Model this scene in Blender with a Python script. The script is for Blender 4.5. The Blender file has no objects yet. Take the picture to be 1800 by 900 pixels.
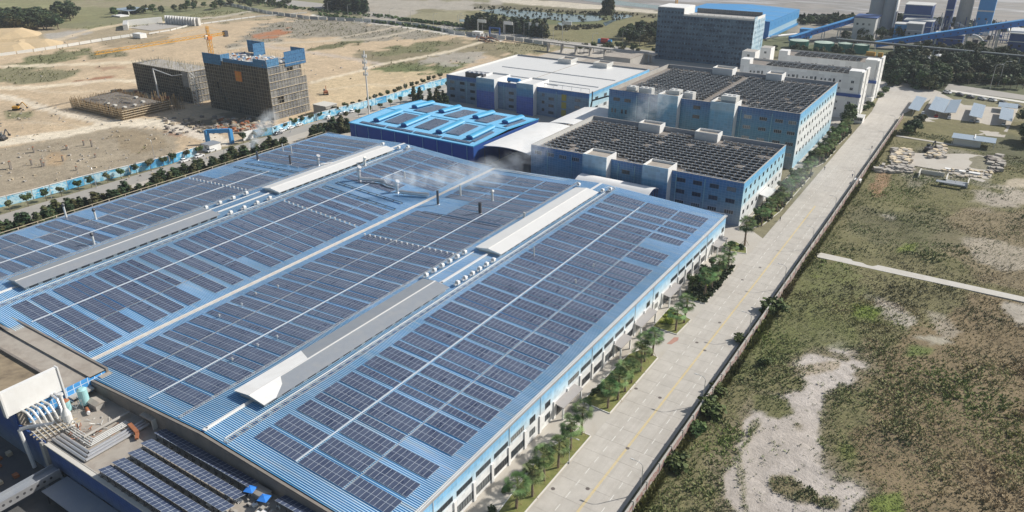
import bpy, math, random
import numpy as np
from mathutils import Vector, Matrix
R = math.radians
rnd = random.Random(7)
scene = bpy.context.scene

# ------------------------------------------------------------------ camera
FPX, YAW, PITCH, ROLL, CAMH = 1309.41612, -0.579423086, 0.438658449, -0.00356108670, 100.0
_f = Vector((math.sin(YAW)*math.cos(PITCH), math.cos(YAW)*math.cos(PITCH), -math.sin(PITCH)))
_r = Vector((math.cos(YAW), -math.sin(YAW), 0.0)); _u = _r.cross(_f)
_r, _u = _r*math.cos(ROLL)+_u*math.sin(ROLL), -_r*math.sin(ROLL)+_u*math.cos(ROLL)
cam = bpy.data.cameras.new('camera'); camo = bpy.data.objects.new('camera', cam)
scene.collection.objects.link(camo); scene.camera = camo
m = Matrix((_r, _u, -_f)).transposed().to_4x4(); m.translation = Vector((0, 0, CAMH)); camo.matrix_world = m
cam.sensor_width = 36; cam.lens = FPX/1800*36; cam.clip_start = 1; cam.clip_end = 12000

# ------------------------------------------------------------------ world, sun, exposure
SUN_EL, SUN_AZ = R(37.0), math.atan2(0.64, 0.77)       # azimuth clockwise from +Y
w = bpy.data.worlds.new('World'); scene.world = w; w.use_nodes = True
nt = w.node_tree; nt.nodes.clear()
sky = nt.nodes.new('ShaderNodeTexSky'); sky.sky_type = 'NISHITA'; sky.sun_disc = False
sky.sun_elevation = SUN_EL; sky.sun_rotation = SUN_AZ; sky.air_density = 1.3; sky.dust_density = 2.0
bg = nt.nodes.new('ShaderNodeBackground'); bg.inputs[1].default_value = 0.078
ow = nt.nodes.new('ShaderNodeOutputWorld')
nt.links.new(sky.outputs[0], bg.inputs[0]); nt.links.new(bg.outputs[0], ow.inputs[0])
sl = bpy.data.lights.new('sun', 'SUN'); sl.energy = 4.9; sl.angle = R(0.5); sl.color = (1.0, 0.95, 0.87)
so = bpy.data.objects.new('sun', sl); scene.collection.objects.link(so)
sdir = Vector((math.sin(SUN_AZ)*math.cos(SUN_EL), math.cos(SUN_AZ)*math.cos(SUN_EL), math.sin(SUN_EL)))
so.rotation_euler = sdir.to_track_quat('Z', 'Y').to_euler()
vs = scene.view_settings; vs.view_transform = 'Standard'; vs.look = 'None'; vs.exposure = 0.08; vs.gamma = 1.0
scene.cycles.use_denoising = True
scene.cycles.max_bounces = 5; scene.cycles.diffuse_bounces = 2; scene.cycles.glossy_bounces = 2
scene.cycles.transparent_max_bounces = 8; scene.cycles.volume_bounces = 2
scene.cycles.volume_max_steps = 48

# ------------------------------------------------------------------ helpers
def at(px, py, z=0.0):
    """world point at height z seen at a position of the 1800x900 photograph"""
    d = _f*FPX + _r*(px-900) - _u*(py-450)
    t = (z-CAMH)/d.z
    return Vector((d.x*t, d.y*t, z))

class MB:
    def __init__(s): s.v = []; s.f = []; s.m = []
    def add(s, vs_, fs, mi=0):
        b = len(s.v); s.v += [tuple(p) for p in vs_]
        for f in fs: s.f.append(tuple(i+b for i in f)); s.m.append(mi)
        return s
    def box(s, x0, y0, z0, x1, y1, z1, mi=0, top=None):
        if x0 > x1: x0, x1 = x1, x0
        if y0 > y1: y0, y1 = y1, y0
        b = len(s.v)
        s.v += [(x0,y0,z0),(x1,y0,z0),(x1,y1,z0),(x0,y1,z0),(x0,y0,z1),(x1,y0,z1),(x1,y1,z1),(x0,y1,z1)]
        for k, f in enumerate(((3,2,1,0),(4,5,6,7),(0,1,5,4),(1,2,6,5),(2,3,7,6),(3,0,4,7))):
            s.f.append(tuple(i+b for i in f)); s.m.append(top if (k == 1 and top is not None) else mi)
        return s
    def quad(s, a, b, c, d, mi=0): return s.add((a,b,c,d), ((0,1,2,3),), mi)
    def tube(s, p, q, r, n=8, mi=0, r2=None, caps=True):
        p = Vector(p); q = Vector(q); d = (q-p)
        if d.length < 1e-6: return s
        d.normalize(); a = d.orthogonal().normalized(); b = d.cross(a); r2 = r if r2 is None else r2
        base = len(s.v)
        for P, rr in ((p, r), (q, r2)):
            for k in range(n):
                t = 2*math.pi*k/n; s.v.append(tuple(P + a*math.cos(t)*rr + b*math.sin(t)*rr))
        for k in range(n):
            s.f.append((base+k, base+(k+1) % n, base+n+(k+1) % n, base+n+k)); s.m.append(mi)
        if caps:
            s.f.append(tuple(base+n-1-k for k in range(n))); s.m.append(mi)
            s.f.append(tuple(base+n+k for k in range(n))); s.m.append(mi)
        return s
    def path(s, pts, r, n=8, mi=0):
        for a, b in zip(pts, pts[1:]): s.tube(a, b, r, n, mi)
        return s
    def bar(s, p, q, w_, h_, mi=0):
        """box beam from p to q, w_ wide, h_ high"""
        p = Vector(p); q = Vector(q); d = (q-p).normalized()
        side = d.cross(Vector((0,0,1)))
        side = Vector((1,0,0)) if side.length < 1e-4 else side.normalized()
        up = side.cross(d)
        vv = []
        for P in (p, q):
            for a, b in ((-1,-1),(1,-1),(1,1),(-1,1)): vv.append(P + side*a*w_/2 + up*b*h_/2)
        return s.add(vv, ((3,2,1,0),(4,5,6,7),(0,1,5,4),(1,2,6,5),(2,3,7,6),(3,0,4,7)), mi)
    def mesh(s, name, mats):
        me = bpy.data.meshes.new(name); me.from_pydata(s.v, [], s.f)
        for mt in mats: me.materials.append(mt)
        if len(mats) > 1: me.polygons.foreach_set('material_index', s.m)
        me.update(); return me
    def build(s, name, mats, parent=None, off=None):
        if not isinstance(mats, (list, tuple)): mats = [mats]
        if parent is not None and off is None: off = parent.location
        if off is not None:
            o_ = Vector(off); s.v = [(x-o_.x, y-o_.y, z-o_.z) for x, y, z in s.v]
        me = s.mesh(name, mats)
        return link(name, me, parent, None if parent is not None else off)

def link(name, me, parent=None, loc=None, rz=0.0, rot=None, sc=None):
    if isinstance(me, tuple):            # a window: frame with its panes as a sub-part
        o = link(name, me[0], parent, loc, rz, rot, sc); link('pane', me[1], o); return o
    o = bpy.data.objects.new(name, me); scene.collection.objects.link(o)
    if parent is not None: o.parent = parent
    if loc is not None: o.location = loc
    if rot is not None: o.rotation_euler = rot
    elif rz: o.rotation_euler = (0, 0, rz)
    if sc is not None: o.scale = (sc, sc, sc) if isinstance(sc, (int, float)) else sc
    return o
def tag(o, label, cat, group=None):
    o['label'] = label; o['category'] = cat
    if group: o['group'] = group
    return o
def thing(name, label, cat, loc=(0,0,0), rz=0.0, group=None):
    o = bpy.data.objects.new(name, None); scene.collection.objects.link(o)
    o.location = loc; o.rotation_euler = (0,0,rz); o.empty_display_size = .2
    return tag(o, label, cat, group)
def struct(o): o['kind'] = 'structure'; return o
def stuff(o): o['kind'] = 'stuff'; return o
def dup(root, loc=None, rz=None, label=None, sc=None):
    def cp(o, par):
        c = o.copy(); scene.collection.objects.link(c); c.parent = par
        for ch in o.children: cp(ch, c)
        return c
    c = cp(root, None)
    if loc is not None: c.location = loc
    if rz is not None: c.rotation_euler = (0, 0, rz)
    if label: c['label'] = label
    if sc is not None: c.scale = (sc, sc, sc) if isinstance(sc, (int, float)) else sc
    return c
def nth(k): return '%d%s' % (k, 'th' if 10 <= k % 100 <= 20 else {1:'st',2:'nd',3:'rd'}.get(k % 10, 'th'))
W1 = ['first','second','third','fourth','fifth','sixth','seventh','eighth','ninth','tenth','eleventh','twelfth']
def ordn(k): return W1[k-1] if k <= 12 else nth(k)

# ------------------------------------------------------------------ materials
class NT:
    def __init__(s, name):
        s.m = bpy.data.materials.new(name); s.m.use_nodes = True; s.t = s.m.node_tree; s.n = s.t.nodes; s.l = s.t.links
        s.b = s.n['Principled BSDF']; s.out = s.n['Material Output']
    def new(s, typ, **kw):
        n = s.n.new(typ)
        for k, v in kw.items(): setattr(n, k, v)
        return n
    def lk(s, a, b): s.l.new(a, b)
    def math(s, op, a, b=None, c=None):
        n = s.new('ShaderNodeMath', operation=op)
        for i, x in enumerate((a, b, c)):
            if x is None: continue
            if isinstance(x, (int, float)): n.inputs[i].default_value = x
            else: s.lk(x, n.inputs[i])
        return n.outputs[0]
    def mix(s, f, a, b, blend='MIX'):
        n = s.new('ShaderNodeMix', data_type='RGBA', blend_type=blend)
        for i, x in ((0, f), (6, a), (7, b)):
            if isinstance(x, (int, float)): n.inputs[i].default_value = x
            elif isinstance(x, tuple): n.inputs[i].default_value = (*x[:3], 1)
            else: s.lk(x, n.inputs[i])
        return n.outputs[2]
    def noise(s, vec, scale, detail=3, rough=.6, dist=0.0):
        n = s.new('ShaderNodeTexNoise'); n.inputs['Scale'].default_value = scale; n.inputs['Detail'].default_value = detail
        n.inputs['Roughness'].default_value = rough; n.inputs['Distortion'].default_value = dist
        if vec is not None: s.lk(vec, n.inputs['Vector'])
        return n.outputs[0]
    def ramp(s, fac, stops, interp='LINEAR'):
        n = s.new('ShaderNodeValToRGB'); cr = n.color_ramp; cr.interpolation = interp
        while len(cr.elements) < len(stops): cr.elements.new(.5)
        for e, (p, c) in zip(cr.elements, stops):
            e.position = p; e.color = (*c[:3], 1) if isinstance(c, tuple) else (c, c, c, 1)
        s.lk(fac, n.inputs[0]); return n.outputs[0]
    def pos(s): return s.new('ShaderNodeNewGeometry').outputs['Position']
    def xyz(s, v):
        n = s.new('ShaderNodeSeparateXYZ'); s.lk(v, n.inputs[0]); return n.outputs
    def scalev(s, v, x, y, z):
        n = s.new('ShaderNodeVectorMath', operation='MULTIPLY'); s.lk(v, n.inputs[0]); n.inputs[1].default_value = (x, y, z); return n.outputs[0]
    def bump(s, h, strength=.3, dist=.1):
        n = s.new('ShaderNodeBump'); n.inputs['Strength'].default_value = strength; n.inputs['Distance'].default_value = dist
        s.lk(h, n.inputs['Height']); s.lk(n.outputs[0], s.b.inputs['Normal'])
    def base(s, c):
        if isinstance(c, tuple): s.b.inputs['Base Color'].default_value = (*c[:3], 1)
        else: s.lk(c, s.b.inputs['Base Color'])
        return s
    def rough(s, r): s.b.inputs['Roughness'].default_value = r; return s

def mat(name, col, rough=.7, metal=0.0, var=.18, scale=.6, dirt=None, dscale=.25, damt=.5, spec=.5, rv=0.0):
    """plain painted or mineral surface: noise variation, worn patches, optional per-object variation"""
    t = NT(name); p = t.pos()
    n1 = t.noise(p, scale, 4)
    k = t.math('MULTIPLY_ADD', n1, 2*var, 1-var)
    c = t.mix(1.0, col, t.ramp(k, [(0, 0.0), (1, 1.0)]), 'MULTIPLY') if False else None
    hv = t.new('ShaderNodeHueSaturation'); hv.inputs['Color'].default_value = (*col, 1)
    if rv:
        oi = t.new('ShaderNodeObjectInfo').outputs['Random']
        k = t.math('MULTIPLY', k, t.math('MULTIPLY_ADD', oi, 2*rv, 1-rv))
    t.lk(k, hv.inputs['Value']); c = hv.outputs[0]
    if dirt:
        n2 = t.noise(t.scalev(p, 1, 1, .5), dscale, 5, .7, .4)
        c = t.mix(t.math('MULTIPLY', t.ramp(n2, [(.45, 0.0), (.75, 1.0)]), damt), c, dirt)
    t.base(c).rough(rough); t.b.inputs['Metallic'].default_value = metal
    t.b.inputs['Specular IOR Level'].default_value = spec
    return t.m

M = {}
M['white'] = mat('white_paint', (.80,.80,.79), .6, var=.05, dirt=(.5,.47,.42), damt=.25)
M['whitemetal'] = mat('white_sheet_metal', (.70,.70,.69), .42, var=.04, dirt=(.55,.54,.52), damt=.22)
M['greymetal'] = mat('grey_sheet_metal', (.27,.295,.33), .4, var=.08, dirt=(.42,.40,.36), damt=.3)
M['galv'] = mat('galvanised_steel', (.55,.56,.58), .4, .6, var=.12, scale=2, dirt=(.35,.27,.2), damt=.3)
M['steel'] = mat('pale_steel', (.62,.62,.60), .5, .1, var=.1)
M['canopygrey'] = mat('canopy_sheet', (.33,.31,.30), .6, var=.1)
M['darksteel'] = mat('dark_steel', (.09,.09,.10), .5, .3, var=.2)
M['rust'] = mat('rusted_steel', (.34,.13,.06), .8, 0, var=.3, scale=2)
M['concrete'] = mat('concrete', (.42,.40,.37), .85, var=.12, scale=.5, dirt=(.27,.25,.22), damt=.5)
M['roofconc'] = mat('stained_roof_concrete', (.38,.345,.30), .9, var=.2, scale=.4, dirt=(.24,.20,.17), dscale=.22, damt=.85)
M['copdark'] = mat('weathered_coping', (.21,.19,.17), .9, var=.2, dirt=(.33,.29,.24), damt=.6)
M['darkconc'] = mat('dark_roof_felt', (.20,.18,.165), .9, var=.25, scale=.5, dirt=(.31,.26,.21), damt=.7)
M['kerb'] = mat('kerb_stone', (.62,.60,.55), .8, var=.1, rv=.08)
M['yard'] = mat('yard_paving', (.47,.44,.39), .9, var=.1, scale=.15, dirt=(.38,.33,.27), dscale=.1, damt=.6)
M['asphalt'] = mat('asphalt', (.34,.325,.30), .9, var=.12, scale=.2, dirt=(.42,.39,.34), dscale=.12, damt=.5)
def slab_mat():
    t = NT('road_concrete'); p = t.pos(); oi = t.new('ShaderNodeObjectInfo').outputs['Random']
    n = t.noise(p, .30, 5, .7); n2 = t.noise(t.scalev(p, 1.0, .04, 1), .9, 4, .6); n3 = t.noise(p, .07, 4, .7, .8); n4 = t.noise(p, 1.8, 3)
    c = t.mix(t.ramp(n, [(.3, 0.0), (.7, 1.0)]), (.43,.405,.365), (.53,.50,.455))
    c = t.mix(t.math('MULTIPLY', t.ramp(n2, [(.48, 0.0), (.66, 1.0)]), .35), c, (.36,.33,.29))
    c = t.mix(t.math('MULTIPLY', t.ramp(n3, [(.50, 0.0), (.72, 1.0)]), .45), c, (.37,.335,.29))
    c = t.mix(t.math('MULTIPLY', t.ramp(n4, [(.70, 0.0), (.76, 1.0)]), .5), c, (.26,.24,.22))
    hv = t.new('ShaderNodeHueSaturation'); t.lk(c, hv.inputs['Color']); t.lk(t.math('MULTIPLY_ADD', oi, .07, .965), hv.inputs['Value'])
    t.base(hv.outputs[0]).rough(.9); return t.m
M['slab'] = slab_mat() if True else mat('road_concrete', (.47,.445,.40), .88, var=.12, scale=.35, dirt=(.33,.30,.265), dscale=.09, damt=.75, rv=.035)
M['rdwhite'] = mat('white_road_paint', (.70,.69,.65), .8, var=.15, scale=3, dirt=(.50,.47,.42), dscale=1.2, damt=.7)
M['rdyellow'] = mat('yellow_road_paint', (.70,.52,.15), .8, var=.2, scale=2, dirt=(.50,.44,.32), dscale=.8, damt=.6)
def glass_mat():
    t = NT('window_glass'); oi = t.new('ShaderNodeObjectInfo').outputs['Random']; n = t.noise(t.pos(), .9, 2)
    t.base(t.ramp(t.math('MULTIPLY_ADD', n, .35, t.math('MULTIPLY', oi, .8)), [(.30, (.02,.03,.04)), (.62, (.05,.07,.085)), (.80, (.16,.18,.19)), (.95, (.32,.33,.32))])).rough(.15); return t.m
M['glass'] = glass_mat()
M['frame'] = mat('window_frame', (.55,.58,.60), .5, var=.05)
M['solarframe'] = mat('module_frame', (.66,.72,.78), .45, .1, var=.04)
M['bluepaint'] = mat('blue_paint', (.03,.20,.62), .5, var=.12)
M['bluelight'] = mat('light_blue_sheet', (.05,.27,.58), .5, var=.07, dirt=(.12,.36,.62), damt=.3)
M['turq'] = mat('turquoise_sheet', (.055,.34,.60), .5, var=.06, dirt=(.16,.44,.64), damt=.3)
M['bluedark'] = mat('deep_blue_cladding', (.018,.075,.30), .5, var=.12, scale=.3, dirt=(.03,.11,.36), damt=.5)
M['plantblue'] = mat('plant_blue', (.02,.07,.24), .6, var=.25, scale=.2, dirt=(.05,.12,.25), damt=.4)
M['orange'] = mat('orange_sheet', (.60,.20,.04), .6, var=.2)
M['yellow'] = mat('crane_yellow', (.62,.33,.05), .5, var=.12)
M['bamboo'] = mat('scaffold_bamboo', (.27,.19,.10), .8, var=.3, scale=1)
M['scafpole'] = mat('scaffold_tube', (.36,.33,.25), .7, var=.25, scale=1)
M['bark'] = mat('tree_bark', (.16,.12,.085), .9, var=.25, scale=3)
M['palmbark'] = mat('palm_trunk_bark', (.20,.15,.11), .9, var=.25, scale=4)
M['tyre'] = mat('tyre_rubber', (.02,.02,.02), .8)
M['red'] = mat('red_paint', (.45,.06,.04), .6, var=.2)
M['tankgreen'] = mat('tank_green', (.03,.17,.14), .5, var=.12, dirt=(.1,.25,.2), damt=.4)
M['tanktop'] = mat('tank_roof_pale', (.42,.52,.44), .6, var=.1)
M['mint'] = mat('pale_aqua_enamel', (.35,.62,.64), .4, var=.06)
M['cloth'] = mat('blue_awning_cloth', (.03,.22,.72), .8, var=.08)
M['timber'] = mat('pale_timber', (.50,.42,.30), .85, var=.25, scale=1, rv=.3)
M['rubble'] = mat('broken_concrete', (.40,.37,.33), .9, var=.25, scale=1.5)
M['manhole'] = mat('cast_iron_cover', (.13,.11,.10), .7)

def roof_mat(name, base, bright, dust):
    t = NT(name); p = t.pos()
    n = t.noise(t.scalev(p, .35, 1.0, 1), .12, 4, .6, .3)
    c = t.mix(t.ramp(n, [(.35, 0.0), (.7, 1.0)]), base, bright)
    n2 = t.noise(t.scalev(p, .10, 1.6, 1), .5, 4, .7)
    c = t.mix(t.math('MULTIPLY', t.ramp(n2, [(.53, 0.0), (.70, 1.0)]), .60), c, dust)
    n5 = t.noise(p, .022, 3, .5); c = t.mix(t.math('MULTIPLY', t.ramp(n5, [(.45, 0.0), (.62, 1.0)]), .45), c, tuple(x*.55 for x in base))
    n3 = t.noise(t.scalev(p, .06, 4.0, 1), .9, 2)
    c = t.mix(t.math('MULTIPLY', t.ramp(n3, [(.3, 1.0), (.55, 0.0)]), .35), c, tuple(x*.6 for x in base))
    t.base(c).rough(.38); t.b.inputs['Specular IOR Level'].default_value = .6
    return t.m
M['roofblue'] = roof_mat('blue_roof_sheet', (.085,.36,.70), (.20,.51,.83), (.62,.64,.62))
M['roofcrest'] = roof_mat('roof_rib_crest_glint', (.46,.72,.87), (.66,.82,.90), (.76,.76,.72))  # paler than the pans: sun glint on the ribs put into the colour

def module_mat():
    t = NT('solar_cell_glass'); p = t.pos()
    oi = t.new('ShaderNodeObjectInfo').outputs['Random']
    n = t.noise(p, .035, 4); n2 = t.noise(t.scalev(p, 1, .4, 1), .45, 3)
    k = t.math('ADD', t.math('MULTIPLY', oi, .35), t.ramp(t.math('MULTIPLY_ADD', n2, .45, t.math('MULTIPLY', n, .75)), [(.42, 0.0), (.82, 1.0)]))
    c = t.mix(k, (.030,.043,.092), (.082,.105,.170))
    t.base(c); t.lk(t.math('MULTIPLY_ADD', n2, .35, .14), t.b.inputs['Roughness']); t.b.inputs['Specular IOR Level'].default_value = .75
    return t.m
M['cell'] = module_mat()
def backsheet():
    t = NT('module_backsheet'); t.base((.042,.036,.034)).rough(.7); return t.m
M['back'] = backsheet()

def facade(name, zmax, stops, gx=1.2, gz=.8, line=(.7,.78,.85), la=.35, lw=.07, alt=None, noiseamt=.10):
    """tiled wall in colour bands by height, and its pale joint lines"""
    t = NT(name); p = t.pos(); x, y, z = t.xyz(p)
    zz = t.math('MULTIPLY', z, 1.0/zmax)
    c = t.ramp(zz, stops, 'LINEAR')
    h = t.math('ADD', x, y)
    fx = t.math('LESS_THAN', t.math('FRACT', t.math('ABSOLUTE', t.math('MULTIPLY', h, 1/gx))), lw/gx)
    fz = t.math('LESS_THAN', t.math('FRACT', t.math('MULTIPLY', z, 1/gz)), lw/gz)
    g = t.math('MULTIPLY', t.math('MAXIMUM', fx, fz), la)
    # tile-to-tile tone
    sn = t.new('ShaderNodeTexWhiteNoise', noise_dimensions='2D')
    cb = t.new('ShaderNodeCombineXYZ')
    t.lk(t.math('FLOOR', t.math('MULTIPLY', h, 1/gx)), cb.inputs[0]); t.lk(t.math('FLOOR', t.math('MULTIPLY', z, 1/gz)), cb.inputs[1])
    t.lk(cb.outputs[0], sn.inputs['Vector'])
    hv = t.new('ShaderNodeHueSaturation'); t.lk(c, hv.inputs['Color'])
    t.lk(t.math('MULTIPLY_ADD', sn.outputs[0], .22, .89), hv.inputs['Value'])
    c = t.mix(g, hv.outputs[0], line)
    n = t.noise(t.scalev(p, 1, 1, .25), .5, 5)
    c = t.mix(t.math('MULTIPLY', t.ramp(n, [(.5, 0.0), (.8, 1.0)]), noiseamt*2), c, (.25,.27,.30))
    t.base(c).rough(.45); return t.m
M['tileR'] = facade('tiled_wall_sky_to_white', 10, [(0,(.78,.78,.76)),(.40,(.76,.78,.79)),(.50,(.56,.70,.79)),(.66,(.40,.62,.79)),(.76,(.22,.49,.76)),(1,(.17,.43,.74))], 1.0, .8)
M['tileA'] = facade('tiled_wall_shaded_blue', 24, [(0,(.30,.36,.40)),(.20,(.22,.32,.38)),(.34,(.11,.25,.36)),(.50,(.055,.19,.36)),(.62,(.04,.15,.36)),(1,(.04,.155,.38))], 1.2, .9, la=.30)  # front wall copy of the block tiles, darkened for the shade it stands in
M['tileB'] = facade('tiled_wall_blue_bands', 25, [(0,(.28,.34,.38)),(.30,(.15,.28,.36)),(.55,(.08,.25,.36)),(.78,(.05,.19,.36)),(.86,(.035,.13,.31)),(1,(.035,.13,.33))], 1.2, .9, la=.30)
M['tileAR'] = facade('tiled_wall_pale_sunlit', 17, [(0,(.78,.79,.79)),(.38,(.74,.78,.80)),(.44,(.46,.67,.78)),(.72,(.36,.62,.78)),(.80,(.14,.44,.74)),(1,(.13,.42,.73))], 1.5, 1.1, la=.3)  # light copy of those tiles for the side in the sun
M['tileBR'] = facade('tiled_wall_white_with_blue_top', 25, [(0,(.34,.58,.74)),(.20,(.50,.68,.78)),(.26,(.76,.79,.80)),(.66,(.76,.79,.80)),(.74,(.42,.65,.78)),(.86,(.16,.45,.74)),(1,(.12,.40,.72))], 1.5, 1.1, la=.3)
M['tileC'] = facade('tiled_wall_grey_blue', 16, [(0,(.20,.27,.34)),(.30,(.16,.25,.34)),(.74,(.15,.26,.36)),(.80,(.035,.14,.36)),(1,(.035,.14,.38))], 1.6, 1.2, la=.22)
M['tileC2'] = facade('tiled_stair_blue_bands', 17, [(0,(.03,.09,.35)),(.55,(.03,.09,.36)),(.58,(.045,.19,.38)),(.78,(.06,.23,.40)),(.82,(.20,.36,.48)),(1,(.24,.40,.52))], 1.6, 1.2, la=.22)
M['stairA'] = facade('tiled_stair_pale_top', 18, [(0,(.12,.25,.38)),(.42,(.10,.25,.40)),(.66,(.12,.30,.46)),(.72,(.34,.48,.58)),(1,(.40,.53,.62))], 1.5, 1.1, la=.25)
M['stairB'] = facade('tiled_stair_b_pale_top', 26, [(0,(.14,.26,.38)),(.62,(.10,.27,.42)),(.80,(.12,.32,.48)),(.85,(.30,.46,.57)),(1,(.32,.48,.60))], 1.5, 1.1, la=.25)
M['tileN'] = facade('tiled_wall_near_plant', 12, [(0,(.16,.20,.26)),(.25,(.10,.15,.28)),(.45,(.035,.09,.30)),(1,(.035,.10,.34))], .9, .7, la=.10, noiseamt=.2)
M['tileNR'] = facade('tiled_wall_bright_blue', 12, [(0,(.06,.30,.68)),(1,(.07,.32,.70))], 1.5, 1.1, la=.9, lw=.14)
M['tileApt'] = facade('apartment_wall_white', 24, [(0,(.62,.64,.66)),(.16,(.70,.71,.71)),(.2,(.78,.78,.77)),(1,(.78,.78,.77))], 3.0, 3.0, line=(.6,.6,.6), la=.3)

def net_mat(name, a, b, sc=.35):
    t = NT(name); p = t.pos(); x, y, z = t.xyz(p)
    n = t.noise(p, sc, 5, .75, .6)
    oi = t.new('ShaderNodeObjectInfo').outputs['Random']
    c = t.mix(t.ramp(t.math('MULTIPLY_ADD', oi, .55, t.math('MULTIPLY', n, .8)), [(.25, 0.0), (.95, 1.0)]), a, b)
    h = t.math('ADD', x, y)
    fx = t.math('LESS_THAN', t.math('FRACT', t.math('ABSOLUTE', t.math('MULTIPLY', h, .66))), .14)
    fz = t.math('LESS_THAN', t.math('FRACT', t.math('MULTIPLY', z, .55)), .13)
    c = t.mix(t.math('MULTIPLY', t.math('MAXIMUM', fx, fz), .45), c, tuple(v*.45 for v in a))
    t.base(c).rough(.9)
    n2 = t.noise(p, 1.3, 2)
    t.lk(t.ramp(n2, [(.33, 0.45), (.42, 1.0)]), t.b.inputs['Alpha'])
    return t.m
M['netshaded'] = net_mat('scaffold_net_shaded_olive', (.045,.040,.036), (.125,.105,.08))  # shaded front and left faces: the shade is put into the net colour
M['netgrey'] = net_mat('scaffold_net_grey', (.13,.14,.16), (.31,.30,.285))  # paler net, on scaffold sides it carries the sunlight in its colour
M['netblue'] = net_mat('scaffold_net_blue', (.030,.060,.11), (.15,.22,.29), .2)
M['netblue_lit'] = net_mat('scaffold_net_blue_lit', (.24,.42,.56), (.50,.62,.70), .25)
def tower_net(name, a, b, dark):
    t = NT(name); p = t.pos(); x, y, z = t.xyz(p); oi = t.new('ShaderNodeObjectInfo').outputs['Random']
    n = t.noise(p, .22, 4, .7, .6); c = t.mix(t.ramp(t.math('MULTIPLY_ADD', oi, .4, t.math('MULTIPLY', n, .8)), [(.3, 0.0), (.9, 1.0)]), a, b)
    f = t.math('FRACT', t.math('MULTIPLY', z, 1/3.42)); band = t.math('MULTIPLY', t.math('GREATER_THAN', f, .38), t.math('LESS_THAN', f, .80))
    h = t.math('FRACT', t.math('ABSOLUTE', t.math('MULTIPLY', t.math('ADD', x, y), .42))); pane = t.math('GREATER_THAN', h, .34)
    n2 = t.noise(p, .5, 2); k = t.math('MULTIPLY', t.math('MULTIPLY', band, pane), t.ramp(n2, [(.36, 0.0), (.52, .85)]))
    c = t.mix(k, c, dark); sp = t.noise(p, 1.1, 1); c = t.mix(t.math('MULTIPLY', t.ramp(sp, [(.68, 0.0), (.72, 1.0)]), .5), c, tuple(min(1, v*3) for v in b))
    t.base(c).rough(.85); return t.m
M['netblue'] = tower_net('tower_net_blue', (.045,.085,.14), (.12,.19,.26), (.012,.022,.045))
M['netblue_lit'] = tower_net('tower_net_sunlit', (.26,.43,.56), (.50,.62,.70), (.12,.22,.32))  # lighter copy of the tower net, sunlight on the right face painted in
M['nettop'] = net_mat('scaffold_net_bright_blue', (.03,.12,.27), (.10,.26,.44), .5)

def leaf_mat(name, tint=(1,1,1), bri=1.0):
    t = NT(name)
    a = t.new('ShaderNodeAttribute', attribute_name='Col').outputs['Color']
    oi = t.new('ShaderNodeObjectInfo').outputs['Random']
    hv = t.new('ShaderNodeHueSaturation')
    t.lk(t.math('MULTIPLY_ADD', oi, .05, .475), hv.inputs['Hue']); t.lk(t.math('MULTIPLY_ADD', oi, .4*bri, .8*bri), hv.inputs['Value'])
    t.lk(a, hv.inputs['Color'])
    t.base(t.mix(1.0, hv.outputs[0], tint, 'MULTIPLY')).rough(.7)
    t.b.inputs['Specular IOR Level'].default_value = .25
    return t.m
M['leaf'] = leaf_mat('foliage')
M['brushmat'] = leaf_mat('scrub_foliage')

def ground_mat():
    t = NT('open_ground'); p = t.pos()
    a = t.new('ShaderNodeAttribute', attribute_name='Col').outputs['Color']
    n1 = t.noise(p, .06, 6, .72, .8); n2 = t.noise(p, .35, 5, .75, .5); n3 = t.noise(p, 1.6, 4, .7); n4 = t.noise(p, .016, 4, .6, 1.0)
    hv = t.new('ShaderNodeHueSaturation'); t.lk(a, hv.inputs['Color'])
    v = t.math('MULTIPLY', t.math('MULTIPLY_ADD', n1, .9, .55), t.math('MULTIPLY_ADD', n2, 1.1, .45))
    v = t.math('MULTIPLY', v, t.math('MULTIPLY_ADD', n3, .8, .6))
    t.lk(v, hv.inputs['Value']); c = hv.outputs[0]
    c = t.mix(t.math('MULTIPLY', t.ramp(n2, [(.58, 0.0), (.70, 1.0)]), .35), c, t.mix(.5, a, (.16,.14,.09)))
    c = t.mix(t.math('MULTIPLY', t.ramp(n4, [(.45, 0.0), (.65, 1.0)]), .30), c, t.mix(.5, a, (.36,.29,.20)))
    n7 = t.noise(p, .11, 6, .8, 2.0); c = t.mix(t.math('MULTIPLY', t.ramp(n7, [(.50, 0.0), (.62, 1.0)]), .30), c, t.mix(.55, a, (.20,.165,.115)))
    n6 = t.noise(p, .22, 5, .8, 1.2); c = t.mix(t.math('MULTIPLY', t.ramp(n6, [(.47, 0.0), (.60, 1.0)]), .42), c, t.mix(.45, a, (.17,.15,.12)))
    sp = t.noise(p, 4.5, 2, .6)
    c = t.mix(t.math('MULTIPLY', t.ramp(sp, [(.63, 0.0), (.70, 1.0)]), .5), c, (.10,.09,.07))
    t.base(c).rough(.95); t.b.inputs['Specular IOR Level'].default_value = .1
    t.bump(t.math('ADD', n3, t.math('MULTIPLY', n2, 3)), .35, .4)
    return t.m
M['ground'] = ground_mat()
def mud_mat():
    t = NT('tidal_mud'); p = t.pos()
    n = t.noise(t.scalev(p, .12, 1.0, 1), .03, 6, .7, 1.2); n2 = t.noise(t.scalev(p, .2, 1.0, 1), .15, 4)
    c = t.ramp(n, [(.30, (.15,.14,.13)), (.46, (.30,.27,.24)), (.53, (.19,.18,.165)), (.62, (.42,.41,.41)), (.72, (.26,.24,.22))])
    c = t.mix(t.math('MULTIPLY', t.ramp(n2, [(.60, 0.0), (.68, 1.0)]), .5), c, (.55,.56,.58))
    t.base(c).rough(.6); return t.m
M['mud'] = mud_mat()
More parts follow.
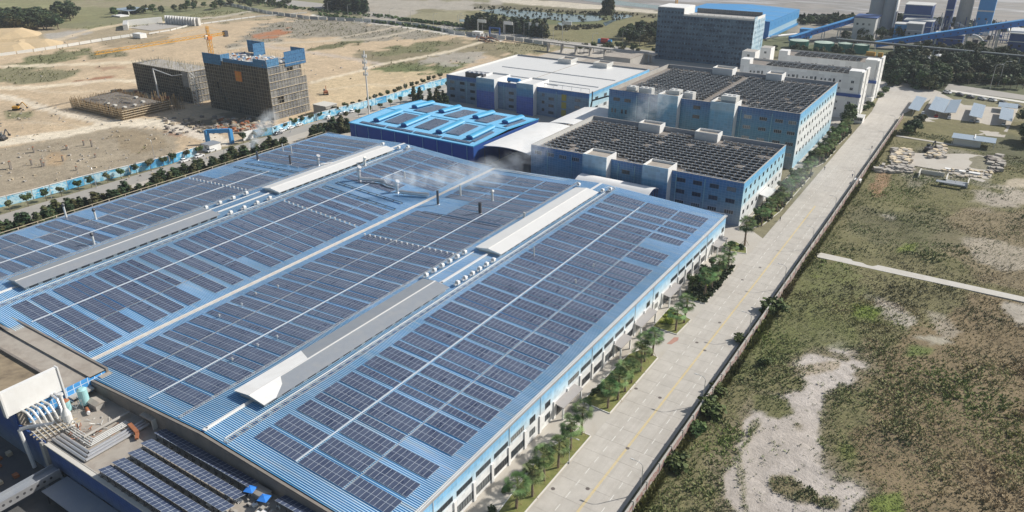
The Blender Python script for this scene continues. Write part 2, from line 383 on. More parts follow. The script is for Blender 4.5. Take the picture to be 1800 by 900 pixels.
def water_mat():
    t = NT('pond_water'); p = t.pos()
    n = t.noise(p, .05, 5, .7)
    t.base(t.ramp(n, [(.35, (.10,.14,.15)), (.6, (.20,.27,.31))])).rough(.12)
    t.bump(t.noise(p, 1.5, 3), .15, .05); return t.m
M['water'] = water_mat()
def print_mat(name, a, b, c_, sx=.12):
    t = NT(name); p = t.pos(); x, y, z = t.xyz(p)
    n = t.noise(t.scalev(p, 1, 1, 1.2), sx, 4, .6, 1.0)
    oi = t.new('ShaderNodeObjectInfo').outputs['Random']
    k = t.math('ADD', t.math('MULTIPLY', oi, .3), t.math('MULTIPLY', n, .85))
    c = t.ramp(k, [(.30, a), (.48, b), (.62, c_), (.72, b)])
    t.base(c).rough(.6); return t.m
M['hoard'] = print_mat('printed_hoarding', (.03,.20,.50), (.10,.42,.66), (.55,.74,.82), .22)
def brickwall_mat():
    t = NT('boundary_wall_face'); p = t.pos(); x, y, z = t.xyz(p)
    n = t.noise(t.scalev(p, 1, .6, 1), 1.2, 4, .7)
    c = t.ramp(n, [(.40, (.42,.40,.38)), (.50, (.30,.22,.20)), (.56, (.27,.09,.08)), (.62, (.36,.32,.30))])
    t.base(c).rough(.85); return t.m
M['wallface'] = brickwall_mat()
def car_mat(name, col): return mat(name, col, .25, .1, var=.03, spec=.7)

# ------------------------------------------------------------------ ground sheet (polar grid, colour by area)
def in_poly(P, poly):
    x, y = P[:, 0], P[:, 1]; c = np.zeros(len(P), bool); n = len(poly)
    d2 = np.full(len(P), 1e18)
    for i in range(n):
        x1, y1 = poly[i]; x2, y2 = poly[(i+1) % n]
        cond = ((y1 > y) != (y2 > y)); c ^= cond & (x < (x2-x1)*(y-y1)/((y2-y1) if y2 != y1 else 1e-9)+x1)
        t = np.clip(((x-x1)*(x2-x1)+(y-y1)*(y2-y1))/((x2-x1)**2+(y2-y1)**2+1e-9), 0, 1)
        d2 = np.minimum(d2, (x-x1-t*(x2-x1))**2+(y-y1-t*(y2-y1))**2)
    d = np.sqrt(d2); return np.where(c, d, -d)
def line_d(P, pts):
    x, y = P[:, 0], P[:, 1]; d2 = np.full(len(P), 1e18)
    for (x1, y1), (x2, y2) in zip(pts, pts[1:]):
        t = np.clip(((x-x1)*(x2-x1)+(y-y1)*(y2-y1))/((x2-x1)**2+(y2-y1)**2+1e-9), 0, 1)
        d2 = np.minimum(d2, (x-x1-t*(x2-x1))**2+(y-y1-t*(y2-y1))**2)
    return np.sqrt(d2)
def vnoise(x, y, s, seed=0):
    """cheap value noise on arrays"""
    rs = np.random.RandomState(seed); T = rs.rand(256, 256)
    x = x*s; y = y*s; xi = np.floor(x).astype(int); yi = np.floor(y).astype(int); fx = x-xi; fy = y-yi
    fx = fx*fx*(3-2*fx); fy = fy*fy*(3-2*fy)
    g = lambda a, b: T[a % 256, b % 256]
    return (g(xi, yi)*(1-fx)+g(xi+1, yi)*fx)*(1-fy)+(g(xi, yi+1)*(1-fx)+g(xi+1, yi+1)*fx)*fy
def fbm(x, y, s, seed=0, o=4):
    return sum(vnoise(x, y, s*2**k, seed+k)/2**(k+1) for k in range(o))/(1-1/2**o)

SAND = (.56,.44,.30)
AREAS = [  # (kind, outline as seen in the photograph, colour, edge softness, strength[, line half-width])
 ('p', [(-300,-60),(620,-60),(560,20),(330,44),(230,62),(-300,105)], (.24,.24,.13), 6, 1),
 ('p', [(100,2),(300,-4),(420,6),(300,16),(140,14)], (.30,.27,.18), 6, .9),
 ('p', [(-50,4),(90,10),(60,22),(-50,26)], (.29,.30,.16), 5, .8),
 ('p', [(200,18),(400,10),(500,12),(330,26),(220,28)], (.17,.19,.10), 5, .9),
 ('p', [(-300,40),(80,45),(160,48),(290,44),(380,30),(470,18),(560,14),(545,28),(330,50),(230,66),(-300,130)], (.40,.33,.23), 5, .9),
 ('p', [(-200,55),(30,52),(62,64),(75,76),(40,84),(-200,92)], (.56,.43,.26), 5, 1),
 ('p', [(78,62),(150,50),(160,58),(110,68),(80,70)], (.42,.40,.37), 4, .9),
 ('p', [(100,40),(235,30),(240,36),(150,47),(100,50)], (.22,.22,.13), 4, .9),
 ('p', [(-300,100),(230,64),(330,46),(540,24),(735,50),(960,72),(1000,100),(780,150),(640,190),(560,212),(450,240),(300,290),(150,325),(-300,430)], SAND, 4, 1),
 ('p', [(0,130),(30,114),(60,98),(160,83),(152,96),(100,110),(60,116)], (.19,.195,.10), 5, 1),
 ('p', [(-60,118),(60,118),(140,122),(130,138),(60,147),(-60,142)], (.22,.215,.125), 7, .95),
 ('p', [(150,92),(210,88),(225,100),(160,104)], (.21,.20,.12), 5, .95),
 ('p', [(175,70),(300,58),(300,72),(190,84)], (.30,.25,.17), 6, .8),
 ('p', [(125,142),(170,134),(205,133),(200,142),(140,149)], (.36,.20,.125), 4, 1),
 ('p', [(170,118),(220,113),(220,120),(175,124)], (.36,.22,.15), 4, .7),
 ('p', [(455,42),(560,28),(700,46),(800,62),(760,66),(640,72),(540,62),(450,75),(400,85)], (.31,.285,.235), 7, 1),
 ('p', [(445,60),(510,50),(515,58),(500,64),(450,68)], (.44,.18,.085), 4, .95),
 ('p', [(545,86),(600,72),(640,68),(630,76),(580,84)], (.17,.17,.09), 5, 1),
 ('p', [(610,95),(680,82),(780,66),(880,72),(960,76),(930,92),(850,98),(780,108),(700,122),(640,108)], (.25,.22,.14), 7, 1),
 ('p', [(650,92),(700,78),(770,70),(800,78),(740,92),(680,100)], (.17,.18,.09), 6, .9),
 ('p', [(655,124),(700,112),(780,112),(830,106),(800,124),(760,134),(700,132)], (.15,.18,.08), 5, 1),
 ('p', [(750,98),(850,92),(860,104),(790,112),(740,108)], (.44,.41,.37), 7, .7),
 ('p', [(860,70),(960,76),(985,88),(905,102),(880,88)], (.27,.25,.15), 5, 1),
 ('p', [(540,150),(610,128),(700,130),(770,130),(705,160),(610,190),(560,200)], (.60,.48,.31), 8, .9),
 ('p', [(-300,330),(0,262),(130,236),(200,224),(300,228),(318,262),(240,298),(120,330),(-60,370)], (.37,.315,.235), 7, 1),
 ('p', [(200,232),(280,236),(300,256),(250,268),(210,262)], (.30,.24,.16), 8, .8),
 ('p', [(85,262),(115,276),(105,292),(85,288)], (.46,.33,.20), 6, .8),
 ('p', [(0,185),(60,196),(110,196),(120,210),(60,214),(0,208)], (.46,.37,.26), 8, .6),
 ('p', [(10,198),(50,196),(52,204),(12,206)], (.22,.22,.12), 5, .9),
 ('p', [(290,225),(330,212),(420,200),(470,212),(460,222),(380,228),(320,232)], (.15,.135,.10), 6, .85),
 ('p', [(290,228),(330,225),(355,230),(340,238),(300,236)], (.33,.18,.12), 4, .8),
 ('l', [(-300,128),(120,113),(250,108)], (.80,.70,.53), 1.5, .8, 2.2),
 ('l', [(-200,162),(60,152),(130,147),(200,140),(256,143)], (.80,.71,.55), 1.5, .8, 2.6),
 ('l', [(-100,158),(20,172),(80,190),(140,206),(200,216),(290,222)], (.78,.70,.57), 2, .8, 5),
 ('l', [(-300,290),(0,252),(120,234),(210,214),(300,214)], (.80,.72,.58), 3, .9, 6),
 ('l', [(300,222),(350,235),(385,245),(395,250)], (.78,.71,.60), 3, .9, 8),
 ('l', [(545,26),(600,33),(740,51),(780,58),(860,68),(880,70)], (.72,.69,.62), 1, 1, 1.6),
 ('l', [(735,52),(680,64),(640,70),(560,73),(450,78),(400,86)], (.60,.53,.42), 1.2, .7, 1.6),
 ('l', [(700,47),(600,66),(560,74)], (.62,.54,.42), 1, .7, 1.1),
 ('l', [(850,73),(800,88),(740,100),(670,112),(640,122),(560,142),(545,146)], (.74,.65,.50), 1.2, .85, 2.0),
 ('l', [(450,78),(520,88),(600,100),(650,108),(670,112)], (.55,.48,.42), 1.5, .7, 2.4),
 ('l', [(0,222),(60,214),(140,222),(230,214)], (.66,.57,.44), 2, .5, 1.2), ('l', [(0,150),(90,162),(180,160),(250,165)], (.66,.57,.44), 2, .5, 1.4), ('l', [(560,160),(640,148),(720,150),(770,140)], (.70,.60,.44), 2, .6, 1.3),
 ('l', [(20,268),(120,250),(220,240),(300,262)], (.30,.25,.18), 3, .5, 1.4), ('l', [(40,300),(140,285),(260,280)], (.30,.25,.18), 3, .5, 1.2), ('l', [(555,196),(620,180),(700,165),(760,146)], (.46,.38,.27), 3, .6, 1.5), ('l', [(0,178),(40,196),(30,230)], (.38,.31,.22), 3, .5, 1.6),
 ('l', [(-300,120),(0,84),(110,68),(160,52),(220,42),(300,38)], (.68,.56,.40), 2, .8, 2.4),
 ('l', [(300,38),(380,30),(450,18)], (.55,.50,.42), 2, .8, 1.6),
 # beyond the back road
 ('p', [(640,-60),(900,-60),(880,18),(840,20),(740,16),(700,40),(640,34)], (.42,.39,.345), 3, .9),
 ('p', [(560,-60),(900,-60),(860,3),(700,0),(640,-4)], (.26,.25,.15), 3, .9),
 ('p', [(700,38),(745,22),(860,16),(880,28),(830,50),(760,52)], (.31,.29,.19), 4, .9),
 ('p', [(820,20),(1160,16),(1160,100),(1040,82),(960,66),(880,56),(820,50)], (.21,.20,.105), 4, .95),
 ('p', [(850,14),(1080,20),(1110,30),(1060,44),(960,42),(860,26)], (.13,.155,.075), 3, .9),
 ('p', [(880,-2),(1000,2),(1160,18),(1160,24),(1000,14),(880,4)], (.60,.55,.46), 1.5, .95),
 ('p', [(830,5),(1000,14),(1160,24),(1160,30),(990,22),(830,14)], (.16,.15,.10), 2, .85),
 ('p', [(1150,-60),(2100,-60),(2100,200),(1700,170),(1560,160),(1380,90),(1160,80)], (.13,.15,.085), 4, 1),
 ('p', [(1380,35),(1560,32),(2100,60),(2100,110),(1700,96),(1500,80),(1390,75)], (.24,.225,.20), 4, .9),
 ('p', [(1580,80),(1900,90),(1900,150),(1660,165),(1540,150)], (.055,.07,.04), 4, .9),
 ('p', [(1400,36),(1480,44),(1470,58),(1400,60)], (.36,.33,.28), 3, .7),
 # field to the right of the road
 ('p', [(1560,205),(1800,215),(2200,240),(2200,1300),(900,1300),(1100,900),(1250,690),(1420,445),(1560,250)], (.185,.175,.09), 3, 1),
 ('p', [(1560,640),(1640,560),(1720,520),(2200,560),(2200,1300),(1500,1300),(1520,880),(1500,760)], (.24,.18,.115), 26, .8),
 ('p', [(1640,420),(1700,360),(2200,350),(2200,520),(1760,500),(1690,470)], (.26,.21,.14), 18, .8),
 ('p', [(1450,600),(1540,600),(1560,660),(1500,690)], (.22,.17,.105), 14, .7),
 ('p', [(1540,300),(1560,290),(1570,320),(1545,345),(1530,330)], (.36,.22,.14), 6, .8),
 ('p', [(1500,360),(1640,380),(1700,420),(1600,440),(1480,420)], (.14,.14,.08), 16, .7),
 ('p', [(1250,940),(1240,868),(1268,830),(1262,770),(1320,720),(1380,690),(1390,640),(1420,600),(1480,590),(1535,655),(1500,690),(1465,710),(1455,760),(1480,820),(1530,870),(1505,930)], (.24,.205,.145), 34, .75),
 ('p', [(1285,905),(1262,868),(1288,830),(1280,780),(1330,735),(1385,705),(1405,650),(1420,622),(1470,612),(1515,655),(1480,672),(1455,700),(1438,760),(1462,820),(1510,868),(1492,900),(1400,905),(1360,1000),(1260,1000)], (.50,.46,.43), 26, .92),
 ('p', [(1355,836),(1385,838),(1425,858),(1445,882),(1405,876),(1365,858)], (.21,.18,.10), 12, .95), ('p', [(1452,872),(1475,876),(1470,890),(1450,886)], (.2,.18,.1), 8, .9),
 ('p', [(1396,742),(1408,744),(1412,756),(1398,752)], (.25,.22,.16), 7, .9), ('p', [(1330,700),(1372,704),(1392,722),(1360,724),(1332,716)], (.15,.155,.07), 12, 1), ('p', [(1448,700),(1470,720),(1468,800),(1440,780)], (.16,.15,.08), 14, .8),
 ('l', [(1330,742),(1300,800),(1310,900)], (.27,.25,.17), 10, .6, 5),
 ('l', [(1400,655),(1470,640)], (.38,.31,.22), 10, .7, 8),
 ('p', [(1520,515),(1570,530),(1610,560),(1595,572),(1560,555)], (.48,.44,.40), 8, .75),
 ('p', [(1620,540),(1660,545),(1690,585),(1660,600),(1640,575)], (.44,.40,.34), 10, .6),
 ('p', [(1610,590),(1650,592),(1690,605),(1640,604)], (.50,.48,.40), 5, .7),
 ('p', [(1690,345),(1740,330),(1850,325),(1850,352),(1800,372),(1740,372),(1705,362)], (.46,.41,.35), 14, .85),
 ('p', [(1750,312),(1900,318),(1900,335),(1770,328)], (.55,.48,.38), 6, .8),
 ('p', [(1695,425),(1740,420),(1850,440),(1850,470),(1760,470),(1710,450)], (.45,.41,.35), 9, .65),
 ('p', [(1760,535),(1830,540),(1830,570),(1790,572)], (.46,.43,.38), 7, .8),
 ('p', [(1545,376),(1575,380),(1565,388)], (.5,.46,.4), 5, .7),
 ('p', [(1320,460),(1480,455),(1540,520),(1500,600),(1400,620),(1290,650),(1290,600)], (.14,.165,.06), 20, .6),
 ('p', [(1500,530),(1545,545),(1540,560),(1500,555)], (.15,.22,.035), 8, .8),
 ('p', [(1585,430),(1608,428),(1605,440),(1580,440)], (.19,.25,.05), 5, .8),
 ('p', [(1410,480),(1440,475),(1445,490),(1415,495)], (.17,.21,.05), 8, .7),
 ('p', [(1600,610),(1640,615),(1620,630),(1590,625)], (.12,.20,.04), 8, .7),
 ('p', [(1530,880),(1580,870),(1590,905),(1530,905)], (.16,.23,.045), 10, .8),
 ('p', [(1470,780),(1500,785),(1510,810),(1480,805)], (.16,.20,.05), 9, .7),
 ('p', [(1620,262),(1720,270),(1750,285),(1740,325),(1660,318),(1600,330),(1575,300)], (.30,.28,.23), 6, .6),
 ('p', [(1700,240),(1900,240),(1900,300),(1740,285)], (.10,.11,.065), 8, .8),
]
def project(X, Y, Z=0.0):
    dx, dy, dz = X, Y, Z-CAMH
    zc = dx*_f.x+dy*_f.y+dz*_f.z; zc = np.where(zc < 1, 1, zc)
    return np.stack([900+FPX*(dx*_r.x+dy*_r.y+dz*_r.z)/zc, 450-FPX*(dx*_u.x+dy*_u.y+dz*_u.z)/zc], 1)
def ground_colour(X, Y):
    P = project(X, Y); n = len(X)
    P = np.clip(P, -4000, 6000)
    C = np.tile(np.array([.22,.21,.13]), (n, 1))
    behind = (X*_f.x+Y*_f.y) < 30
    nz = fbm(X, Y, .11, 3, 5)-.5; nz2 = fbm(X, Y, .02, 11, 4)-.5
    for a in AREAS:
        kind, pts, col, soft, amt = a[:5]
        d = in_poly(P, pts) if kind == 'p' else a[5]-line_d(P, pts)
        nn = (nz*3.2+nz2*1.6)*soft if kind == 'p' else nz*soft*1.4
        k = np.clip((d+nn)/(soft*.35)+.5, 0, 1)*amt
        k[behind] = 0
        C = C*(1-k[:, None])+np.array(col)*k[:, None]
    return C
def set_col(me, C):
    a = me.color_attributes.new('Col', 'FLOAT_COLOR', 'POINT')
    b = np.ones((len(C), 4), np.float32); b[:, :3] = C; a.data.foreach_set('color', b.ravel())

rings = [30.0]
while rings[-1] < 1500: rings.append(rings[-1]*1.0085+.12)
while rings[-1] < 9000: rings.append(rings[-1]*1.12)
rings = np.array(rings)
az = np.concatenate([np.arange(-76, 16, .30), np.arange(16, 284, 6.0)])
na, nr = len(az), len(rings)
A, RR = np.meshgrid(np.radians(az), rings)
X = (np.sin(A)*RR).ravel(); Y = (np.cos(A)*RR).ravel()
Z = np.full(len(X), -.14)
far_site = (X < -296) & (Y < 600)
Z[far_site] += (fbm(X, Y, .03, 5)-.5)[far_site]*1.0
fld = (X > -33) & (Y < 460)
Z[fld] += (fbm(X, Y, .06, 9)[fld]-.5)*.9
V = np.stack([X, Y, Z], 1)
V = np.vstack([V, [[0, 0, -.14]]])
idx = np.arange(na*nr).reshape(nr, na); jn = (np.arange(na)+1) % na
q = np.stack([idx[:-1, :], idx[1:, :], idx[1:, jn], idx[:-1, jn]], -1).reshape(-1, 4)
tri = np.stack([np.full(na, na*nr), idx[0, :], idx[0, jn]], -1)
me = bpy.data.meshes.new('ground')
me.vertices.add(len(V)); me.vertices.foreach_set('co', V.ravel())
me.loops.add(q.size+tri.size); me.loops.foreach_set('vertex_index', np.concatenate([q.ravel(), tri.ravel()]))
me.polygons.add(len(q)+len(tri))
me.polygons.foreach_set('loop_start', np.concatenate([np.arange(len(q))*4, q.size+np.arange(len(tri))*3]))
me.update(calc_edges=True); me.validate()
C = ground_colour(X, Y); C = np.vstack([C, C[:1]]); set_col(me, C)
me.materials.append(M['ground']); me.flip_normals() if me.polygons[0].normal.z < 0 else None
struct(link('ground', me))

def sheet(name, pts, z, m_, thick=None):
    mb = MB(); n = len(pts)
    if thick:
        mb.add([(x, y, z) for x, y in pts]+[(x, y, z-thick) for x, y in pts],
               [tuple(range(n)), tuple(reversed(range(n, 2*n)))]+[(i, n+i, n+(i+1) % n, (i+1) % n) for i in range(n)])
    else: mb.add([(x, y, z) for x, y in pts], [tuple(range(n))])
    o = mb.build(name, m_)
    if o.data.polygons[0].normal.z < 0: o.data.flip_normals()
    return struct(o)
def pxs(pts, z=0): return [tuple(at(a, b, z)[:2]) for a, b in pts]

# ------------------------------------------------------------------ the factory road and its paving
RD = struct(MB().box(-54.2, 60, -.30, -39.9, 560, -.03).build('road', M['yard'], off=(-47, 300, 0)))
sm = MB().box(-1.72, -2.42, -.05, 1.72, 2.42, .0).mesh('road_slab', [M['slab']])
xs = [-52.4, -48.85, -45.3, -41.75]
for j in range(73):
    for i, xx in enumerate(xs):
        link('road_slab', sm, RD, (xx+47, 77.5+j*4.88-300, 0), sc=(1.015, 1, 1))
sheet('road_far', [(-54.0, 433), (-40.1, 433), (-27, 505), (-33, 512), (-62, 505), (-57, 480)], -.010, M['slab'])
mk = MB()
for dx in (-.13, .13): mk.box(-46.62+dx-.06, 60, .004, -46.62+dx+.06, 275, .007)
o = mk.build('road_line', M['rdyellow'], off=(-46.6, 160, 0)); stuff(o); tag(o, 'double yellow centre line along the concrete road', 'road marking')
mk = MB()
for xx, y0 in ((-50.25, 91.8), (-42.95, 95.5)):
    y = y0-28
    while y < 330: mk.box(xx-.07, y, .004, xx+.07, y+1.9, .007); y += 3.87
o = mk.build('lane_dashes', M['rdwhite'], off=(-46.6, 160, 0)); stuff(o); tag(o, 'broken white lane lines along the concrete road', 'road marking')
for k, (px, py) in enumerate([(1160,699),(1103,788),(1033,859),(972,859),(1118,683),(1225,602),(1265,567),(1239,616),(1305,492),(1336,470)]):
    p = at(px, py); o = MB().tube((p.x, p.y, 0), (p.x, p.y, .012), .42, 12).build('manhole_cover', M['manhole'], off=(p.x, p.y, 0))
    tag(o, 'round dark iron manhole cover in the road, %s from the near end' % ordn(k+1), 'manhole cover', 'manhole covers in the road')
o = MB().add([(x, y, .008) for x, y in [(-55.4,155.8),(-54.3,156.2),(-53.6,158.9),(-54.0,160.4),(-55.0,159.8),(-55.2,157.6)]], [tuple(range(6))]).build('red_stain', mat('red_dust_stain', (.42,.24,.19), .9, var=.2), off=(-54.5,158,0)); struct(o)
# paving between road and buildings
sheet('pavement', [(-64.6, 60), (-54.2, 60), (-54.2, 235), (-59.8, 240), (-59.5, 500), (-64.0, 500), (-64.0, 242), (-80, 241), (-64.6, 226)], -.03, M['yard'])
sheet('factory_yard', [(-290, 225), (-60, 225), (-60, 241), (-150, 246), (-150, 330), (-60, 312), (-58, 520), (-290, 520)], -.05, M['yard'])
sheet('near_yard', [(-275, 20), (-64, 20), (-64, 62), (-275, 66)], -.06, mat('yard_tarmac', (.10,.10,.10), .9, var=.2, dirt=(.18,.16,.14), damt=.5))
def grass_mat():
    t = NT('mown_grass'); p = t.pos(); n = t.noise(p, .5, 5, .7); n2 = t.noise(p, 6, 3)
    t.base(t.ramp(t.math('ADD', t.math('MULTIPLY', n, .7), t.math('MULTIPLY', n2, .3)), [(.3, (.10,.13,.035)), (.5, (.19,.20,.06)), (.7, (.29,.26,.11))])).rough(.95); return t.m
M['grass'] = grass_mat()
VERGES = [[(-58.4,80),(-54.6,80),(-54.6,113.2),(-57.6,113.4),(-60.2,104)], [(-61.8,122.6),(-54.7,122.2),(-54.7,148.6),(-59.6,150.2),(-61.4,146)],
          [(-61.8,161.7),(-55.0,161.3),(-54.6,170.6),(-62.0,173.4)], [(-59.0,181.2),(-54.6,181.2),(-54.8,208.4),(-58.6,209.4),(-61.5,200),(-62.5,190)],
          [(-60.2,218.8),(-55.0,219.9),(-56.5,224.5),(-60.6,227.2),(-63.2,225.0)],
          [(-62.8,243.5),(-60.2,240.6),(-57.6,246),(-56.0,262),(-56.0,300),(-56,312),(-60,316),(-63,314)],
          [(-62.8,324),(-57,322),(-55.5,330),(-55.2,352),(-58.5,356),(-62.8,352)], [(-62.6,364),(-56,362),(-55.2,385),(-58.3,398),(-62.6,400)]]
for vg in VERGES:
    o = sheet('grass_verge', vg, .09, M['grass'], .2)
    kb = MB(); n = len(vg); cx = sum(p[0] for p in vg)/n; cy = sum(p[1] for p in vg)/n
    for i in range(n):
        a = Vector((*vg[i], .04)); b = Vector((*vg[(i+1) % n], .04)); kb.bar(a, b, .22, .22)
    k_ = kb.build('kerb', M['kerb'], off=(cx, cy, 0)); struct(k_)
# car park, side lots, pale tracks
sheet('car_park', [(-31.0, 411), (7.6, 416), (11.5, 484), (-14, 478), (-26, 500), (-31, 505), (-31, 470)], -.04, M['yard'])
sheet('storage_lot', pxs([(1600,268),(1640,270),(1700,270),(1757,277),(1750,290),(1742,312),(1728,320),(1660,300),(1600,290)]), -.02, M['yard'])
sheet('field_path', [(-36.6, 233.4), (40, 233.4), (40, 230.2), (-35.6, 229.4)], .10, mat('path_concrete', (.54,.52,.48), .9, var=.15, dirt=(.40,.37,.31), dscale=.3, damt=.6), .4)
sheet('field_path', [(-37, 393), (-14, 390.2), (-2, 392), (-2, 389.6), (-14, 388), (-37, 390.6)], .08, M['yard'], .3)
sheet('street', [(-281, 40), (-291.5, 40), (-290.2, 240), (-291.5, 300), (-300.5, 395), (-303, 430), (-290, 440), (-284, 380), (-280.8, 300)], -.04, M['asphalt'])
sheet('pavement', [(-276.5, 40), (-281, 40), (-280.8, 300), (-276.5, 300)], .02, M['yard'], .15)
sheet('back_road', pxs([(380,-12),(470,7),(560,14),(640,26),(700,37),(760,47),(840,58),(900,68),(960,77),(1010,84),(1000,100),(1060,104),(1180,108),(1180,94),(1060,78),(990,72),(900,58),(800,45),(700,29),(640,18),(560,5),(470,-4),(380,-20)]), -.06, M['asphalt'])
sheet('road_far_right', pxs([(1668,147),(1800,167),(1900,182),(1900,190),(1800,176),(1660,157)]), -.04, M['asphalt'])
sheet('road_far_right_kerb', pxs([(1671,158),(1800,178),(1900,194),(1900,197),(1800,181),(1671,161)]), .0, M['kerb'], .2)
sheet('tidal_flat', [(-500, 800), (-330, 776), (-300, 764), (-160, 760), (30, 752), (600, 745), (4200, 4200), (0, 7600), (-3400, 6200), (-1400, 2000), (-760, 905)], -.03, M['mud'])
sheet('river', pxs([(1040,-6),(1100,3),(1160,10),(1175,18),(1150,15),(1090,9),(1020,0),(980,-8)]), .02, M['water'])
for pl in ([(842,18),(880,15),(930,19),(980,24),(1050,28),(1062,34),(1050,37),(1000,39),(960,33),(910,34),(880,26)], [(980,40),(1005,39),(1003,46),(985,46)], [(1075,24),(1108,26),(1112,29),(1080,37),(1064,46),(1060,40),(1078,34)], [(808,34),(818,34),(818,38),(808,38)]):
    sheet('pond', pxs(pl), .03, M['water'])

# ------------------------------------------------------------------ the big factory
EX = [-244.0, -199.6, -154.0, -109.2, -64.2]; EZ = [9.6, 11.9, 9.4, 11.9, 9.6]
YN, YB = 61.8, 224.6
def zr(x): return float(np.interp(x, EX, EZ))
FAC = thing('factory_hall', 'huge low factory hall with ribbed blue roof carrying rows of solar panels', 'factory', (-154, 143, 0))
n = int((YB-YN)/.45); prof = []
for k in range(n):
    y = YN+k*.45
    prof += [(y, 0), (y+.22, 0), (y+.27, .14), (y+.41, .14)]
prof.append((YB, 0))
vv = []; ff = []
for x, z in zip(EX, EZ):
    for y, h in prof: vv.append((x, y, z+h))
L = len(prof)
for i in range(4):
    for k in range(L-1): ff.append((i*L+k, (i+1)*L+k, (i+1)*L+k+1, i*L+k+1))
rb = MB().add(vv, ff); rb.m = [1 if (j % (L-1)) % 4 == 2 else 0 for j in range(len(ff))]
rb.build('roof_sheet', [M['roofblue'], M['roofcrest']], FAC)
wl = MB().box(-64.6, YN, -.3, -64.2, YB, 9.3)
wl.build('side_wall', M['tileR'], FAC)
MB().add([(-244,YN+.1,0),(-64.6,YN+.1,0),(-64.6,YN+.1,9.3),(-109.2,YN+.1,11.6),(-154,YN+.1,9.1),(-199.6,YN+.1,11.6),(-244,YN+.1,9.3)], [tuple(range(7))]).build('end_wall', M['bluedark'], FAC)
MB().add([(-244,YB-.1,0),(-64.6,YB-.1,0),(-64.6,YB-.1,9.3),(-109.2,YB-.1,11.6),(-154,YB-.1,9.1),(-199.6,YB-.1,11.6),(-244,YB-.1,9.3)], [tuple(reversed(range(7)))]).build('end_wall', M['bluedark'], FAC)
MB().box(-244.1, YN, 0, -243.8, YB, 9.3).build('side_wall', M['bluelight'], FAC)
# eaves: box gutters with pipe pairs
for nm, x0, x1, z0, z1, mm in (('gutter', -64.75, -63.75, 9.35, 9.72, 'galv'), ('gutter', -244.6, -243.8, 9.3, 9.75, 'galv')):
    MB().box(x0, YN, z0, x1, YB, z1, 0).build(nm, M[mm], FAC)
for xx in (-64.0, -64.4): MB().tube((xx, YN, 9.82), (xx, YB-1, 9.82), .08, 6).build('eave_pipe', M['whitemetal'], FAC)
MB().box(-154.5, YN+.3, 9.42, -153.5, YB, 9.62).build('valley_gutter', mat('valley_gutter_metal', (.60,.57,.53), .6, var=.15, dirt=(.35,.28,.22), dscale=.8, damt=.6), FAC)
MB().box(-154.66, YN+.3, 9.5, -154.5, YB, 9.74).build('valley_gutter_lip', M['steel'], FAC)
for x in EX[1::2]: MB().box(x-.45, YN+.2, zr(x)+.06, x+.45, YB, zr(x)+.2).build('ridge_cap', M['whitemetal'], FAC)
MB().box(-100, YB-.5, 9.2, -64.6, YB-.1, 10.0).build('end_parapet', M['greymetal'], FAC)
MB().box(-244, YB-.4, 9.6, -100.2, YB-.1, 10.2).build('end_parapet', M['greymetal'], FAC)
for y in (YB-1.6, YB-3.0): MB().bar((-154, y, 9.95), (-103, y, 11.85), .25, .25).build('roof_pipe', M['whitemetal'], FAC)
# walkways / cable trays along the slopes
def tray(x, y0, y1, w_, mm='solarframe', nm='cable_tray'):
    MB().box(x-w_/2, y0, zr(x)+.30, x+w_/2, y1, zr(x)+.42).build(nm, M[mm], FAC)
tray(-89.05, 66, 212, .22); tray(-77.4, 66, 190, .08, 'galv'); tray(-139.55, 66, 172, .12, 'galv'); tray(-128.2, 63, 200, .24)
tray(-179.5, 66, 200, .24); tray(-168.4, 66, 110, .12, 'galv'); tray(-220.4, 63, 172, .28); tray(-231.1, 66, 160, .12, 'galv')
def ladder(x, y0, y1, w_=.9):
    mb = MB()
    z = zr(x)+.16
    mb.box(x-w_/2, y0, z, x-w_/2+.10, y1, z+.12); mb.box(x+w_/2-.10, y0, z, x+w_/2, y1, z+.12)
    y = y0
    while y < y1: mb.box(x-w_/2+.1, y, z+.02, x+w_/2-.1, y+.16, z+.08); y += .55
    mb.build('walkway_grating', M['galv'], FAC)
ladder(-103.2, YN+.4, 222, 1.1); ladder(-117.0, YN+.4, 222, .7); ladder(-193.0, YN+.4, 222, 1.2); ladder(-208.3, YN+.4, 222, .8)
# windows of the roadside wall
def window_mesh(w_, h_, nx, name='window', fr='frame', gl='glass', depth=.10):
    """frame and panes, in the plane x=0 facing +x, centred on y, from z=0"""
    mb = MB(); t = .07
    gb_ = MB().box(-depth, -w_/2, 0, -.02, w_/2, h_, 0)
    mb.box(-.02, -w_/2, 0, .04, w_/2, t); mb.box(-.02, -w_/2, h_-t, .04, w_/2, h_)
    for i in range(nx+1):
        y = -w_/2+(w_-t)*i/nx; mb.box(-.02, y, t, .035, y+t, h_-t)
    return mb.mesh(name, [M[fr]]), gb_.mesh('pane', [M[gl]])
wu = window_mesh(4.7, 1.15, 6, fr='darksteel'); wl_ = window_mesh(4.7, 1.75, 6, fr='darksteel'); wt = window_mesh(2.1, 1.5, 2, fr='darksteel')
def fwin(me_, y, z): link('window', me_, FAC, (-64.17+154, y-143, z))
UP = [70.4, 76.3, 82.2, 88.1, 94.0, 99.8, 122.8, 128.6, 134.5, 140.3, 146.1, 151.9, 181.1, 187.0, 192.9, 198.8, 204.5, 210.4]
LO = [70.4, 76.3, 82.2, 88.1, 94.0, 99.8, 128.6, 134.5, 140.3, 146.1, 151.9, 187.0, 192.9, 198.8, 204.5]
for y in UP: fwin(wu, y, 4.85)
for y in LO: fwin(wl_, y, .75)
for y in (105.5, 111.6, 163.4, 169.1, 222.4): fwin(wt, y, 4.5)
for y in (105.5, 111.6, 163.4, 169.1): fwin(wt, y, 1.4)
pil = MB().box(0, -.35, -.2, .28, .35, 4.4).mesh('pilaster', [M['white']])
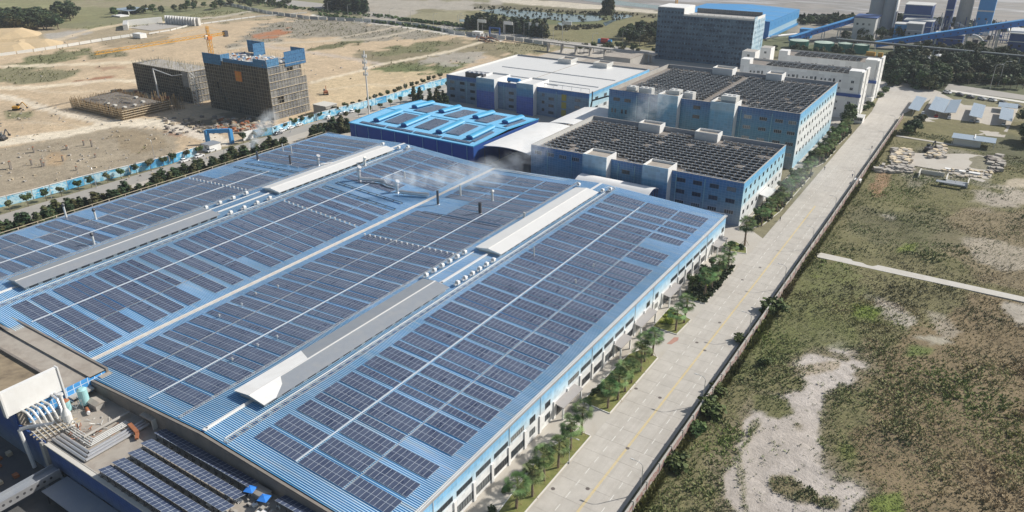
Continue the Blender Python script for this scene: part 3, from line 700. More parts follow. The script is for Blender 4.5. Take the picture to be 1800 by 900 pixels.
y = 67.4
while y < 224: link('pilaster', pil, FAC, (-64.2+154, y-143, 0)); y += 5.86
pipe = MB().tube((.12, 0, 0), (.12, 0, 9.2), .07, 6).mesh('downpipe', [M['white']])
for y in (73.3, 96.9, 108.6, 131.5, 155, 166.4, 184, 207.5): link('downpipe', pipe, FAC, (-64.2+154, y-143, 0))
for (y0, y1) in ((114.5, 123.2), (142.8, 149.0), (154.6, 164.6), (173.5, 182.0), (212.5, 221.5)):
    c = MB().add([(-64.15,y0,3.7),(-64.15,y1,3.7),(-61.9,y1,3.3),(-61.9,y0,3.3),(-64.15,y0,3.45),(-64.15,y1,3.45),(-61.9,y1,3.08),(-61.9,y0,3.08)],
                 [(0,3,2,1),(4,5,6,7),(0,4,7,3),(1,2,6,5),(3,7,6,2),(0,1,5,4)]).build('entrance_canopy', M['canopygrey'], FAC)
    for yy in (y0+.4, y1-.4): MB().box(-62.4, yy-.18, 0, -62.05, yy+.18, 3.1).build('canopy_post', M['white'], FAC)
    MB().box(-64.16, y0+1, 0, -64.08, y1-1, 2.9).build('glass_door', M['glass'], FAC)
# ridge monitors (long raised vents)
def monitor(xc, y0, y1, mm):
    z = zr(xc)-.1; hw = 4.4; ze = z+1.15; zt = z+1.75
    mb = MB()
    mb.add([(xc-hw,y0,ze),(xc+hw,y0,ze),(xc+hw,y1,ze),(xc-hw,y1,ze),(xc,y0,zt),(xc,y1,zt),(xc-hw,y0,ze-.18),(xc+hw,y0,ze-.18),(xc+hw,y1,ze-.18),(xc-hw,y1,ze-.18)],
           [(0,4,5,3),(4,1,2,5),(0,6,7,1,4),(1,7,8,2),(2,8,9,3,5),(3,9,6,0),(6,9,8,7)])
    mb.build('vent_roof', M[mm], FAC)
    MB().box(xc-.16, y0+.1, zt-.03, xc+.16, y1-.1, zt+.09).build('vent_ridge', M['whitemetal'], FAC)
    mb = MB(); mb.box(xc-3.6, y0+.6, z-.6, xc+3.6, y1-.6, ze-.2)
    k = y0+1.5; 
    while k < y1-3:
        mb.box(xc+3.6, k, z+.15, xc+3.72, k+2.2, ze-.3, 1); k += 3.4
    mb.build('vent_body', [M['steel'], M['darksteel']], FAC)
monitor(-109.2, 72.6, 131.2, 'greymetal')
zt_ = zr(-109.2)-.1
MB().add([(-113.65,72.5,zt_+1.21),(-109.2,72.5,zt_+1.81),(-109.2,88,zt_+1.81),(-113.65,90,zt_+1.21),(-104.75,72.5,zt_+1.21),(-104.75,75.5,zt_+1.21),(-107,79,zt_+1.51),(-109.2,80.5,zt_+1.81)], [(0,1,2,3),(1,4,5,6,7)]).build('vent_glare_patch', M['white'], FAC)  # white patch paints the sun glare on the near end of the vent roof
monitor(-109.2, 154.6, 213.5, 'whitemetal')
monitor(-199.8, 72.6, 131.6, 'greymetal'); monitor(-199.8, 155.2, 214, 'whitemetal')
MB().box(-117.5+4, 72.6, 0, -117.4+4, 72.61, .01) if False else None
for x in (-109.2, -199.6):
    MB().box(x-.2, YN+1, zr(x)+.2, x+.2, 72, zr(x)+.42).build('ridge_pipe', M['whitemetal'], FAC)
    MB().box(x+.1, 133.5, zr(x)+.2, x+.6, 154, zr(x)+.5).build('ridge_pipe', M['whitemetal'], FAC)
    MB().box(x-4.3, 133.5, zr(x-4.3)+.2, x-4.1, 154, zr(x-4.3)+.4).build('ridge_pipe', M['whitemetal'], FAC)
    MB().box(x+4.9, YN+1, zr(x+4.9)+.1, x+5.1, 222, zr(x+4.9)+.25).build('side_flashing', M['whitemetal'], FAC)
# ------------------------------------------------------------------ cooling units on the roof (white cowls on feet)
def cowl():
    t = thing('roof_air_unit', 'x', 'air unit', (0,0,0))
    MB().box(-.75, -.75, .9, .75, .75, 1.9).build('housing', M['whitemetal'], t)
    MB().add([(-.8,-.8,1.9),(.8,-.8,1.9),(.8,.8,1.9),(-.8,.8,1.9),(-.45,-.45,2.25),(.45,-.45,2.25),(.45,.45,2.25),(-.45,.45,2.25)],
             [(0,1,5,4),(1,2,6,5),(2,3,7,6),(3,0,4,7),(4,5,6,7)]).build('hood', M['white'], t)
    mb = MB()
    for a in (-.6, .6):
        for b in (-.6, .6): mb.box(a-.06, b-.06, 0, a+.06, b+.06, .9)
    mb.build('stand', M['galv'], t)
    MB().box(-.45, -2.2, .9, .45, -.75, 1.5).build('duct', M['galv'], t)
    return t
CW = cowl(); first = True
spots = []
for k in range(6): spots.append((-104.9+.0, 134.8+k*3.25, 'roadside edge of the front ridge gap', k))
for k in range(6): spots.append((-114.6, 134.0+k*3.4, 'inner edge of the front ridge gap', k))
for k in range(4): spots.append((-194.7, 135+k*5.2, 'near edge of the rear ridge gap', k))
for k in range(4): spots.append((-205.0, 133.5+k*5.3, 'far edge of the rear ridge gap', k))
spots += [(-104.8, 216.5, 'far roof end beside the white ridge vent', 0), (-103.2, 219.2, 'far roof end beside the white ridge vent', 1), (-114.5, 217.5, 'far roof end beyond the white ridge vent', 2),
          (-196.0, 217, 'far end of the rear ridge', 0), (-193.8, 220, 'far end of the rear ridge', 1), (-205, 217.5, 'far end of the rear ridge', 2)]
for x, y, wh, k in spots:
    lab = 'white roof air unit, %s at the %s' % (ordn(k+1), wh)
    if first: o = CW; first = False
    else: o = dup(CW)
    o.location = (x, y, zr(x)+.05); o['label'] = lab; o['group'] = 'white air units along the factory ridges'; o.scale = (.66, .66, .66)

# ------------------------------------------------------------------ solar rows on the factory roof
MW, ML, MPX, MPY = 1.04, 1.80, 1.075, 1.83
def module_geo(mb, x0, x1, y0, y1, z0, z1, t=.05, fr=.014):
    """one framed module; z0 at x0 and z1 at x1"""
    def P(x, y, h): return (x, y, z0+(z1-z0)*(x-x0)/(x1-x0)+h)
    a = [P(x0,y0,t), P(x1,y0,t), P(x1,y1,t), P(x0,y1,t)]
    b = [P(x0+fr,y0+fr,t), P(x1-fr,y0+fr,t), P(x1-fr,y1-fr,t), P(x0+fr,y1-fr,t)]
    c = [P(x0,y0,0), P(x1,y0,0), P(x1,y1,0), P(x0,y1,0)]
    mb.add(a+b+c, [(4,5,6,7)], 1)
    s = len(mb.v)-12
    for i in range(4):
        j = (i+1) % 4
        mb.f.append((s+i, s+j, s+4+j, s+4+i)); mb.m.append(0)
        mb.f.append((s+8+i, s+8+j, s+j, s+i)); mb.m.append(0)
    mb.f.append((s+11, s+10, s+9, s+8)); mb.m.append(0)
def mod_mesh(slope):
    mb = MB(); module_geo(mb, -MW/2, MW/2, -ML/2, ML/2, -slope*MW/2, slope*MW/2)
    # shared grid line across each module
    return mb.mesh('solar_module', [M['solarframe'], M['cell']])
SL = (EZ[4]-EZ[3])/(EX[4]-EX[3])      # falls towards +x
MODM = {1: mod_mesh(SL), -1: mod_mesh(-SL)}
BAYS = [dict(nm='slope beside the road', s=1, bl=[-100.1, -88.6, -77.3], n=[10, 10, 9]),
        dict(nm='slope from valley to front ridge', s=-1, bl=[-150.6, -139.3, -127.8], n=[10, 10, 10]),
        dict(nm='slope from rear ridge to valley', s=1, bl=[-190.7, -179.3, -168.1], n=[10, 10, 10]),
        dict(nm='slope beyond the rear ridge', s=-1, bl=[-242.0, -231.0, -220.1], n=[10, 10, 10])]
T1 = [(66.1,2),(70.8,2),(76.2,2),(80.9,1),(83.3,2),(87.8,2),(92.6,1),(95.1,2),(99.7,2),(104.5,1),(107.0,2),(111.6,2),(116.4,1),(118.9,2),(123.4,2),(128.2,1),
      (130.5,2),(135.0,2),(139.8,1),(142.0,2),(146.7,2),(151.4,1),(153.8,2),(158.3,2),(163.0,1),(165.3,2),(169.8,2),(174.6,1),(176.8,2),(181.4,2),(186.1,1),(188.3,2),(192.9,2),(198.6,2),(204.0,2),(209.6,2),(213.9,2)]
T3 = [(66.9,2),(71.5,2),(77.0,2),(81.0,1),(83.3,2),(88.0,2),(92.7,2),(97.0,1),(100.6,2),(106.0,2),(111.7,2),(116.5,1),(118.8,2),(123.4,2),(128.1,1),(130.6,2),
      (135.1,2),(139.8,2),(144.0,1),(146.2,1),(148.7,2),(153.4,2),(158.9,2),(164.4,2),(180.5,2),(185.2,2),(190.6,2),(195.2,2),(201,2),(205.8,2),(211.5,2),(216,2)]
T4 = [(62.9,1),(66.9,2),(71.5,2),(76.8,2),(81.6,1),(83.8,2),(88.3,2),(93.8,2),(98.0,1),(100.7,2),(106.3,2),(111.8,2),(116.5,1),(118.8,2),(123.4,2),(128.2,1),(130.6,2),
      (135.2,2),(139.8,2),(143.8,1),(146.1,1),(148.7,2),(153.2,2),(157.8,2),(161.6,1),(163.9,2),(181,2),(185.4,2),(190.4,2),(195.4,2),(200.4,2),(206,2),(211.5,2),(216,2)]
def blocks(b, k, y, d):
    B = [0, 1, 2]
    if b == 0:
        if k == 3: B = [0, 1]
        if k in (30, 27): B = [0, 1]
        if k in (31,): B = [0, 1]
    if b == 2:
        if k in (3, 7): B = [0, 1]
        if k in (11,): B = [0, 1]
        if k in (19,): B = [0, 1, 2]
        if k in (24,): B = [0, 1]
        if k == 25: B = [0, 1]
    if b == 1:
        if 172 < y < 176: B = [1, 2]
        if 176 < y < 182: B = [1, 2]
        if 185 < y < 187.5: B = [1, 2]
    if b == 3:
        if k in (4, 11, 7): B = [1, 2]
        if 157 < y < 165: B = [1, 2]
    return B
for bi, B in enumerate(BAYS):
    T = (T1, T1, T3, T4)[bi]
    for k, (y0, d) in enumerate(T):
        bl = blocks(bi, k, y0, d)
        if bi == 3 and 165 < y0 < 180: continue
        xa = B['bl'][bl[0]]; xc = B['bl'][1]+5
        deep = 'two deep' if d == 2 else 'one deep'
        nm = 'nearest' if k == 0 else ('farthest' if k == len(T)-1 else ordn(k+1)+' nearest')
        full = '' if len(bl) == 3 else ', cut short'
        t = thing('solar_row', '%s solar row, %s%s, on the %s' % (nm, deep, full, B['nm']), 'solar panel row', (xc, y0, zr(xc)), 0, 'rows of solar panels on the factory roof')
        single = (bi < 2 and y0 < 101)
        mb = MB(); rl = MB()
        for bb in bl:
            x0 = B['bl'][bb]; nn = B['n'][bb]
            if bi == 0 and bb == 0 and y0 > 115: x0 -= 1.07; nn += 1
            for j in range(d):
                for i in range(nn):
                    xx = x0+i*MPX; yy = y0+j*MPY
                    za = zr(xx)+.24; zb = zr(xx+MW)+.24
                    if single:
                        mo = link('solar_module', MODM[B['s']], t, (xx+MW/2-xc, yy+ML/2-y0, (za+zb)/2-zr(xc)))
                    else: module_geo(mb, xx, xx+MW, yy, yy+ML, za, zb)
                for fy in (.45, 1.45):
                    rl.bar((x0, y0+j*MPY+fy, zr(x0)+.20), (x0+nn*MPX, y0+j*MPY+fy, zr(x0+nn*MPX)+.20), .06, .08)
            for fx in range(0, nn+1, 3):
                for fy in (.3, d*MPY-.3): rl.box(x0+fx*MPX-.04, y0+fy-.04, zr(x0+fx*MPX)+.02, x0+fx*MPX+.04, y0+fy+.04, zr(x0+fx*MPX)+.2)
        if mb.v: stuff(mb.build('solar_modules', [M['solarframe'], M['cell']], t))
        stuff(rl.build('mounting_rails', M['galv'], t))
# bare mounting rails where panels are missing
for k, (x0, x1, y) in enumerate(((-190, -157.5, 169.5), (-189, -159, 174.8), (-238.5, -209, 169.8), (-238, -209, 174.8), (-148, -118, 172.5))):
    rl = MB()
    for dy in (0, 1.2): rl.bar((x0, y+dy, zr(x0)+.34), (x1, y+dy, zr(x1)+.34), .10, .12)
    for i in range(9):
        xx = x0+(x1-x0)*i/8; rl.box(xx-.05, y-.05, zr(xx), xx+.05, y+1.25, zr(xx)+.3)
    o = rl.build('empty_panel_rack', M['darksteel'], off=((x0+x1)/2, y, zr((x0+x1)/2)))
    tag(o, ['empty panel rack nearest the valley smoke pipes', 'empty panel rack just below the long ducts', 'nearer empty rack on the roof slope beyond the rear ridge', 'farther empty rack on the slope beyond the rear ridge', 'empty panel rack below the black chimney pair'][k], 'panel rack', 'empty panel racks on the roof')
# row of small cowls (shade posts) across slopes
for nm, x0, x1, y, lab in (('a', -151, -117, 149.2, 'line of small white vent caps across the slope below the front ridge'), ('b', -190, -158, 152.6, 'line of small white vent caps across the slope above the valley'), ('c', -241, -208, 152.6, 'line of small white vent caps across the slope beyond the rear ridge')):
    t = thing('vent_cap_line', lab, 'roof vents', ((x0+x1)/2, y, zr((x0+x1)/2)), 0, 'lines of vent caps on the roof')
    cm = MB().box(-.12, -.12, 0, .12, .12, .5).box(-.22, -.22, .5, .22, .22, .66).mesh('vent_cap', [M['whitemetal']])
    k = 0; xx = x0
    while xx < x1:
        link('vent_cap', cm, t, (xx-t.location.x, 0, zr(xx)-t.location.z+.1)); xx += 2.1

# ------------------------------------------------------------------ chimneys and ducts on the factory roof
def stack(px, py, ptop, r, mm, lab, cap='none', group='chimneys on the factory roof'):
    z = 10.5
    for _ in range(20): p = at(px, py, z); z = zr(p.x)
    # height from the top seen in the photograph, at the same place
    lo, hi = z, 60
    for _ in range(40):
        mid = (lo+hi)/2
        if project(np.array([p.x]), np.array([p.y]), mid)[0][1] > ptop: lo = mid
        else: hi = mid
    t = thing('roof_chimney', lab, 'chimney', (p.x, p.y, z), 0, group)
    h = lo-z; m_ = M[mm]
    MB().tube((p.x,p.y,z-.1), (p.x,p.y,z+h), r, 12).build('pipe', m_, t)
    MB().tube((p.x,p.y,z-.1), (p.x,p.y,z+.35), r*1.8, 12, 0, r*1.2).build('base_collar', M['galv'], t)
    if cap == 'cone':
        mb = MB().tube((p.x,p.y,z+h+.25), (p.x,p.y,z+h+.8), r*2.0, 12, 0, .05)
        for a in range(4): mb.tube((p.x+r*math.cos(a*1.57), p.y+r*math.sin(a*1.57), z+h-.05), (p.x+r*math.cos(a*1.57), p.y+r*math.sin(a*1.57), z+h+.3), .04, 4)
        mb.build('rain_cap', m_, t)
    if cap == 'ball':
        mb = MB(); mb.tube((p.x,p.y,z+h-.2), (p.x-.1,p.y,z+h+.35), r*1.1, 12, 0, r*1.9); mb.tube((p.x-.1,p.y,z+h+.35), (p.x-.15,p.y,z+h+.9), r*1.9, 12, 0, r*.8)
        mb.build('turbine_cap', M['darksteel'], t)
    if cap == 'flare':
        mb = MB(); mb.tube((p.x,p.y,z+h-.9), (p.x,p.y,z+h-.5), r*1.5, 12); mb.tube((p.x-.1,p.y,z+h), (p.x+.5,p.y,z+h+.9), r*1.2, 10, 0, r*1.5)
        mb.build('flared_outlet', m_, t)
    return t, z, h
stack(770, 360, 335, .42, 'darksteel', 'dark chimney beside the valley gutter of the factory roof')
stack(844, 376, 356, .55, 'darksteel', 'short thick black chimney on the slope above the valley')
stack(809.5, 345, 325, .32, 'steel', 'pale slim chimney beside the valley line')
stack(865.5, 353.5, 337, .35, 'steel', 'pale chimney with a hooded top near the front ridge', 'cone')
stack(711.5, 314, 302, .28, 'steel', 'thin pale pipe rising among panels behind the smoking duct')
stack(632.5, 318, 297, .55, 'galv', 'grey chimney with flared mouth at the end of the upper duct', 'flare')
stack(641.5, 291, 280, .42, 'steel', 'grey chimney with flared mouth beside the rear ridge vent', 'flare')
stack(698.5, 339, 322, .55, 'galv', 'smoking grey chimney in the middle of the two ducts', 'flare')
stack(511, 290, 273, .40, 'darksteel', 'dark chimney in the middle of the rear slope')
stack(560, 291, 277, .5, 'galv', 'grey chimney with flared mouth beside the white rear ridge vent', 'flare')
stack(453.5, 282, 266, .40, 'darksteel', 'dark chimney at the far eave of the rear slope')
stack(497.5, 265, 253, .22, 'steel', 'thin white vent pipe near the far eave, left one of the close pair')
stack(512.8, 270, 256, .22, 'steel', 'thin white vent pipe near the far eave, right one of the close pair')
stack(117, 383, 362, .30, 'steel', 'white vent pipe with dark ball cap at the eave by the hedge', 'ball')
stack(169, 386, 371, .30, 'steel', 'white vent pipe with dark ball cap among panels of the rear slope', 'ball')
stack(166, 430, 414, .30, 'steel', 'white vent pipe with dark ball cap beside the grey rear ridge vent', 'ball')
stack(1043, 470, 464, .18, 'steel', 'small dark stub vent pipe on the roadside slope, farther one')
stack(1011.5, 499, 491, .18, 'steel', 'small dark stub vent pipe on the roadside slope, nearer one')
stack(938.5, 452, 434, .16, 'steel', 'slim pole beside the walkway of the roadside slope')
stack(921.5, 383, 373, .35, 'steel', 'stub chimney against the near side of the white front ridge vent')
for k, (px, py) in enumerate([(409,636),(453.5,611),(487.5,596),(386,559),(425.5,539),(450,520),(489,507),(230,634),(270,616),(308,597),(350,575)]):
    z = 10.5
    for _ in range(12): p = at(px, py, z); z = zr(p.x)
    if k > 6: continue
    t = thing('small_roof_vent', 'small grey vent between solar rows near the valley, %s from front' % ordn(k+1), 'roof vent', (p.x, p.y, z), 0, 'small vents among the solar rows')
    MB().tube((p.x,p.y,z), (p.x,p.y,z+.7), .16, 8).build('neck', M['galv'], t)
    MB().tube((p.x,p.y,z+.7), (p.x,p.y,z+1.05), .34, 10, 0, .2).build('cap', M['galv'], t)
def duct(pts, r, lab):
    P = []
    for px, py, dz in pts:
        z = 10.5
        for _ in range(15): p = at(px, py, z+dz); z = zr(p.x)
        P.append(Vector((p.x, p.y, z+dz)))
    t = thing('roof_duct', lab, 'duct', P[0], 0, 'insulated ducts on the factory roof')
    for a, b in zip(P, P[1:]): MB().tube(a, b, r, 12).build('duct_section', M['galv'], t)
    mb = MB()
    for a, b in zip(P, P[1:]):
        nn = max(1, int((b-a).length/2.2))
        for i in range(nn):
            c = a.lerp(b, (i+.5)/nn); d = (b-a).normalized()
            mb.tube(c-d*.08, c+d*.08, r*1.18, 12)
            mb.tube((c.x, c.y, c.z-r), (c.x, c.y, c.z-r-.9), .07, 5)
    mb.build('duct_collars', M['galv'], t)
duct([(634,314,1.6),(650,315,1.5),(676,318,1.3)], .65, 'pale insulated duct leading from the flared chimney across the slope')
duct([(676,318,1.3),(680,324,1.1),(696,328,1.1)], .45, 'short bent duct joining the two insulated ducts')
duct([(702,337,1.5),(730,340,1.3),(754,342,1.2)], .65, 'pale insulated duct ending in a rounded nose near the valley')
duct([(456,281.5,.8),(485,286,.8),(509,290,.8)], .22, 'thin pale pipe linking two dark chimneys on the rear slope')
duct([(511,291,.5),(525,294,.5)], .2, 'short thin pipe beyond the middle dark chimney')
duct([(563,289,1.8),(584,286,1.4)], .35, 'pale duct from the flared chimney to the rear ridge vent')

# ------------------------------------------------------------------ flat-roofed production blocks
def wall_windows(parent, me_, face, pos, ys, zs):
    """face 'x': wall facing +x at x=pos; 'y': wall facing -y at y=pos"""
    L_ = parent.location
    for z in zs:
        for a in ys:
            if face == 'x': link('window', me_, parent, (pos-L_.x, a-L_.y, z-L_.z))
            else: link('window', me_, parent, (a-L_.x, pos-L_.y, z-L_.z), rz=-math.pi/2)
def parapet(parent, x0, y0, x1, y1, z, h, t, mats, names=('front_wall','side_wall','back_wall','left_wall')):
    """four walls up to the parapet top, t thick; mats for -y, +x, +y, -x"""
    MB().box(x0, y0, -.2, x1, y0+t, z+h).build(names[0], mats[0], parent)
    MB().box(x1-t, y0+t, -.2, x1, y1, z+h).build(names[1], mats[1], parent)
    MB().box(x0, y1-t, -.2, x1-t, y1, z+h).build(names[2], mats[2], parent)
    MB().box(x0, y0+t, -.2, x0+t, y1-t, z+h).build(names[3], mats[3], parent)
    cp = MB(); zz = z+h
    cp.box(x0-.06, y0-.06, zz, x1+.06, y0+t+.04, zz+.08); cp.box(x1-t-.04, y0+t+.04, zz, x1+.06, y1+.06, zz+.08)
    cp.box(x0-.06, y1-t-.04, zz, x1-t-.04, y1+.06, zz+.08); cp.box(x0-.06, y0+t+.04, zz, x0+t+.04, y1-t-.04, zz+.08)
    cp.build('parapet_coping', M['concrete'], parent)
def rack_field(x0, x1, y0, y1, z, pitch, cell, where, grp, skip=None, h=1.15, dep=2.3, cat='solar panel rack'):
    """rows of tilted panels on white ballasted frames, backs towards the camera"""
    k = 0; y = y0; rk = random.Random(int(x0+y0)); h0, dep0 = h, dep
    while y < y1:
        skp = skip(y) if skip else []
        k += 1
        t = thing('solar_rack_row', 'raised dark panels on white feet, %s row of the %s' % (ordn(k), where), cat, ((x0+x1)/2, y, z), 0, grp)
        pm = MB(); sm_ = MB()
        xx = x0; j = 0
        while xx < x1-.5:
            if not any(a <= xx < b for a, b in skp) and rk.random() > .035:
                h = h0+rk.uniform(-.1, .12); dep = dep0; zt, zb = z+h, z+.35
                xe = xx+cell-.22
                # tilted module pair: low edge far (+y), faces the sun
                pm.add([(xx,y,zt),(xe,y,zt),(xe,y+dep,zb),(xx,y+dep,zb),(xx,y,zt-.06),(xe,y,zt-.06),(xe,y+dep,zb-.06),(xx,y+dep,zb-.06)],
                       [(4,5,1,0),(5,6,2,1),(6,7,3,2),(7,4,0,3)], 0)
                pm.add([(xx,y,zt),(xe,y,zt),(xe,y+dep,zb),(xx,y+dep,zb)], [(0,1,2,3)], 1)
                pm.add([(xx,y,zt-.06),(xe,y,zt-.06),(xe,y+dep,zb-.06),(xx,y+dep,zb-.06)], [(3,2,1,0)], 2)
                sm_.box(xx-.10, y-.20, z, xx+.26, y+.14, z+h+.10)
                sm_.box(xx+.26, y-.34, z+.0, xx+cell*.60, y-.06, z+.34)
                sm_.box(xx-.02, y+dep-.2, z, xx+.2, y+dep, z+.32)
                sm_.box(xx+.26, y-.10, zt-.05, xe, y+.02, zt+.05)
            xx += cell; j += 1
        if pm.v:
            stuff(pm.build('panels', [M['solarframe'], M['cell'], M['back']], t)); stuff(sm_.build('support_feet', M['steel'], t))
        y += pitch
def stairtower(parent, x0, y0, x1, y1, z, m_, side='white', roof='roofconc'):
    MB().box(x0, y0, -.2, x1, y0+.3, z).build('stair_tower_front', M[m_], parent)
    MB().box(x1-.3, y0+.3, -.2, x1, y1, z).build('stair_tower_side', M[side], parent)
    MB().box(x0, y0+.3, -.2, x0+.3, y1, z).build('stair_tower_side', M[side], parent)
    MB().box(x0+.3, y1-.3, -.2, x1-.3, y1, z).build('stair_tower_back', M[side], parent)
    MB().box(x0+.3, y0+.3, z-.9, x1-.3, y1-.3, z-.8).build('stair_tower_roof', M[roof], parent)
w4 = window_mesh(3.2, 1.5, 4); w4d = window_mesh(3.2, 1.5, 3, fr='darksteel'); w2 = window_mesh(1.6, 1.5, 2, fr='darksteel'); wn = window_mesh(.9, 1.9, 1, fr='darksteel')
# block A
A = thing('production_block', 'three storey blue tiled block right behind the factory, its dark roof full of raised panels', 'factory block', (-106, 267, 0))
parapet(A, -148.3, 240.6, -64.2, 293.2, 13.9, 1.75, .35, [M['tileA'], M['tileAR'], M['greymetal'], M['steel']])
MB().box(-147.9, 241, 13.6, -64.6, 292.8, 13.9).build('roof', M['darkconc'], A)
stairtower(A, -124, 287.5, -114.4, 293.4, 17.3, 'steel', 'white'); stairtower(A, -99.2, 287.5, -89.7, 293.4, 17.3, 'steel', 'white')
stairtower(A, -123.4, 236.6, -113.6, 245, 17.2, 'stairA'); stairtower(A, -99.4, 236.6, -89.8, 245, 17.2, 'stairA')
wall_windows(A, w2, 'x', -64.16, [244+5.1*i for i in range(10)], [12.0-.6, 7.6, 3.6])
wall_windows(A, w4d, 'y', 240.56, [-86.2, -80.2, -74.2, -68.2], [12.0, 7.8]); wall_windows(A, w4, 'y', 240.56, [-86.2, -80.2, -74.2, -68.2], [3.8])
wall_windows(A, w4, 'y', 240.56, [-145, -139.5, -134, -128.5], [12.2]); wall_windows(A, w4d, 'y', 240.56, [-107.5], [11.0])
for x in (-140.7, -130, -110.5, -104, -88, -77.6): MB().tube((x, 240.45, 0), (x, 240.45, 14.6), .09, 6).build('downpipe', M['mint'], A)
for (y0, y1) in ((262, 272),):
    MB().add([(-64.1,y0,5.2),(-64.1,y1,5.2),(-60.6,y1,4.5),(-60.6,y0,4.5),(-64.1,y0,4.9),(-64.1,y1,4.9),(-60.6,y1,4.2),(-60.6,y0,4.2)], [(0,3,2,1),(4,5,6,7),(0,4,7,3),(1,2,6,5),(3,7,6,2)]).build('entrance_canopy', M['steel'], A)
rack_field(-146, -66.3, 243.6, 288.5, 13.9, 3.2, 2.8, 'nearer blue block roof', 'raised panel rows on the nearer blue block',
           skip=lambda y: ([(-126, -112), (-102, -88)] if y < 247 or y > 284 else []) + [(-106.5, -104.8)])
# block B
B_ = thing('production_block', 'tall blue tiled block behind the panelled block, white side wall with slanting window rows', 'factory block', (-108, 349, 0))
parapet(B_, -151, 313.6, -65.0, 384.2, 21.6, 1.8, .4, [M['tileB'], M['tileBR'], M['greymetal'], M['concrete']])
MB().box(-150.5, 314.1, 21.3, -65.5, 383.7, 21.6).build('roof', M['darkconc'], B_)
stairtower(B_, -125.3, 309.6, -116.0, 318, 25.0, 'stairB'); stairtower(B_, -101, 308.8, -90.6, 318, 25.0, 'stairB')
stairtower(B_, -124.3, 377, -114, 384.6, 25.6, 'steel', 'white'); stairtower(B_, -97.2, 377, -89.6, 384.6, 25.6, 'steel', 'white')
wall_windows(B_, w2, 'x', -64.96, [318+5.4*i for i in range(12)], [18.2, 14.0, 9.6, 5.2])
for z in (18.6, 14.2, 9.6, 5.0): wall_windows(B_, w4, 'y', 313.56, [-86, -79.5, -73, -67.6], [z])
wall_windows(B_, w4d, 'y', 313.56, [-147, -141.5], [18.4]); wall_windows(B_, wn, 'y', 313.56, [-149, -147.4, -144, -142], [12.8])
wall_windows(B_, w4d, 'y', 313.56, [-108.5], [19.6, 15.5, 9.0])
for x in (-137, -131, -89, -76): MB().tube((x, 313.45, 0), (x, 313.45, 22), .1, 6).build('downpipe', M['mint'], B_)
for k, (x0, y0, w_, d_, h_, lab) in enumerate([(-143, 315, 4.6, 3.4, 3.0, 'left end, beside the railing'), (-137, 315.3, 6.2, 3.6, 3.0, 'left, with a rounded white end'),
        (-122.8, 315.5, 5.0, 4.5, 3.6, 'middle, paler and taller'), (-116, 316.2, 4.2, 4.2, 3.2, 'middle, boxy and beige'), (-97.8, 312, 6.4, 5.0, 3.0, 'standing on the stair tower roof')]):
    z = 21.6 if k < 4 else 24.2
    t = thing('rooftop_cooler', 'pale rooftop cooling box on the tall blue block, %s' % lab, 'cooling unit', (x0+w_/2, y0+d_/2, z), 0, 'cooling boxes on the tall blue block'); h_ += .7 if k < 4 else 0
    MB().box(x0, y0, z, x0+w_, y0+d_, z+h_).build('casing', M['steel'], t)
    mb = MB()
    for i in range(max(1, int(w_/2))): mb.tube((x0+1.1+i*2, y0+d_/2, z+h_), (x0+1.1+i*2, y0+d_/2, z+h_+.35), .7, 12)
    mb.build('fan_ring', M['whitemetal'], t)
    MB().box(x0+.3, y0-.04, z+.3, x0+w_-.3, y0, z+1.2).build('louvre', M['greymetal'], t)
rack_field(-146, -67.0, 319, 378.5, 21.6, 3.3, 2.9, 'tall blue block roof', 'raised panel rows on the tall blue block',
           skip=lambda y: ([(-147, -88)] if y < 321.5 else ([(-126, -115),(-101.5,-90)] if y < 324 else []))+[(-109, -107.2)])
# block C: white roof
C_ = thing('production_block', 'wide three storey blue grey block with a large white roof', 'factory block', (-217, 370, 0))
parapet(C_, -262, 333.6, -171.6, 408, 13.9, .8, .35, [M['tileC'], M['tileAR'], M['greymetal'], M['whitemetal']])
MB().box(-261.6, 334, 13.6, -172, 407.6, 13.9).build('roof', M['whitemetal'], C_)
for y, x0, x1 in ((352, -256, -176), (372, -250, -176), (344, -243, -196)): MB().box(x0, y, 13.9, x1, y+.8, 14.15).build('roof_gutter', M['greymetal'], C_)
MB().box(-216.4, 336, 13.9, -215.8, 405, 14.05).build('roof_seam', M['concrete'], C_)
stairtower(C_, -238.6, 329.8, -227, 346, 16.4, 'tileC2', 'white', 'whitemetal'); stairtower(C_, -212.6, 329.8, -202.4, 346, 16.4, 'tileC2', 'white', 'whitemetal')
stairtower(C_, -228, 400, -219, 408.6, 16.6, 'steel', 'steel'); stairtower(C_, -204, 400, -195, 408.6, 16.6, 'steel', 'steel')
wall_windows(C_, w4d, 'y', 333.56, [-258, -251, -244], [10.2, 6.4, 2.4]); wall_windows(C_, w2, 'y', 333.56, [-240.4, -198.4], [10.2, 6.4, 2.4])
wall_windows(C_, w4d, 'y', 333.56, [-218.4, -193.6], [8.6, 5.0, 1.4]); wall_windows(C_, w4d, 'y', 333.56, [-178], [9.8, 6.2, 2.4])
yp = mat('yellow_wall_panel', (.36,.31,.06), .6, var=.1)
for z in (9.4, 5.4, 1.4): MB().box(-187.4, 333.45, z, -184.6, 333.6, z+3.2).build('yellow_panel', yp, C_)
wall_windows(C_, w4d, 'x', -171.56, [342, 352, 362, 372], [10.2, 5.4])
for x in (-248, -223, -190.5): MB().tube((x, 333.4, 0), (x, 333.4, 13.5), .1, 6).build('downpipe', M['mint'], C_)
mb = MB()
for x in (-199, -193.6, -188.2, -182.8, -177.4, -172.4): mb.tube((x, 335.5, 14.7), (x, 335.5, 16.6), .1, 6)
mb.tube((-199, 335.5, 16.6), (-172.4, 335.5, 16.6), .16, 6); mb.build('roof_railing', M['steel'], C_)
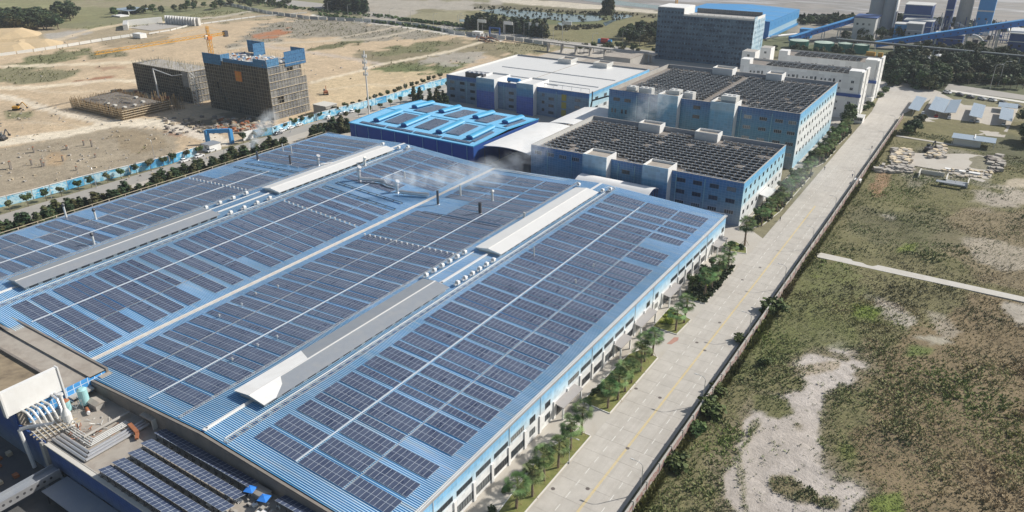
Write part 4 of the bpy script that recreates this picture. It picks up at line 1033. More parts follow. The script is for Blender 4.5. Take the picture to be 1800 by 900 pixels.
t = thing('rooftop_chiller', 'black louvred cooling boxes at the left corner of the white roof', 'chiller', (-243.5, 336, 13.9))
for i in range(4):
    x = -249.5+i*3.1
    b_ = MB().box(x, 334.6, 13.9, x+2.9, 337.4, 17.2).build('cooler_box', M['darksteel'], t)
    MB().add([(x,334.6,17.2),(x+2.9,334.6,17.2),(x+2.9,337.4,17.2),(x,337.4,17.2),(x+1.45,335.2,17.9),(x+1.45,336.8,17.9)], [(0,1,4),(1,2,5,4),(2,3,5),(3,0,4,5)]).build('cooler_hood', M['galv'], t)
t = thing('rooftop_tank', 'bright blue tank lying on the white roof between the stair towers', 'tank', (-219, 337, 14.7))
MB().tube((-223, 337.5, 15.6), (-215.5, 337.5, 15.6), 1.1, 14).build('tank_body', M['bluelight'], t)
MB().box(-222.5, 336.6, 13.9, -221.9, 338.4, 14.7).build('saddle', M['darksteel'], t); MB().box(-217, 336.6, 13.9, -216.4, 338.4, 14.7).build('saddle', M['darksteel'], t)
t = thing('pipe_bracket_boom', 'dark bent pipe reaching between the white roofed block and the tall blue block', 'pipe', (-160, 331, 10))
MB().path([(-171.2, 334, 5), (-168, 330, 12.5), (-160, 331, 15.5), (-151.2, 331, 15.5)], .4, 8).build('bent_pipe', M['darksteel'], t)
MB().tube((-168, 330, 12.5), (-168, 330, 17), .35, 8).build('upright', M['darksteel'], t)

# small workshop with turquoise ribbed roof
D_ = thing('workshop', 'low workshop with bright turquoise roof, deep blue walls and eight barrel ridge vents', 'workshop', (-211, 266, 0))
for nm, b_, mm in (('front_wall', (-246, 240.2, -.2, -176, 240.5, 10.3), 'bluedark'), ('side_wall', (-176.3, 240.5, -.2, -176, 291.5, 10.3), 'bluedark'),
                   ('back_wall', (-246, 291.5, -.2, -176, 291.8, 10.3), 'bluedark'), ('left_wall', (-246, 240.5, -.2, -245.7, 291.5, 10.3), 'bluedark')): MB().box(*b_).build(nm, M[mm], D_)
vv = []; ff = []; nn = int(70/.8)
for i, (y, z) in enumerate(((240.0, 10.4), (266, 11.6), (292, 10.4))):
    for k in range(nn+1):
        x = -246.3+k*.8
        vv += [(x, y, z), (x+.5, y, z), (x+.58, y, z+.1), (x+.72, y, z+.1)]
Lc = (nn+1)*4
for i in range(2):
    for k in range(Lc-1): ff.append((i*Lc+k, i*Lc+k+1, (i+1)*Lc+k+1, (i+1)*Lc+k))
MB().add(vv, ff).build('roof_sheet', M['turq'], D_)
MB().box(-246.2, 265.7, 11.62, -176, 266.3, 11.8).build('ridge_cap', M['turq'], D_)
for x in (-246, -176): MB().bar((x, 240, 10.55), (x, 266, 11.75), .35, .35).build('verge_trim', M['turq'], D_) ; MB().bar((x, 266, 11.75), (x, 292, 10.55), .35, .35).build('verge_trim', M['turq'], D_)
MB().box(-246.3, 239.8, 10.2, -175.7, 240.15, 10.62).build('gutter', M['turq'], D_)
for i in range(9): MB().tube((-242.5+i*7.9, 240.05, 0), (-242.5+i*7.9, 240.05, 10.2), .1, 6).build('downpipe', M['mint'], D_)
def zd(y): return 10.45+1.2*(1-abs(y-266)/26)
def barrel(x, y0, y1, lab):
    t = thing('barrel_roof_vent', lab, 'roof vent', (x, (y0+y1)/2, zd((y0+y1)/2)), 0, 'barrel vents on the turquoise roof')
    mb = MB(); K = 10; vv = []
    for y in (y0, y1):
        for k in range(K+1):
            a = math.pi*k/K; vv.append((x+1.9*math.cos(a), y, zd(y)+.65+1.25*math.sin(a)))
    ff = [(k, k+1, K+2+k, K+1+k) for k in range(K)]; ff += [tuple(reversed(range(K+1))), tuple(range(K+1, 2*K+2))]
    mb.add(vv, ff); mb.build('barrel_hood', M['turq'], t)
    MB().box(x-1.4, y0+.3, zd(y0)-.2, x+1.4, y1-.3, zd(y0)+.62).build('vent_base', M['bluedark'], t)
    MB().box(x-1.5, y0-.08, zd(y0)+.1, x+1.5, y0+.0, zd(y0)+1.2).build('end_plate', M['bluedark'], t)
for i, x in enumerate((-235.6, -219.1, -199.2, -182.8)):
    barrel(x, 246.8, 263.6, 'turquoise barrel vent, %s from the left in the near line' % ordn(i+1))
    barrel(x, 274, 288, 'turquoise barrel vent, %s from the left in the far line' % ordn(i+1))
def flat_array(x0, y0, nx, ny, lab):
    t = thing('solar_patch', lab, 'solar panels', (x0+nx*MPX/2, y0+ny, zd(y0)+.3), 0, 'panel patches on the turquoise roof')
    mb = MB()
    for j in range(ny):
        for i in range(nx):
            yy = y0+j*MPY; mb2 = MB(); module_geo(mb2, x0+i*MPX, x0+i*MPX+MW, yy, yy+ML, 0, 0)
            s_ = (zd(yy+ML)-zd(yy))/ML
            mb.add([(a, b, c+zd(yy)+.28+s_*(b-yy)) for a, b, c in mb2.v], mb2.f); mb.m[-len(mb2.f):] = mb2.m
    stuff(mb.build('solar_modules', [M['solarframe'], M['cell']], t))
for i in range(3): flat_array((-232.5, -214.6, -197.2)[i]+.3, 248.6, 8-(i==2), 8, 'near square patch of panels between turquoise vents, %s from the left' % ordn(i+1)); flat_array((-233, -215, -197.2)[i]+.3, 269.8, 8-(i==2), 9, 'far patch of panels between turquoise vents, %s from the left' % ordn(i+1))
for i in range(4): flat_array(-241.5+i*15.8, 242.2, 14, 1, 'panel strip along the near turquoise edge, %s from the left' % ordn(i+1))
flat_array(-180.5, 245, 2, 8, 'narrow column of panels at the near right turquoise edge'); flat_array(-180.5, 269, 2, 9, 'narrow column of panels at the far right turquoise edge')

# white vaulted canopies
def vault(name, lab, x0, x1, y0, y1, zs, rise, axis='y', m_='whitemetal'):
    t = thing(name, lab, 'canopy', ((x0+x1)/2, (y0+y1)/2, 0), 0)
    K = 14; vv = []
    for s_ in (0, -.25):
        for e in (0, 1):
            for k in range(K+1):
                u = k/K; h = rise*math.sin(math.pi*u)
                if axis == 'y': vv.append((x0+(x1-x0)*u, y0 if e == 0 else y1, zs+h+s_))
                else: vv.append((x0 if e == 0 else x1, y0+(y1-y0)*u, zs+h+s_))
    n1 = K+1; ff = []
    for k in range(K):
        ff.append((k, k+1, n1+k+1, n1+k)); ff.append((2*n1+k+1, 2*n1+k, 3*n1+k, 3*n1+k+1))
        ff.append((k+1, k, 2*n1+k, 2*n1+k+1)); ff.append((n1+k, n1+k+1, 3*n1+k+1, 3*n1+k))
    o = MB().add(vv, ff).build('vault_roof', M[m_], t)
    mb = MB()
    for a in (x0+.3, x1-.3):
        for b in np.linspace(y0+.5, y1-.5, 5): mb.tube((a, b, 0), (a, b, zs), .16, 6)
    mb.build('canopy_posts', M['darksteel'], t)
    return t
vault('vaulted_canopy', 'big white vaulted canopy between the turquoise workshop and the panelled block', -174.5, -151.5, 245.2, 289, 9.8, 1.0, m_='white')
vault('vaulted_canopy', 'second white vaulted canopy behind the first, towards the tall blue block', -170, -150, 291.5, 326, 9.8, 1.0, m_='white')
vault('vaulted_canopy', 'narrow white curved canopy squeezed between factory end and blue block', -121.5, -92.5, 226.6, 236.3, 9.6, 1.5, 'x', 'white')
vault('vaulted_canopy', 'dark low canopy roof under the white vaults, beside the smoke', -174, -149, 228.5, 243, 3.0, .5, 'x', 'darksteel')

# ------------------------------------------------------------------ near plant building at the lower left
FZ = 7.4
PL = thing('plant_building', 'flat concrete roofed plant building in front of the factory with a shaded blue tiled wall', 'factory building', (-120, 54, 0))
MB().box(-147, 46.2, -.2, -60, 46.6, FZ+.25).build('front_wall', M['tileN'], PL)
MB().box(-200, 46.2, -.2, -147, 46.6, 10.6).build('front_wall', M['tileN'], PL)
MB().box(-147, 46.6, FZ-.3, -60, 60.9, FZ).build('roof', M['roofconc'], PL)
pv = [(-200, zr(-200)), (-199.6, 11.9), (-154, 9.4), (-109.2, 11.9), (-64.2, 9.6)]
mb = MB()
for (xa, za), (xb, zb) in zip(pv, pv[1:]):
    mb.add([(xa,60.9,-.2),(xb,60.9,-.2),(xb,60.9,zb-.1),(xa,60.9,za-.1),(xa,61.35,-.2),(xb,61.35,-.2),(xb,61.35,zb-.1),(xa,61.35,za-.1)], [(0,1,2,3),(7,6,5,4),(3,2,6,7)])
mb.build('back_parapet', M['darkconc'], PL)
mb = MB()
for (xa, za), (xb, zb) in zip(pv, pv[1:]): mb.bar((xa, 61.25, za), (xb, 61.25, zb), .5, .12)
mb.build('parapet_coping', M['copdark'], PL)
MB().box(-137.9, 45.6, -.2, -136.6, 46.2, FZ+.3).build('corner_pier', M['concrete'], PL)
MB().box(-136.6, 45.9, FZ+.05, -60, 46.7, FZ+.32).build('edge_coping', M['kerb'], PL)
MB().box(-136.6, 46.85, FZ, -60, 47.05, FZ+.22).build('edge_upstand', M['concrete'], PL)
# raised block with its own slab
MB().box(-200, 46.6, FZ-.3, -146.4, 60.9, 10.5).build('upper_block', M['roofconc'], PL)
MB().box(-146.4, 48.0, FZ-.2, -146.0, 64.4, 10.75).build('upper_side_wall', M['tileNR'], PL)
MB().box(-187, 60.9, 10.5, -146.0, 64.4, 10.9).build('upper_slab', M['roofconc'], PL)
MB().box(-187, 64.4, 9.7, -145.8, 64.9, 11.15).build('upper_parapet', M['darkconc'], PL)
MB().box(-187, 56.0, 10.5, -150.2, 56.5, 11.15).build('recess_kerb', M['darkconc'], PL)
mudm = mat('brown_roof_silt', (.30,.24,.16), .95, var=.3, scale=.4, dirt=(.07,.05,.04), dscale=.12, damt=.95)
MB().box(-187, 47, 10.5, -150.2, 56.0, 10.56).build('silted_recess', mudm, PL)
t = thing('white_screen_wall', 'tall plain white screen wall standing on the raised corner of the plant roof', 'wall', (-146, 50, 10.8))
MB().box(-146.6, 44.6, 11.0, -145.7, 55.4, 16.4).build('panel', M['white'], t)
MB().box(-146.7, 44.4, 10.9, -145.5, 44.75, 16.5).build('edge_post', M['whitemetal'], t); MB().box(-146.7, 55.3, 7.4, -145.5, 55.6, 16.5).build('edge_post', M['whitemetal'], t)
for k, y in enumerate((46.5, 50, 53.5)): MB().bar((-147, y, 15), (-151, y, 11), .2, .2).build('brace', M['galv'], t)
MB().box(-147.2, 56, 8.6, -144.4, 60.6, 8.9).build('door_canopy', M['concrete'], PL)
for y in (57, 59): MB().box(-146.0, y, 7.4, -145.9, y+1.3, 8.5).build('doorway', M['darksteel'], PL)
MB().box(-147.4, 62.6, 9.9, -144.6, 65.0, 10.1).build('door_canopy', M['roofconc'], PL)
wN = window_mesh(3.0, 1.4, 3, fr='darksteel')
for x in range(-132, -76, 7): link('window', wN, PL, (x+120, 46.17-54, 1.2), rz=-math.pi/2)
# pipes on the plant roof
def pipes(lab, runs, r, mm, brk=2.5, loc=None):
    t = thing('roof_pipe_run', lab, 'pipes', loc or runs[0][0], 0, 'pipes on the plant roof')
    for pts in runs:
        MB().path([Vector(p) for p in pts], r, 8).build('pipe', M[mm], t)
    return t
z0 = FZ+.45
pipes('three parallel aluminium clad pipes turning the corner by the roof edge', [[(-136.5, 47.6+i*.8, z0), (-125.2-i*.9, 47.6+i*.8, z0), (-125.2-i*.9, 60.3, z0)] for i in range(3)], .30, 'galv')
pipes('thin steel pipes running inside the clad pipe corner', [[(-137.5, 50.4+i*.45, z0-.1), (-128.6-i*.5, 50.4+i*.45, z0-.1), (-128.6-i*.5, 58.5, z0-.1)] for i in range(4)], .13, 'steel')
pipes('long pale trough pipe crossing the plant roof behind the clad pipes', [[(-131.8, 51.0, z0+.2), (-131.8, 60.4, z0+.2)]], .28, 'concrete')
pipes('bundle of five bent pipes dropping from behind the white screen wall', [[(-146.6, 47.2+i*.95, 10.9), (-144.2+.3*i, 47.4+i*.95, 11.0), (-143.2+.35*i, 47.6+i*.9, 9.6), (-142.6+.35*i, 47.7+i*.9, FZ+.3)] for i in range(5)], .24, 'steel')
pipes('two rusty grey pipes arching down beside the white cyclone', [[(-146.4, 53.0+i*.6, 11.3), (-143.8, 53.0+i*.6, 11.0), (-142.2, 52.6+i*.6, 9.3), (-140.4, 51.6+i*.6, 8.2)] for i in range(2)], .26, 'galv')
pipes('white pipe bending over the roof edge and down the shaded wall', [[(-139.3, 49.6, 9.0), (-142.6, 46.4, 8.9), (-143.2, 45.0, 8.9), (-141.8, 44.9, .4)]], .38, 'whitemetal')
t = thing('pipe_rack', 'weathered pipe rack with cross beams over the roof edge near the white cyclone', 'pipe rack', (-138.5, 48.5, FZ))
for i in range(3): MB().bar((-139.6+i*1.2, 45.2, 9.0), (-138.4+i*1.2, 53.0, 9.0), .22, .22).build('beam', M['timber'], t)
for i in range(9): MB().bar((-140.2, 45.9+i*.8, 9.2), (-135.6, 45.5+i*.8, 9.2), .12, .12).build('rung', M['steel'], t)
for a, b in ((-139.4, 46.4), (-136.4, 46.4), (-138, 52.4), (-135.5, 52.0)): MB().tube((a, b, FZ), (a, b, 9.0), .12, 6).build('post', M['darksteel'], t)
t = thing('cyclone', 'white bottle shaped cyclone vessel standing on the plant roof', 'vessel', (-137.9, 51.6, FZ))
MB().tube((-137.9,51.6,FZ+.3), (-137.9,51.6,FZ+3.2), .85, 18).build('body', M['whitemetal'], t)
MB().tube((-137.9,51.6,FZ+3.2), (-137.9,51.6,FZ+4.4), .85, 18, 0, .4).build('shoulder', M['whitemetal'], t)
MB().tube((-137.9,51.6,FZ+4.4), (-137.9,51.6,FZ+7.6), .38, 14, 0, .30).build('neck', M['whitemetal'], t)
MB().tube((-137.9,51.6,FZ+7.6), (-137.9,51.6,FZ+8.0), .55, 14).build('rim', M['whitemetal'], t)
MB().box(-138.3, 50.3, FZ, -137.3, 51.0, FZ+.8).build('foot', M['concrete'], t)
def vessel(x, y, r, h, mm, lab, topm=None):
    t = thing('tank', lab, 'tank', (x, y, FZ), 0)
    MB().tube((x,y,FZ+.6), (x,y,FZ+.6+h), r, 20).build('shell', M[mm], t)
    MB().tube((x,y,FZ+.6+h), (x,y,FZ+.6+h+.35*r), r, 20, 0, r*.55).build('dome', M[topm or mm], t)
    MB().tube((x,y,FZ+.2), (x,y,FZ+.6), r*.5, 20, 0, r).build('bottom_cone', M[mm], t)
    mb = MB()
    for k in range(4): mb.tube((x+r*.8*math.cos(k*1.57+.7), y+r*.8*math.sin(k*1.57+.7), FZ), (x+r*.8*math.cos(k*1.57+.7), y+r*.8*math.sin(k*1.57+.7), FZ+.9), .07, 6)
    mb.build('legs', M['darksteel'], t)
vessel(-142.2, 57.2, .95, 3.4, 'mint', 'tall pale aqua tank beside the blue tiled wall on the plant roof')
vessel(-143.0, 54.0, .8, 2.2, 'mint', 'shorter aqua tank with rusty ochre top beside its taller twin', 'rust')
t = thing('vessel_frame', 'light tubular frame around the gap of the two aqua tanks', 'frame', (-142, 55.6, FZ))
mb = MB()
for y in (54.9, 56.2):
    for x in (-143.0, -141.2): mb.tube((x, y, FZ), (x, y, FZ+2.4), .05, 5)
    mb.tube((-143, y, FZ+2.4), (-141.2, y, FZ+2.4), .05, 5); mb.tube((-143, y, FZ+1.2), (-141.2, y, FZ+1.2), .05, 5)
mb.tube((-141.2, 54.9, FZ+1.2), (-141.2, 56.2, FZ+2.4), .05, 5); mb.build('tubes', M['galv'], t)
def rooflight(x, y, z, a, b, h, lab, mm='concrete'):
    t = thing('roof_hatch', lab, 'roof hatch', (x, y, z))
    MB().box(x-a, y-b, z, x+a, y+b, z+h).build('housing', M[mm], t)
    MB().add([(x-a-.15,y-b-.15,z+h),(x+a+.15,y-b-.15,z+h),(x+a+.15,y+b+.15,z+h),(x-a-.15,y+b+.15,z+h),(x-a-.15,y,z+h+.35),(x+a+.15,y,z+h+.35)], [(0,1,5,4),(2,3,4,5),(1,2,5),(3,0,4),(3,2,1,0)]).build('lid', M['roofconc'], t)
rooflight(-139.9, 58.2, FZ, 1.5, .9, 1.3, 'grey concrete hatch box on the plant roof beside the tall aqua tank')
rooflight(-91.0, 59.3, FZ, 1.7, .9, 1.3, 'grey concrete hatch box between solar rows and blue awnings')
t = thing('pump', 'rusty brown cylinder with white end lying by the grey hatch', 'pump', (-139.4, 55.8, FZ))
MB().tube((-140.4, 56.4, FZ+.5), (-138.9, 55.9, FZ+.5), .38, 12).build('motor', M['rust'], t); MB().tube((-138.9, 55.9, FZ+.5), (-138.4, 55.7, FZ+.5), .34, 12).build('end_bell', M['white'], t)
MB().box(-140, 55.7, FZ, -139.2, 56.5, FZ+.15).build('base', M['concrete'], t)
t = thing('duct_junction', 'rust brown duct box lying across the clad pipes', 'duct box', (-126.2, 57.6, FZ))
MB().bar((-127.6, 57.9, FZ+.95), (-124.0, 57.2, FZ+.95), .75, .5).build('box', M['rust'], t); MB().bar((-124.0, 57.2, FZ+.8), (-122.9, 56.3, FZ+.5), .6, .45).build('elbow', M['rust'], t)
t = thing('door_slab', 'tilted pale concrete canopy slab over the pipe passage in the parapet', 'canopy', (-125, 60.8, FZ))
MB().bar((-127, 60.6, 9.6), (-123.4, 60.6, 9.6), 1.5, .18).build('slab', M['roofconc'], t); MB().box(-123.5, 60.0, FZ, -123.2, 60.9, 9.6).build('cheek', M['kerb'], t)
# solar rows on the plant roof
bigm = MB(); module_geo(bigm, -MW/2, MW/2, -.0, 1.14, 0, 0); module_geo(bigm, -MW/2, MW/2, 1.16, 2.3, 0, 0)
tl = MB(); tl.v = [(x, y, z+(y)*-.24) for x, y, z in bigm.v]; tl.f = bigm.f; tl.m = bigm.m
bigmesh = tl.mesh('solar_module', [M['solarframe'], M['cell']])
for k, (xa, xb, yb) in enumerate(((-120.0,-92.9,58.35),(-119.4,-93.3,55.1),(-118.8,-91.9,52.2),(-118.8,-87,49.15),(-119.0,-84,46.7),(-86.5,-66,58.7))):
    lab = ['solar row on the plant roof nearest the factory parapet', 'solar row on the plant roof, second from the factory parapet', 'solar row on the plant roof, third from the factory parapet, the middle one', 'solar row on the plant roof, second from the roof edge', 'solar row on the plant roof closest to the roof edge', 'short solar row at the bottom of the picture beside the blue awnings'][k]
    t = thing('solar_row', lab, 'solar panel row', ((xa+xb)/2, yb, FZ), 0, 'solar rows on the plant roof')
    x = xa; 
    while x < xb:
        link('solar_module', bigmesh, t, (x+MW/2-(xa+xb)/2, .0, 1.85)); x += 1.085
    mb = MB(); x = xa+.3
    while x < xb:
        mb.box(x-.2, yb-.1, FZ, x+.2, yb+.45, FZ+.4, 1); mb.box(x-.2, yb+1.7, FZ, x+.2, yb+2.15, FZ+.3, 1)
        mb.bar((x, yb+.15, FZ+.4), (x, yb+.15, FZ+1.8), .07, .07); mb.bar((x, yb+1.9, FZ+.3), (x, yb+1.9, FZ+1.36), .07, .07); x += 2.17
    for yy in (.2, 1.9): mb.bar((xa, yb+yy, FZ+1.80-yy*.24), (xb, yb+yy, FZ+1.80-yy*.24), .07, .07)
    stuff(mb.build('frame_and_ballast', [M['darksteel'], M['darkconc']], t))
for k, (px, py) in enumerate(((440,858),(464,874))):
    p = at(px, py, 9.3)
    t = thing('awning', 'small square blue cloth awning on the plant roof, %s one' % ('left' if k == 0 else 'right'), 'awning', (p.x, p.y, FZ), .3, 'blue awnings on the plant roof')
    MB().add([(-.9,-.9,1.7),(.9,-.9,1.7),(.9,.9,1.7),(-.9,.9,1.7),(0,0,2.05)], [(0,1,4),(1,2,4),(2,3,4),(3,0,4)]).build('canopy', M['cloth'], t, off=(0,0,0))
    mb = MB(); mb.tube((0,0,0), (0,0,2.0), .04, 6); mb.build('pole', M['steel'], t, off=(0,0,0))
clut = MB(); rc = random.Random(5)
for i in range(60):
    x = rc.uniform(-97, -86); y = rc.uniform(52, 59); a = rc.uniform(.1, .45); b = rc.uniform(.1, .45)
    clut.box(x-a, y-b, FZ, x+a, y+b, FZ+rc.uniform(.1, .6), rc.choice((0, 0, 1, 2)))
for i in range(14):
    x = rc.uniform(-96, -88); y = rc.uniform(51, 58); clut.tube((x, y, FZ+.2), (x+rc.uniform(-3, 3), y+rc.uniform(-2, 2), FZ+.4), .08, 5, rc.choice((0, 1)))
o = clut.build('roof_clutter', [M['white'], M['concrete'], M['darksteel']], off=(-92, 56, FZ)); stuff(o); tag(o, 'loose pale boxes and pipe ends scattered round the blue awnings', 'clutter')
clut = MB()
for i in range(60):
    x = rc.uniform(-137, -128); y = rc.uniform(50, 57); clut.tube((x, y, FZ+.1), (x+rc.uniform(-.9, .9), y+rc.uniform(-.9, .9), FZ+rc.uniform(.1, .8)), rc.uniform(.04, .1), 5, rc.choice((0, 0, 1)))
o = clut.build('pipe_scraps', [M['steel'], M['rust']], off=(-133, 53, FZ)); stuff(o); tag(o, 'small valves and pipe scraps beside the white cyclone', 'pipe fittings')
# conveyor bridge in the yard, and shaded bits below
t = thing('conveyor_bridge', 'blue grey steel bridge with a row of round holes leading to the plant wall', 'bridge', (-133, 36, 3))
MB().box(-134.6, 20, 2.6, -132.6, 45.6, 3.5).build('deck', M['greymetal'], t)
gm = MB(); gm.box(-132.6, 20, 2.2, -132.3, 45.6, 3.9)
gm.build('girder', M['galv'], t)
hm = MB()
for i in range(20): hm.tube((-132.31, 21+i*1.2, 3.1), (-132.27, 21+i*1.2, 3.1), .26, 12)
hm.build('girder_holes', M['darksteel'], t); MB().box(-134.9, 20, 3.5, -134.6, 45.6, 4.0).build('far_girder', M['greymetal'], t)
for y in (30, 43): MB().box(-134, y, 0, -133.5, y+.5, 2.6).build('leg', M['greymetal'], t)
t = thing('yard_shelter', 'lean roof strip half hidden in the shaded yard below the bridge', 'shelter', (-122, 43, 0))
MB().box(-131, 41.2, 2.4, -100, 46.0, 2.55).build('roof', M['greymetal'], t)
for x in (-130, -122, -112, -102): MB().box(x, 41.4, 0, x+.2, 41.6, 2.4).build('post', M['darksteel'], t)
t = thing('pallet_stack', 'stack of reddish crates in the shaded yard left of the bridge', 'crates', (-148, 42, 0))
for i in range(12):
    x = -152+rc.uniform(-2, 9); y = 38+rc.uniform(0, 6); MB().box(x, y, 0, x+1.1, y+.9, .4+rc.random()*.6).build('crate', M['rust'] if i % 2 else M['timber'], t)

# ------------------------------------------------------------------ netted tower and far buildings
TW = thing('netted_tower', 'nine storey office tower wrapped in dark blue scaffold netting', 'building', (-180, 528, 0))
TX0, TX1, TY0, TY1, TZ = -214, -145.5, 516.8, 541.5, 30.8
MB().box(TX0+1, TY0+1, 0, TX1-1, TY1-1, TZ).build('core', M['concrete'], TW)
npm = {}
for key, mm in (('f', 'netblue'), ('s', 'netblue_lit')): npm[key] = MB().box(-1.9, -.12, 0, 1.9, .12, 3.38).mesh('net_panel', [M[mm]])
nx = 18; wpx = (TX1-TX0)/nx
for i in range(nx):
    for j in range(9):
        link('net_panel', npm['f'], TW, (TX0+wpx*(i+.5)+180, TY0-528+rnd.uniform(-.12,.12), j*3.42), rot=(rnd.uniform(-.02,.02), 0, rnd.uniform(-.03,.03)))
ny = 6; wpy = (TY1-TY0)/ny
for i in range(ny):
    for j in range(9):
        link('net_panel', npm['s'], TW, (TX1-(-180)+rnd.uniform(-.12,.12), TY0+wpy*(i+.5)-528, j*3.42), rot=(0, 0, math.pi/2+rnd.uniform(-.03,.03)), sc=(1.08,1,1))
MB().box(TX0, TY0+.3, TZ, TX1, TY0+.6, TZ+1.2).build('roof_parapet', M['steel'], TW); MB().box(TX1-.6, TY0+.6, TZ, TX1-.2, TY1, TZ+1.8).build('roof_parapet', M['white'], TW)
MB().box(TX0+20, TY1-1, TZ, TX1-2, TY1-.6, TZ+3).build('roof_frame', M['netgrey'], TW)
ph = MB().box(TX0-.2, TY0, TZ, TX0+19, TY1-4, TZ+4.8); ph.build('penthouse', M['netblue'], TW)
MB().box(TX0-.4, TY0-.2, TZ+4.8, TX0+19.2, TY1-3.8, TZ+5.3).build('penthouse_roof', M['white'], TW); MB().box(TX0+18.9, TY0, TZ, TX0+19.3, TY1-4, TZ+4.8).build('penthouse_side', M['white'], TW)
mb = MB()
for i in range(10): mb.box(TX0+24+i*4, TY0+2, TZ, TX0+24.3+i*4, TY0+2.3, TZ+2.0)
mb.box(TX0+22, TY0+1.6, TZ+1.4, TX1-6, TY0+4, TZ+1.6); stuff(mb.build('roof_frames', M['steel'], TW))
MB().box(TX1-.1, TY0, TZ, TX1+.1, TY0+6, TZ+2.4).build('corner_net', M['netblue_lit'], TW)
MB().box(TX0-.3, TY0, TZ-.2, TX0+.3, TY1, TZ+.2).build('roof_edge', M['steel'], TW)
t = thing('yellow_mast', 'orange yellow hoist mast sticking up behind the left end of the netted tower', 'crane mast', (-212, 545, 0))
mb = MB()
for a in (-.6, .6):
    for b in (-.6, .6): mb.bar((-212+a, 545+b, 0), (-212+a, 545+b, 46), .25, .25)
for k in range(23):
    mb.bar((-212.6, 544.4, k*2), (-211.4, 544.4, k*2+2), .14, .14); mb.bar((-211.4, 544.4, k*2), (-211.4, 545.6, k*2+2), .14, .14)
mb.build('lattice', M['yellow'], t)
WH = thing('warehouse', 'large bright blue roofed storage hall behind the netted tower', 'warehouse', (-215, 700, 0))
wx0, wx1, wy0, wy1 = -258, -169.5, 647, 743
vv = [(wx0,wy0,13.8),(wx1,wy0,13.8),(wx1,wy1,13.8),(wx0,wy1,13.8),((wx0+wx1)/2,wy0,15.6),((wx0+wx1)/2,wy1,15.6)]
MB().add(vv, [(1,2,5,4)]).build('roof_slope', M['bluelight'], WH); MB().add(vv, [(0,4,5,3)]).build('roof_slope', M['bluelight'], WH)
for y in np.linspace(wy0+8, wy1-8, 4): MB().add([((wx0+wx1)/2,y,15.75),(wx1,y,13.95),(wx1,y+1.2,13.95),((wx0+wx1)/2,y+1.2,15.75)], [(0,1,2,3)]).build('rooflight_strip', mat('strip_%d' % y, (.30,.50,.62), .6), WH)
MB().box(wx1-.3, wy0, 6.4, wx1, wy1, 13.6).build('upper_side_wall', M['bluelight'], WH)
MB().box(wx1-.3, wy0, 2.2, wx1-.05, wy1, 6.4).build('mid_side_wall', mat('pale_blue_wall', (.30,.48,.62), .6), WH); MB().box(wx1-.3, wy0, 0, wx1+.3, wy1, 2.2).build('base_wall', M['bluelight'], WH)
MB().box(wx0, wy0-.2, 0, wx1, wy0, 13.7).build('front_wall', M['bluepaint'], WH)
MB().add([(wx0,wy0-.2,13.7),(wx1,wy0-.2,13.7),((wx0+wx1)/2,wy0-.2,15.5)], [(0,1,2)]).build('gable', M['bluepaint'], WH)
lv = window_mesh(3.4, 2.4, 3, 'louvre', 'bluelight', 'bluedark')
for i in range(9): link('louvre', lv, WH, (wx1+215, wy0+6+i*10.4-700, 9.2))
# apartment blocks
wa = window_mesh(1.5, 1.4, 2, fr='white'); wb = window_mesh(.9, 1.2, 1, fr='white'); wc = window_mesh(1.1, 2.2, 1, fr='white')
def apartment(x0, x1, y0, y1, h, lab, rows, seed):
    t = thing('apartment_block', lab, 'dormitory block', ((x0+x1)/2, (y0+y1)/2, 0))
    parapet(t, x0, y0, x1, y1, h, .9, .3, [M['tileApt'], M['white'], M['steel'], M['white']])
    MB().box(x0+.3, y0+.3, h-.3, x1-.3, y1-.3, h).build('roof', M['darkconc'], t)
    MB().box(x0, y0-.15, h-.2, x0+5, y0+6, h+3.2).build('stair_head', M['white'], t); MB().box(x1-6, y0-.15, h-.2, x1+.12, y0+7, h+2.6).build('stair_head', M['white'], t)
    MB().box(x1+.1, y0+.5, 0, x1+1.2, y0+(y1-y0)*.38, h+2.2).build('end_fin', M['white'], t); MB().box(x1+.1, y0+(y1-y0)*.60, 0, x1+1.2, y1, h+2.2).build('end_fin', M['white'], t)
    MB().box(x1-13, y0-.9, h*.52, x1+1.6, y0-.1, h*.52+1.5).build('blue_band', M['bluedark'], t)
    r_ = random.Random(seed)
    for j in range(rows):
        z = h-3.6-j*3.55; x = x0+6
        while x < x1-9:
            for dx, me_ in ((0, wb), (1.9, wb), (4.2, wa), (6.2, wc)):
                if x+dx < x1-8: link('window', me_, t, (x+dx-t.location.x, y0-.03-t.location.y, z - (.6 if me_ is wc else 0)), rz=-math.pi/2)
            x += 9.2
        link('window', wa, t, (x1-3.5-t.location.x, y0-.18-t.location.y, z), rz=-math.pi/2)
        link('window', wb, t, (x1+1.23-t.location.x, y0+3.2-t.location.y, z)); link('window', wb, t, (x1+1.23-t.location.x, y1-2.6-t.location.y, z))
    MB().box(x1-2, y0-2, 0, x1+1.2, y0-.2, 3.2).build('porch', M['white'], t)
    return t
apartment(-121, -59.5, 413, 431, 21.6, 'nearer white dormitory block with dark panelled roof and small windows', 5, 1)
apartment(-112, -59.0, 456, 476, 20.6, 'farther white dormitory block partly hidden by the nearer one', 5, 2)
rack_field(-108, -68, 416.5, 427, 21.6, 3.3, 3.0, 'nearer dormitory roof', 'raised panel rows on the nearer dormitory')
rack_field(-104, -68, 460, 472, 20.6, 3.3, 3.0, 'farther dormitory roof', 'raised panel rows on the farther dormitory')
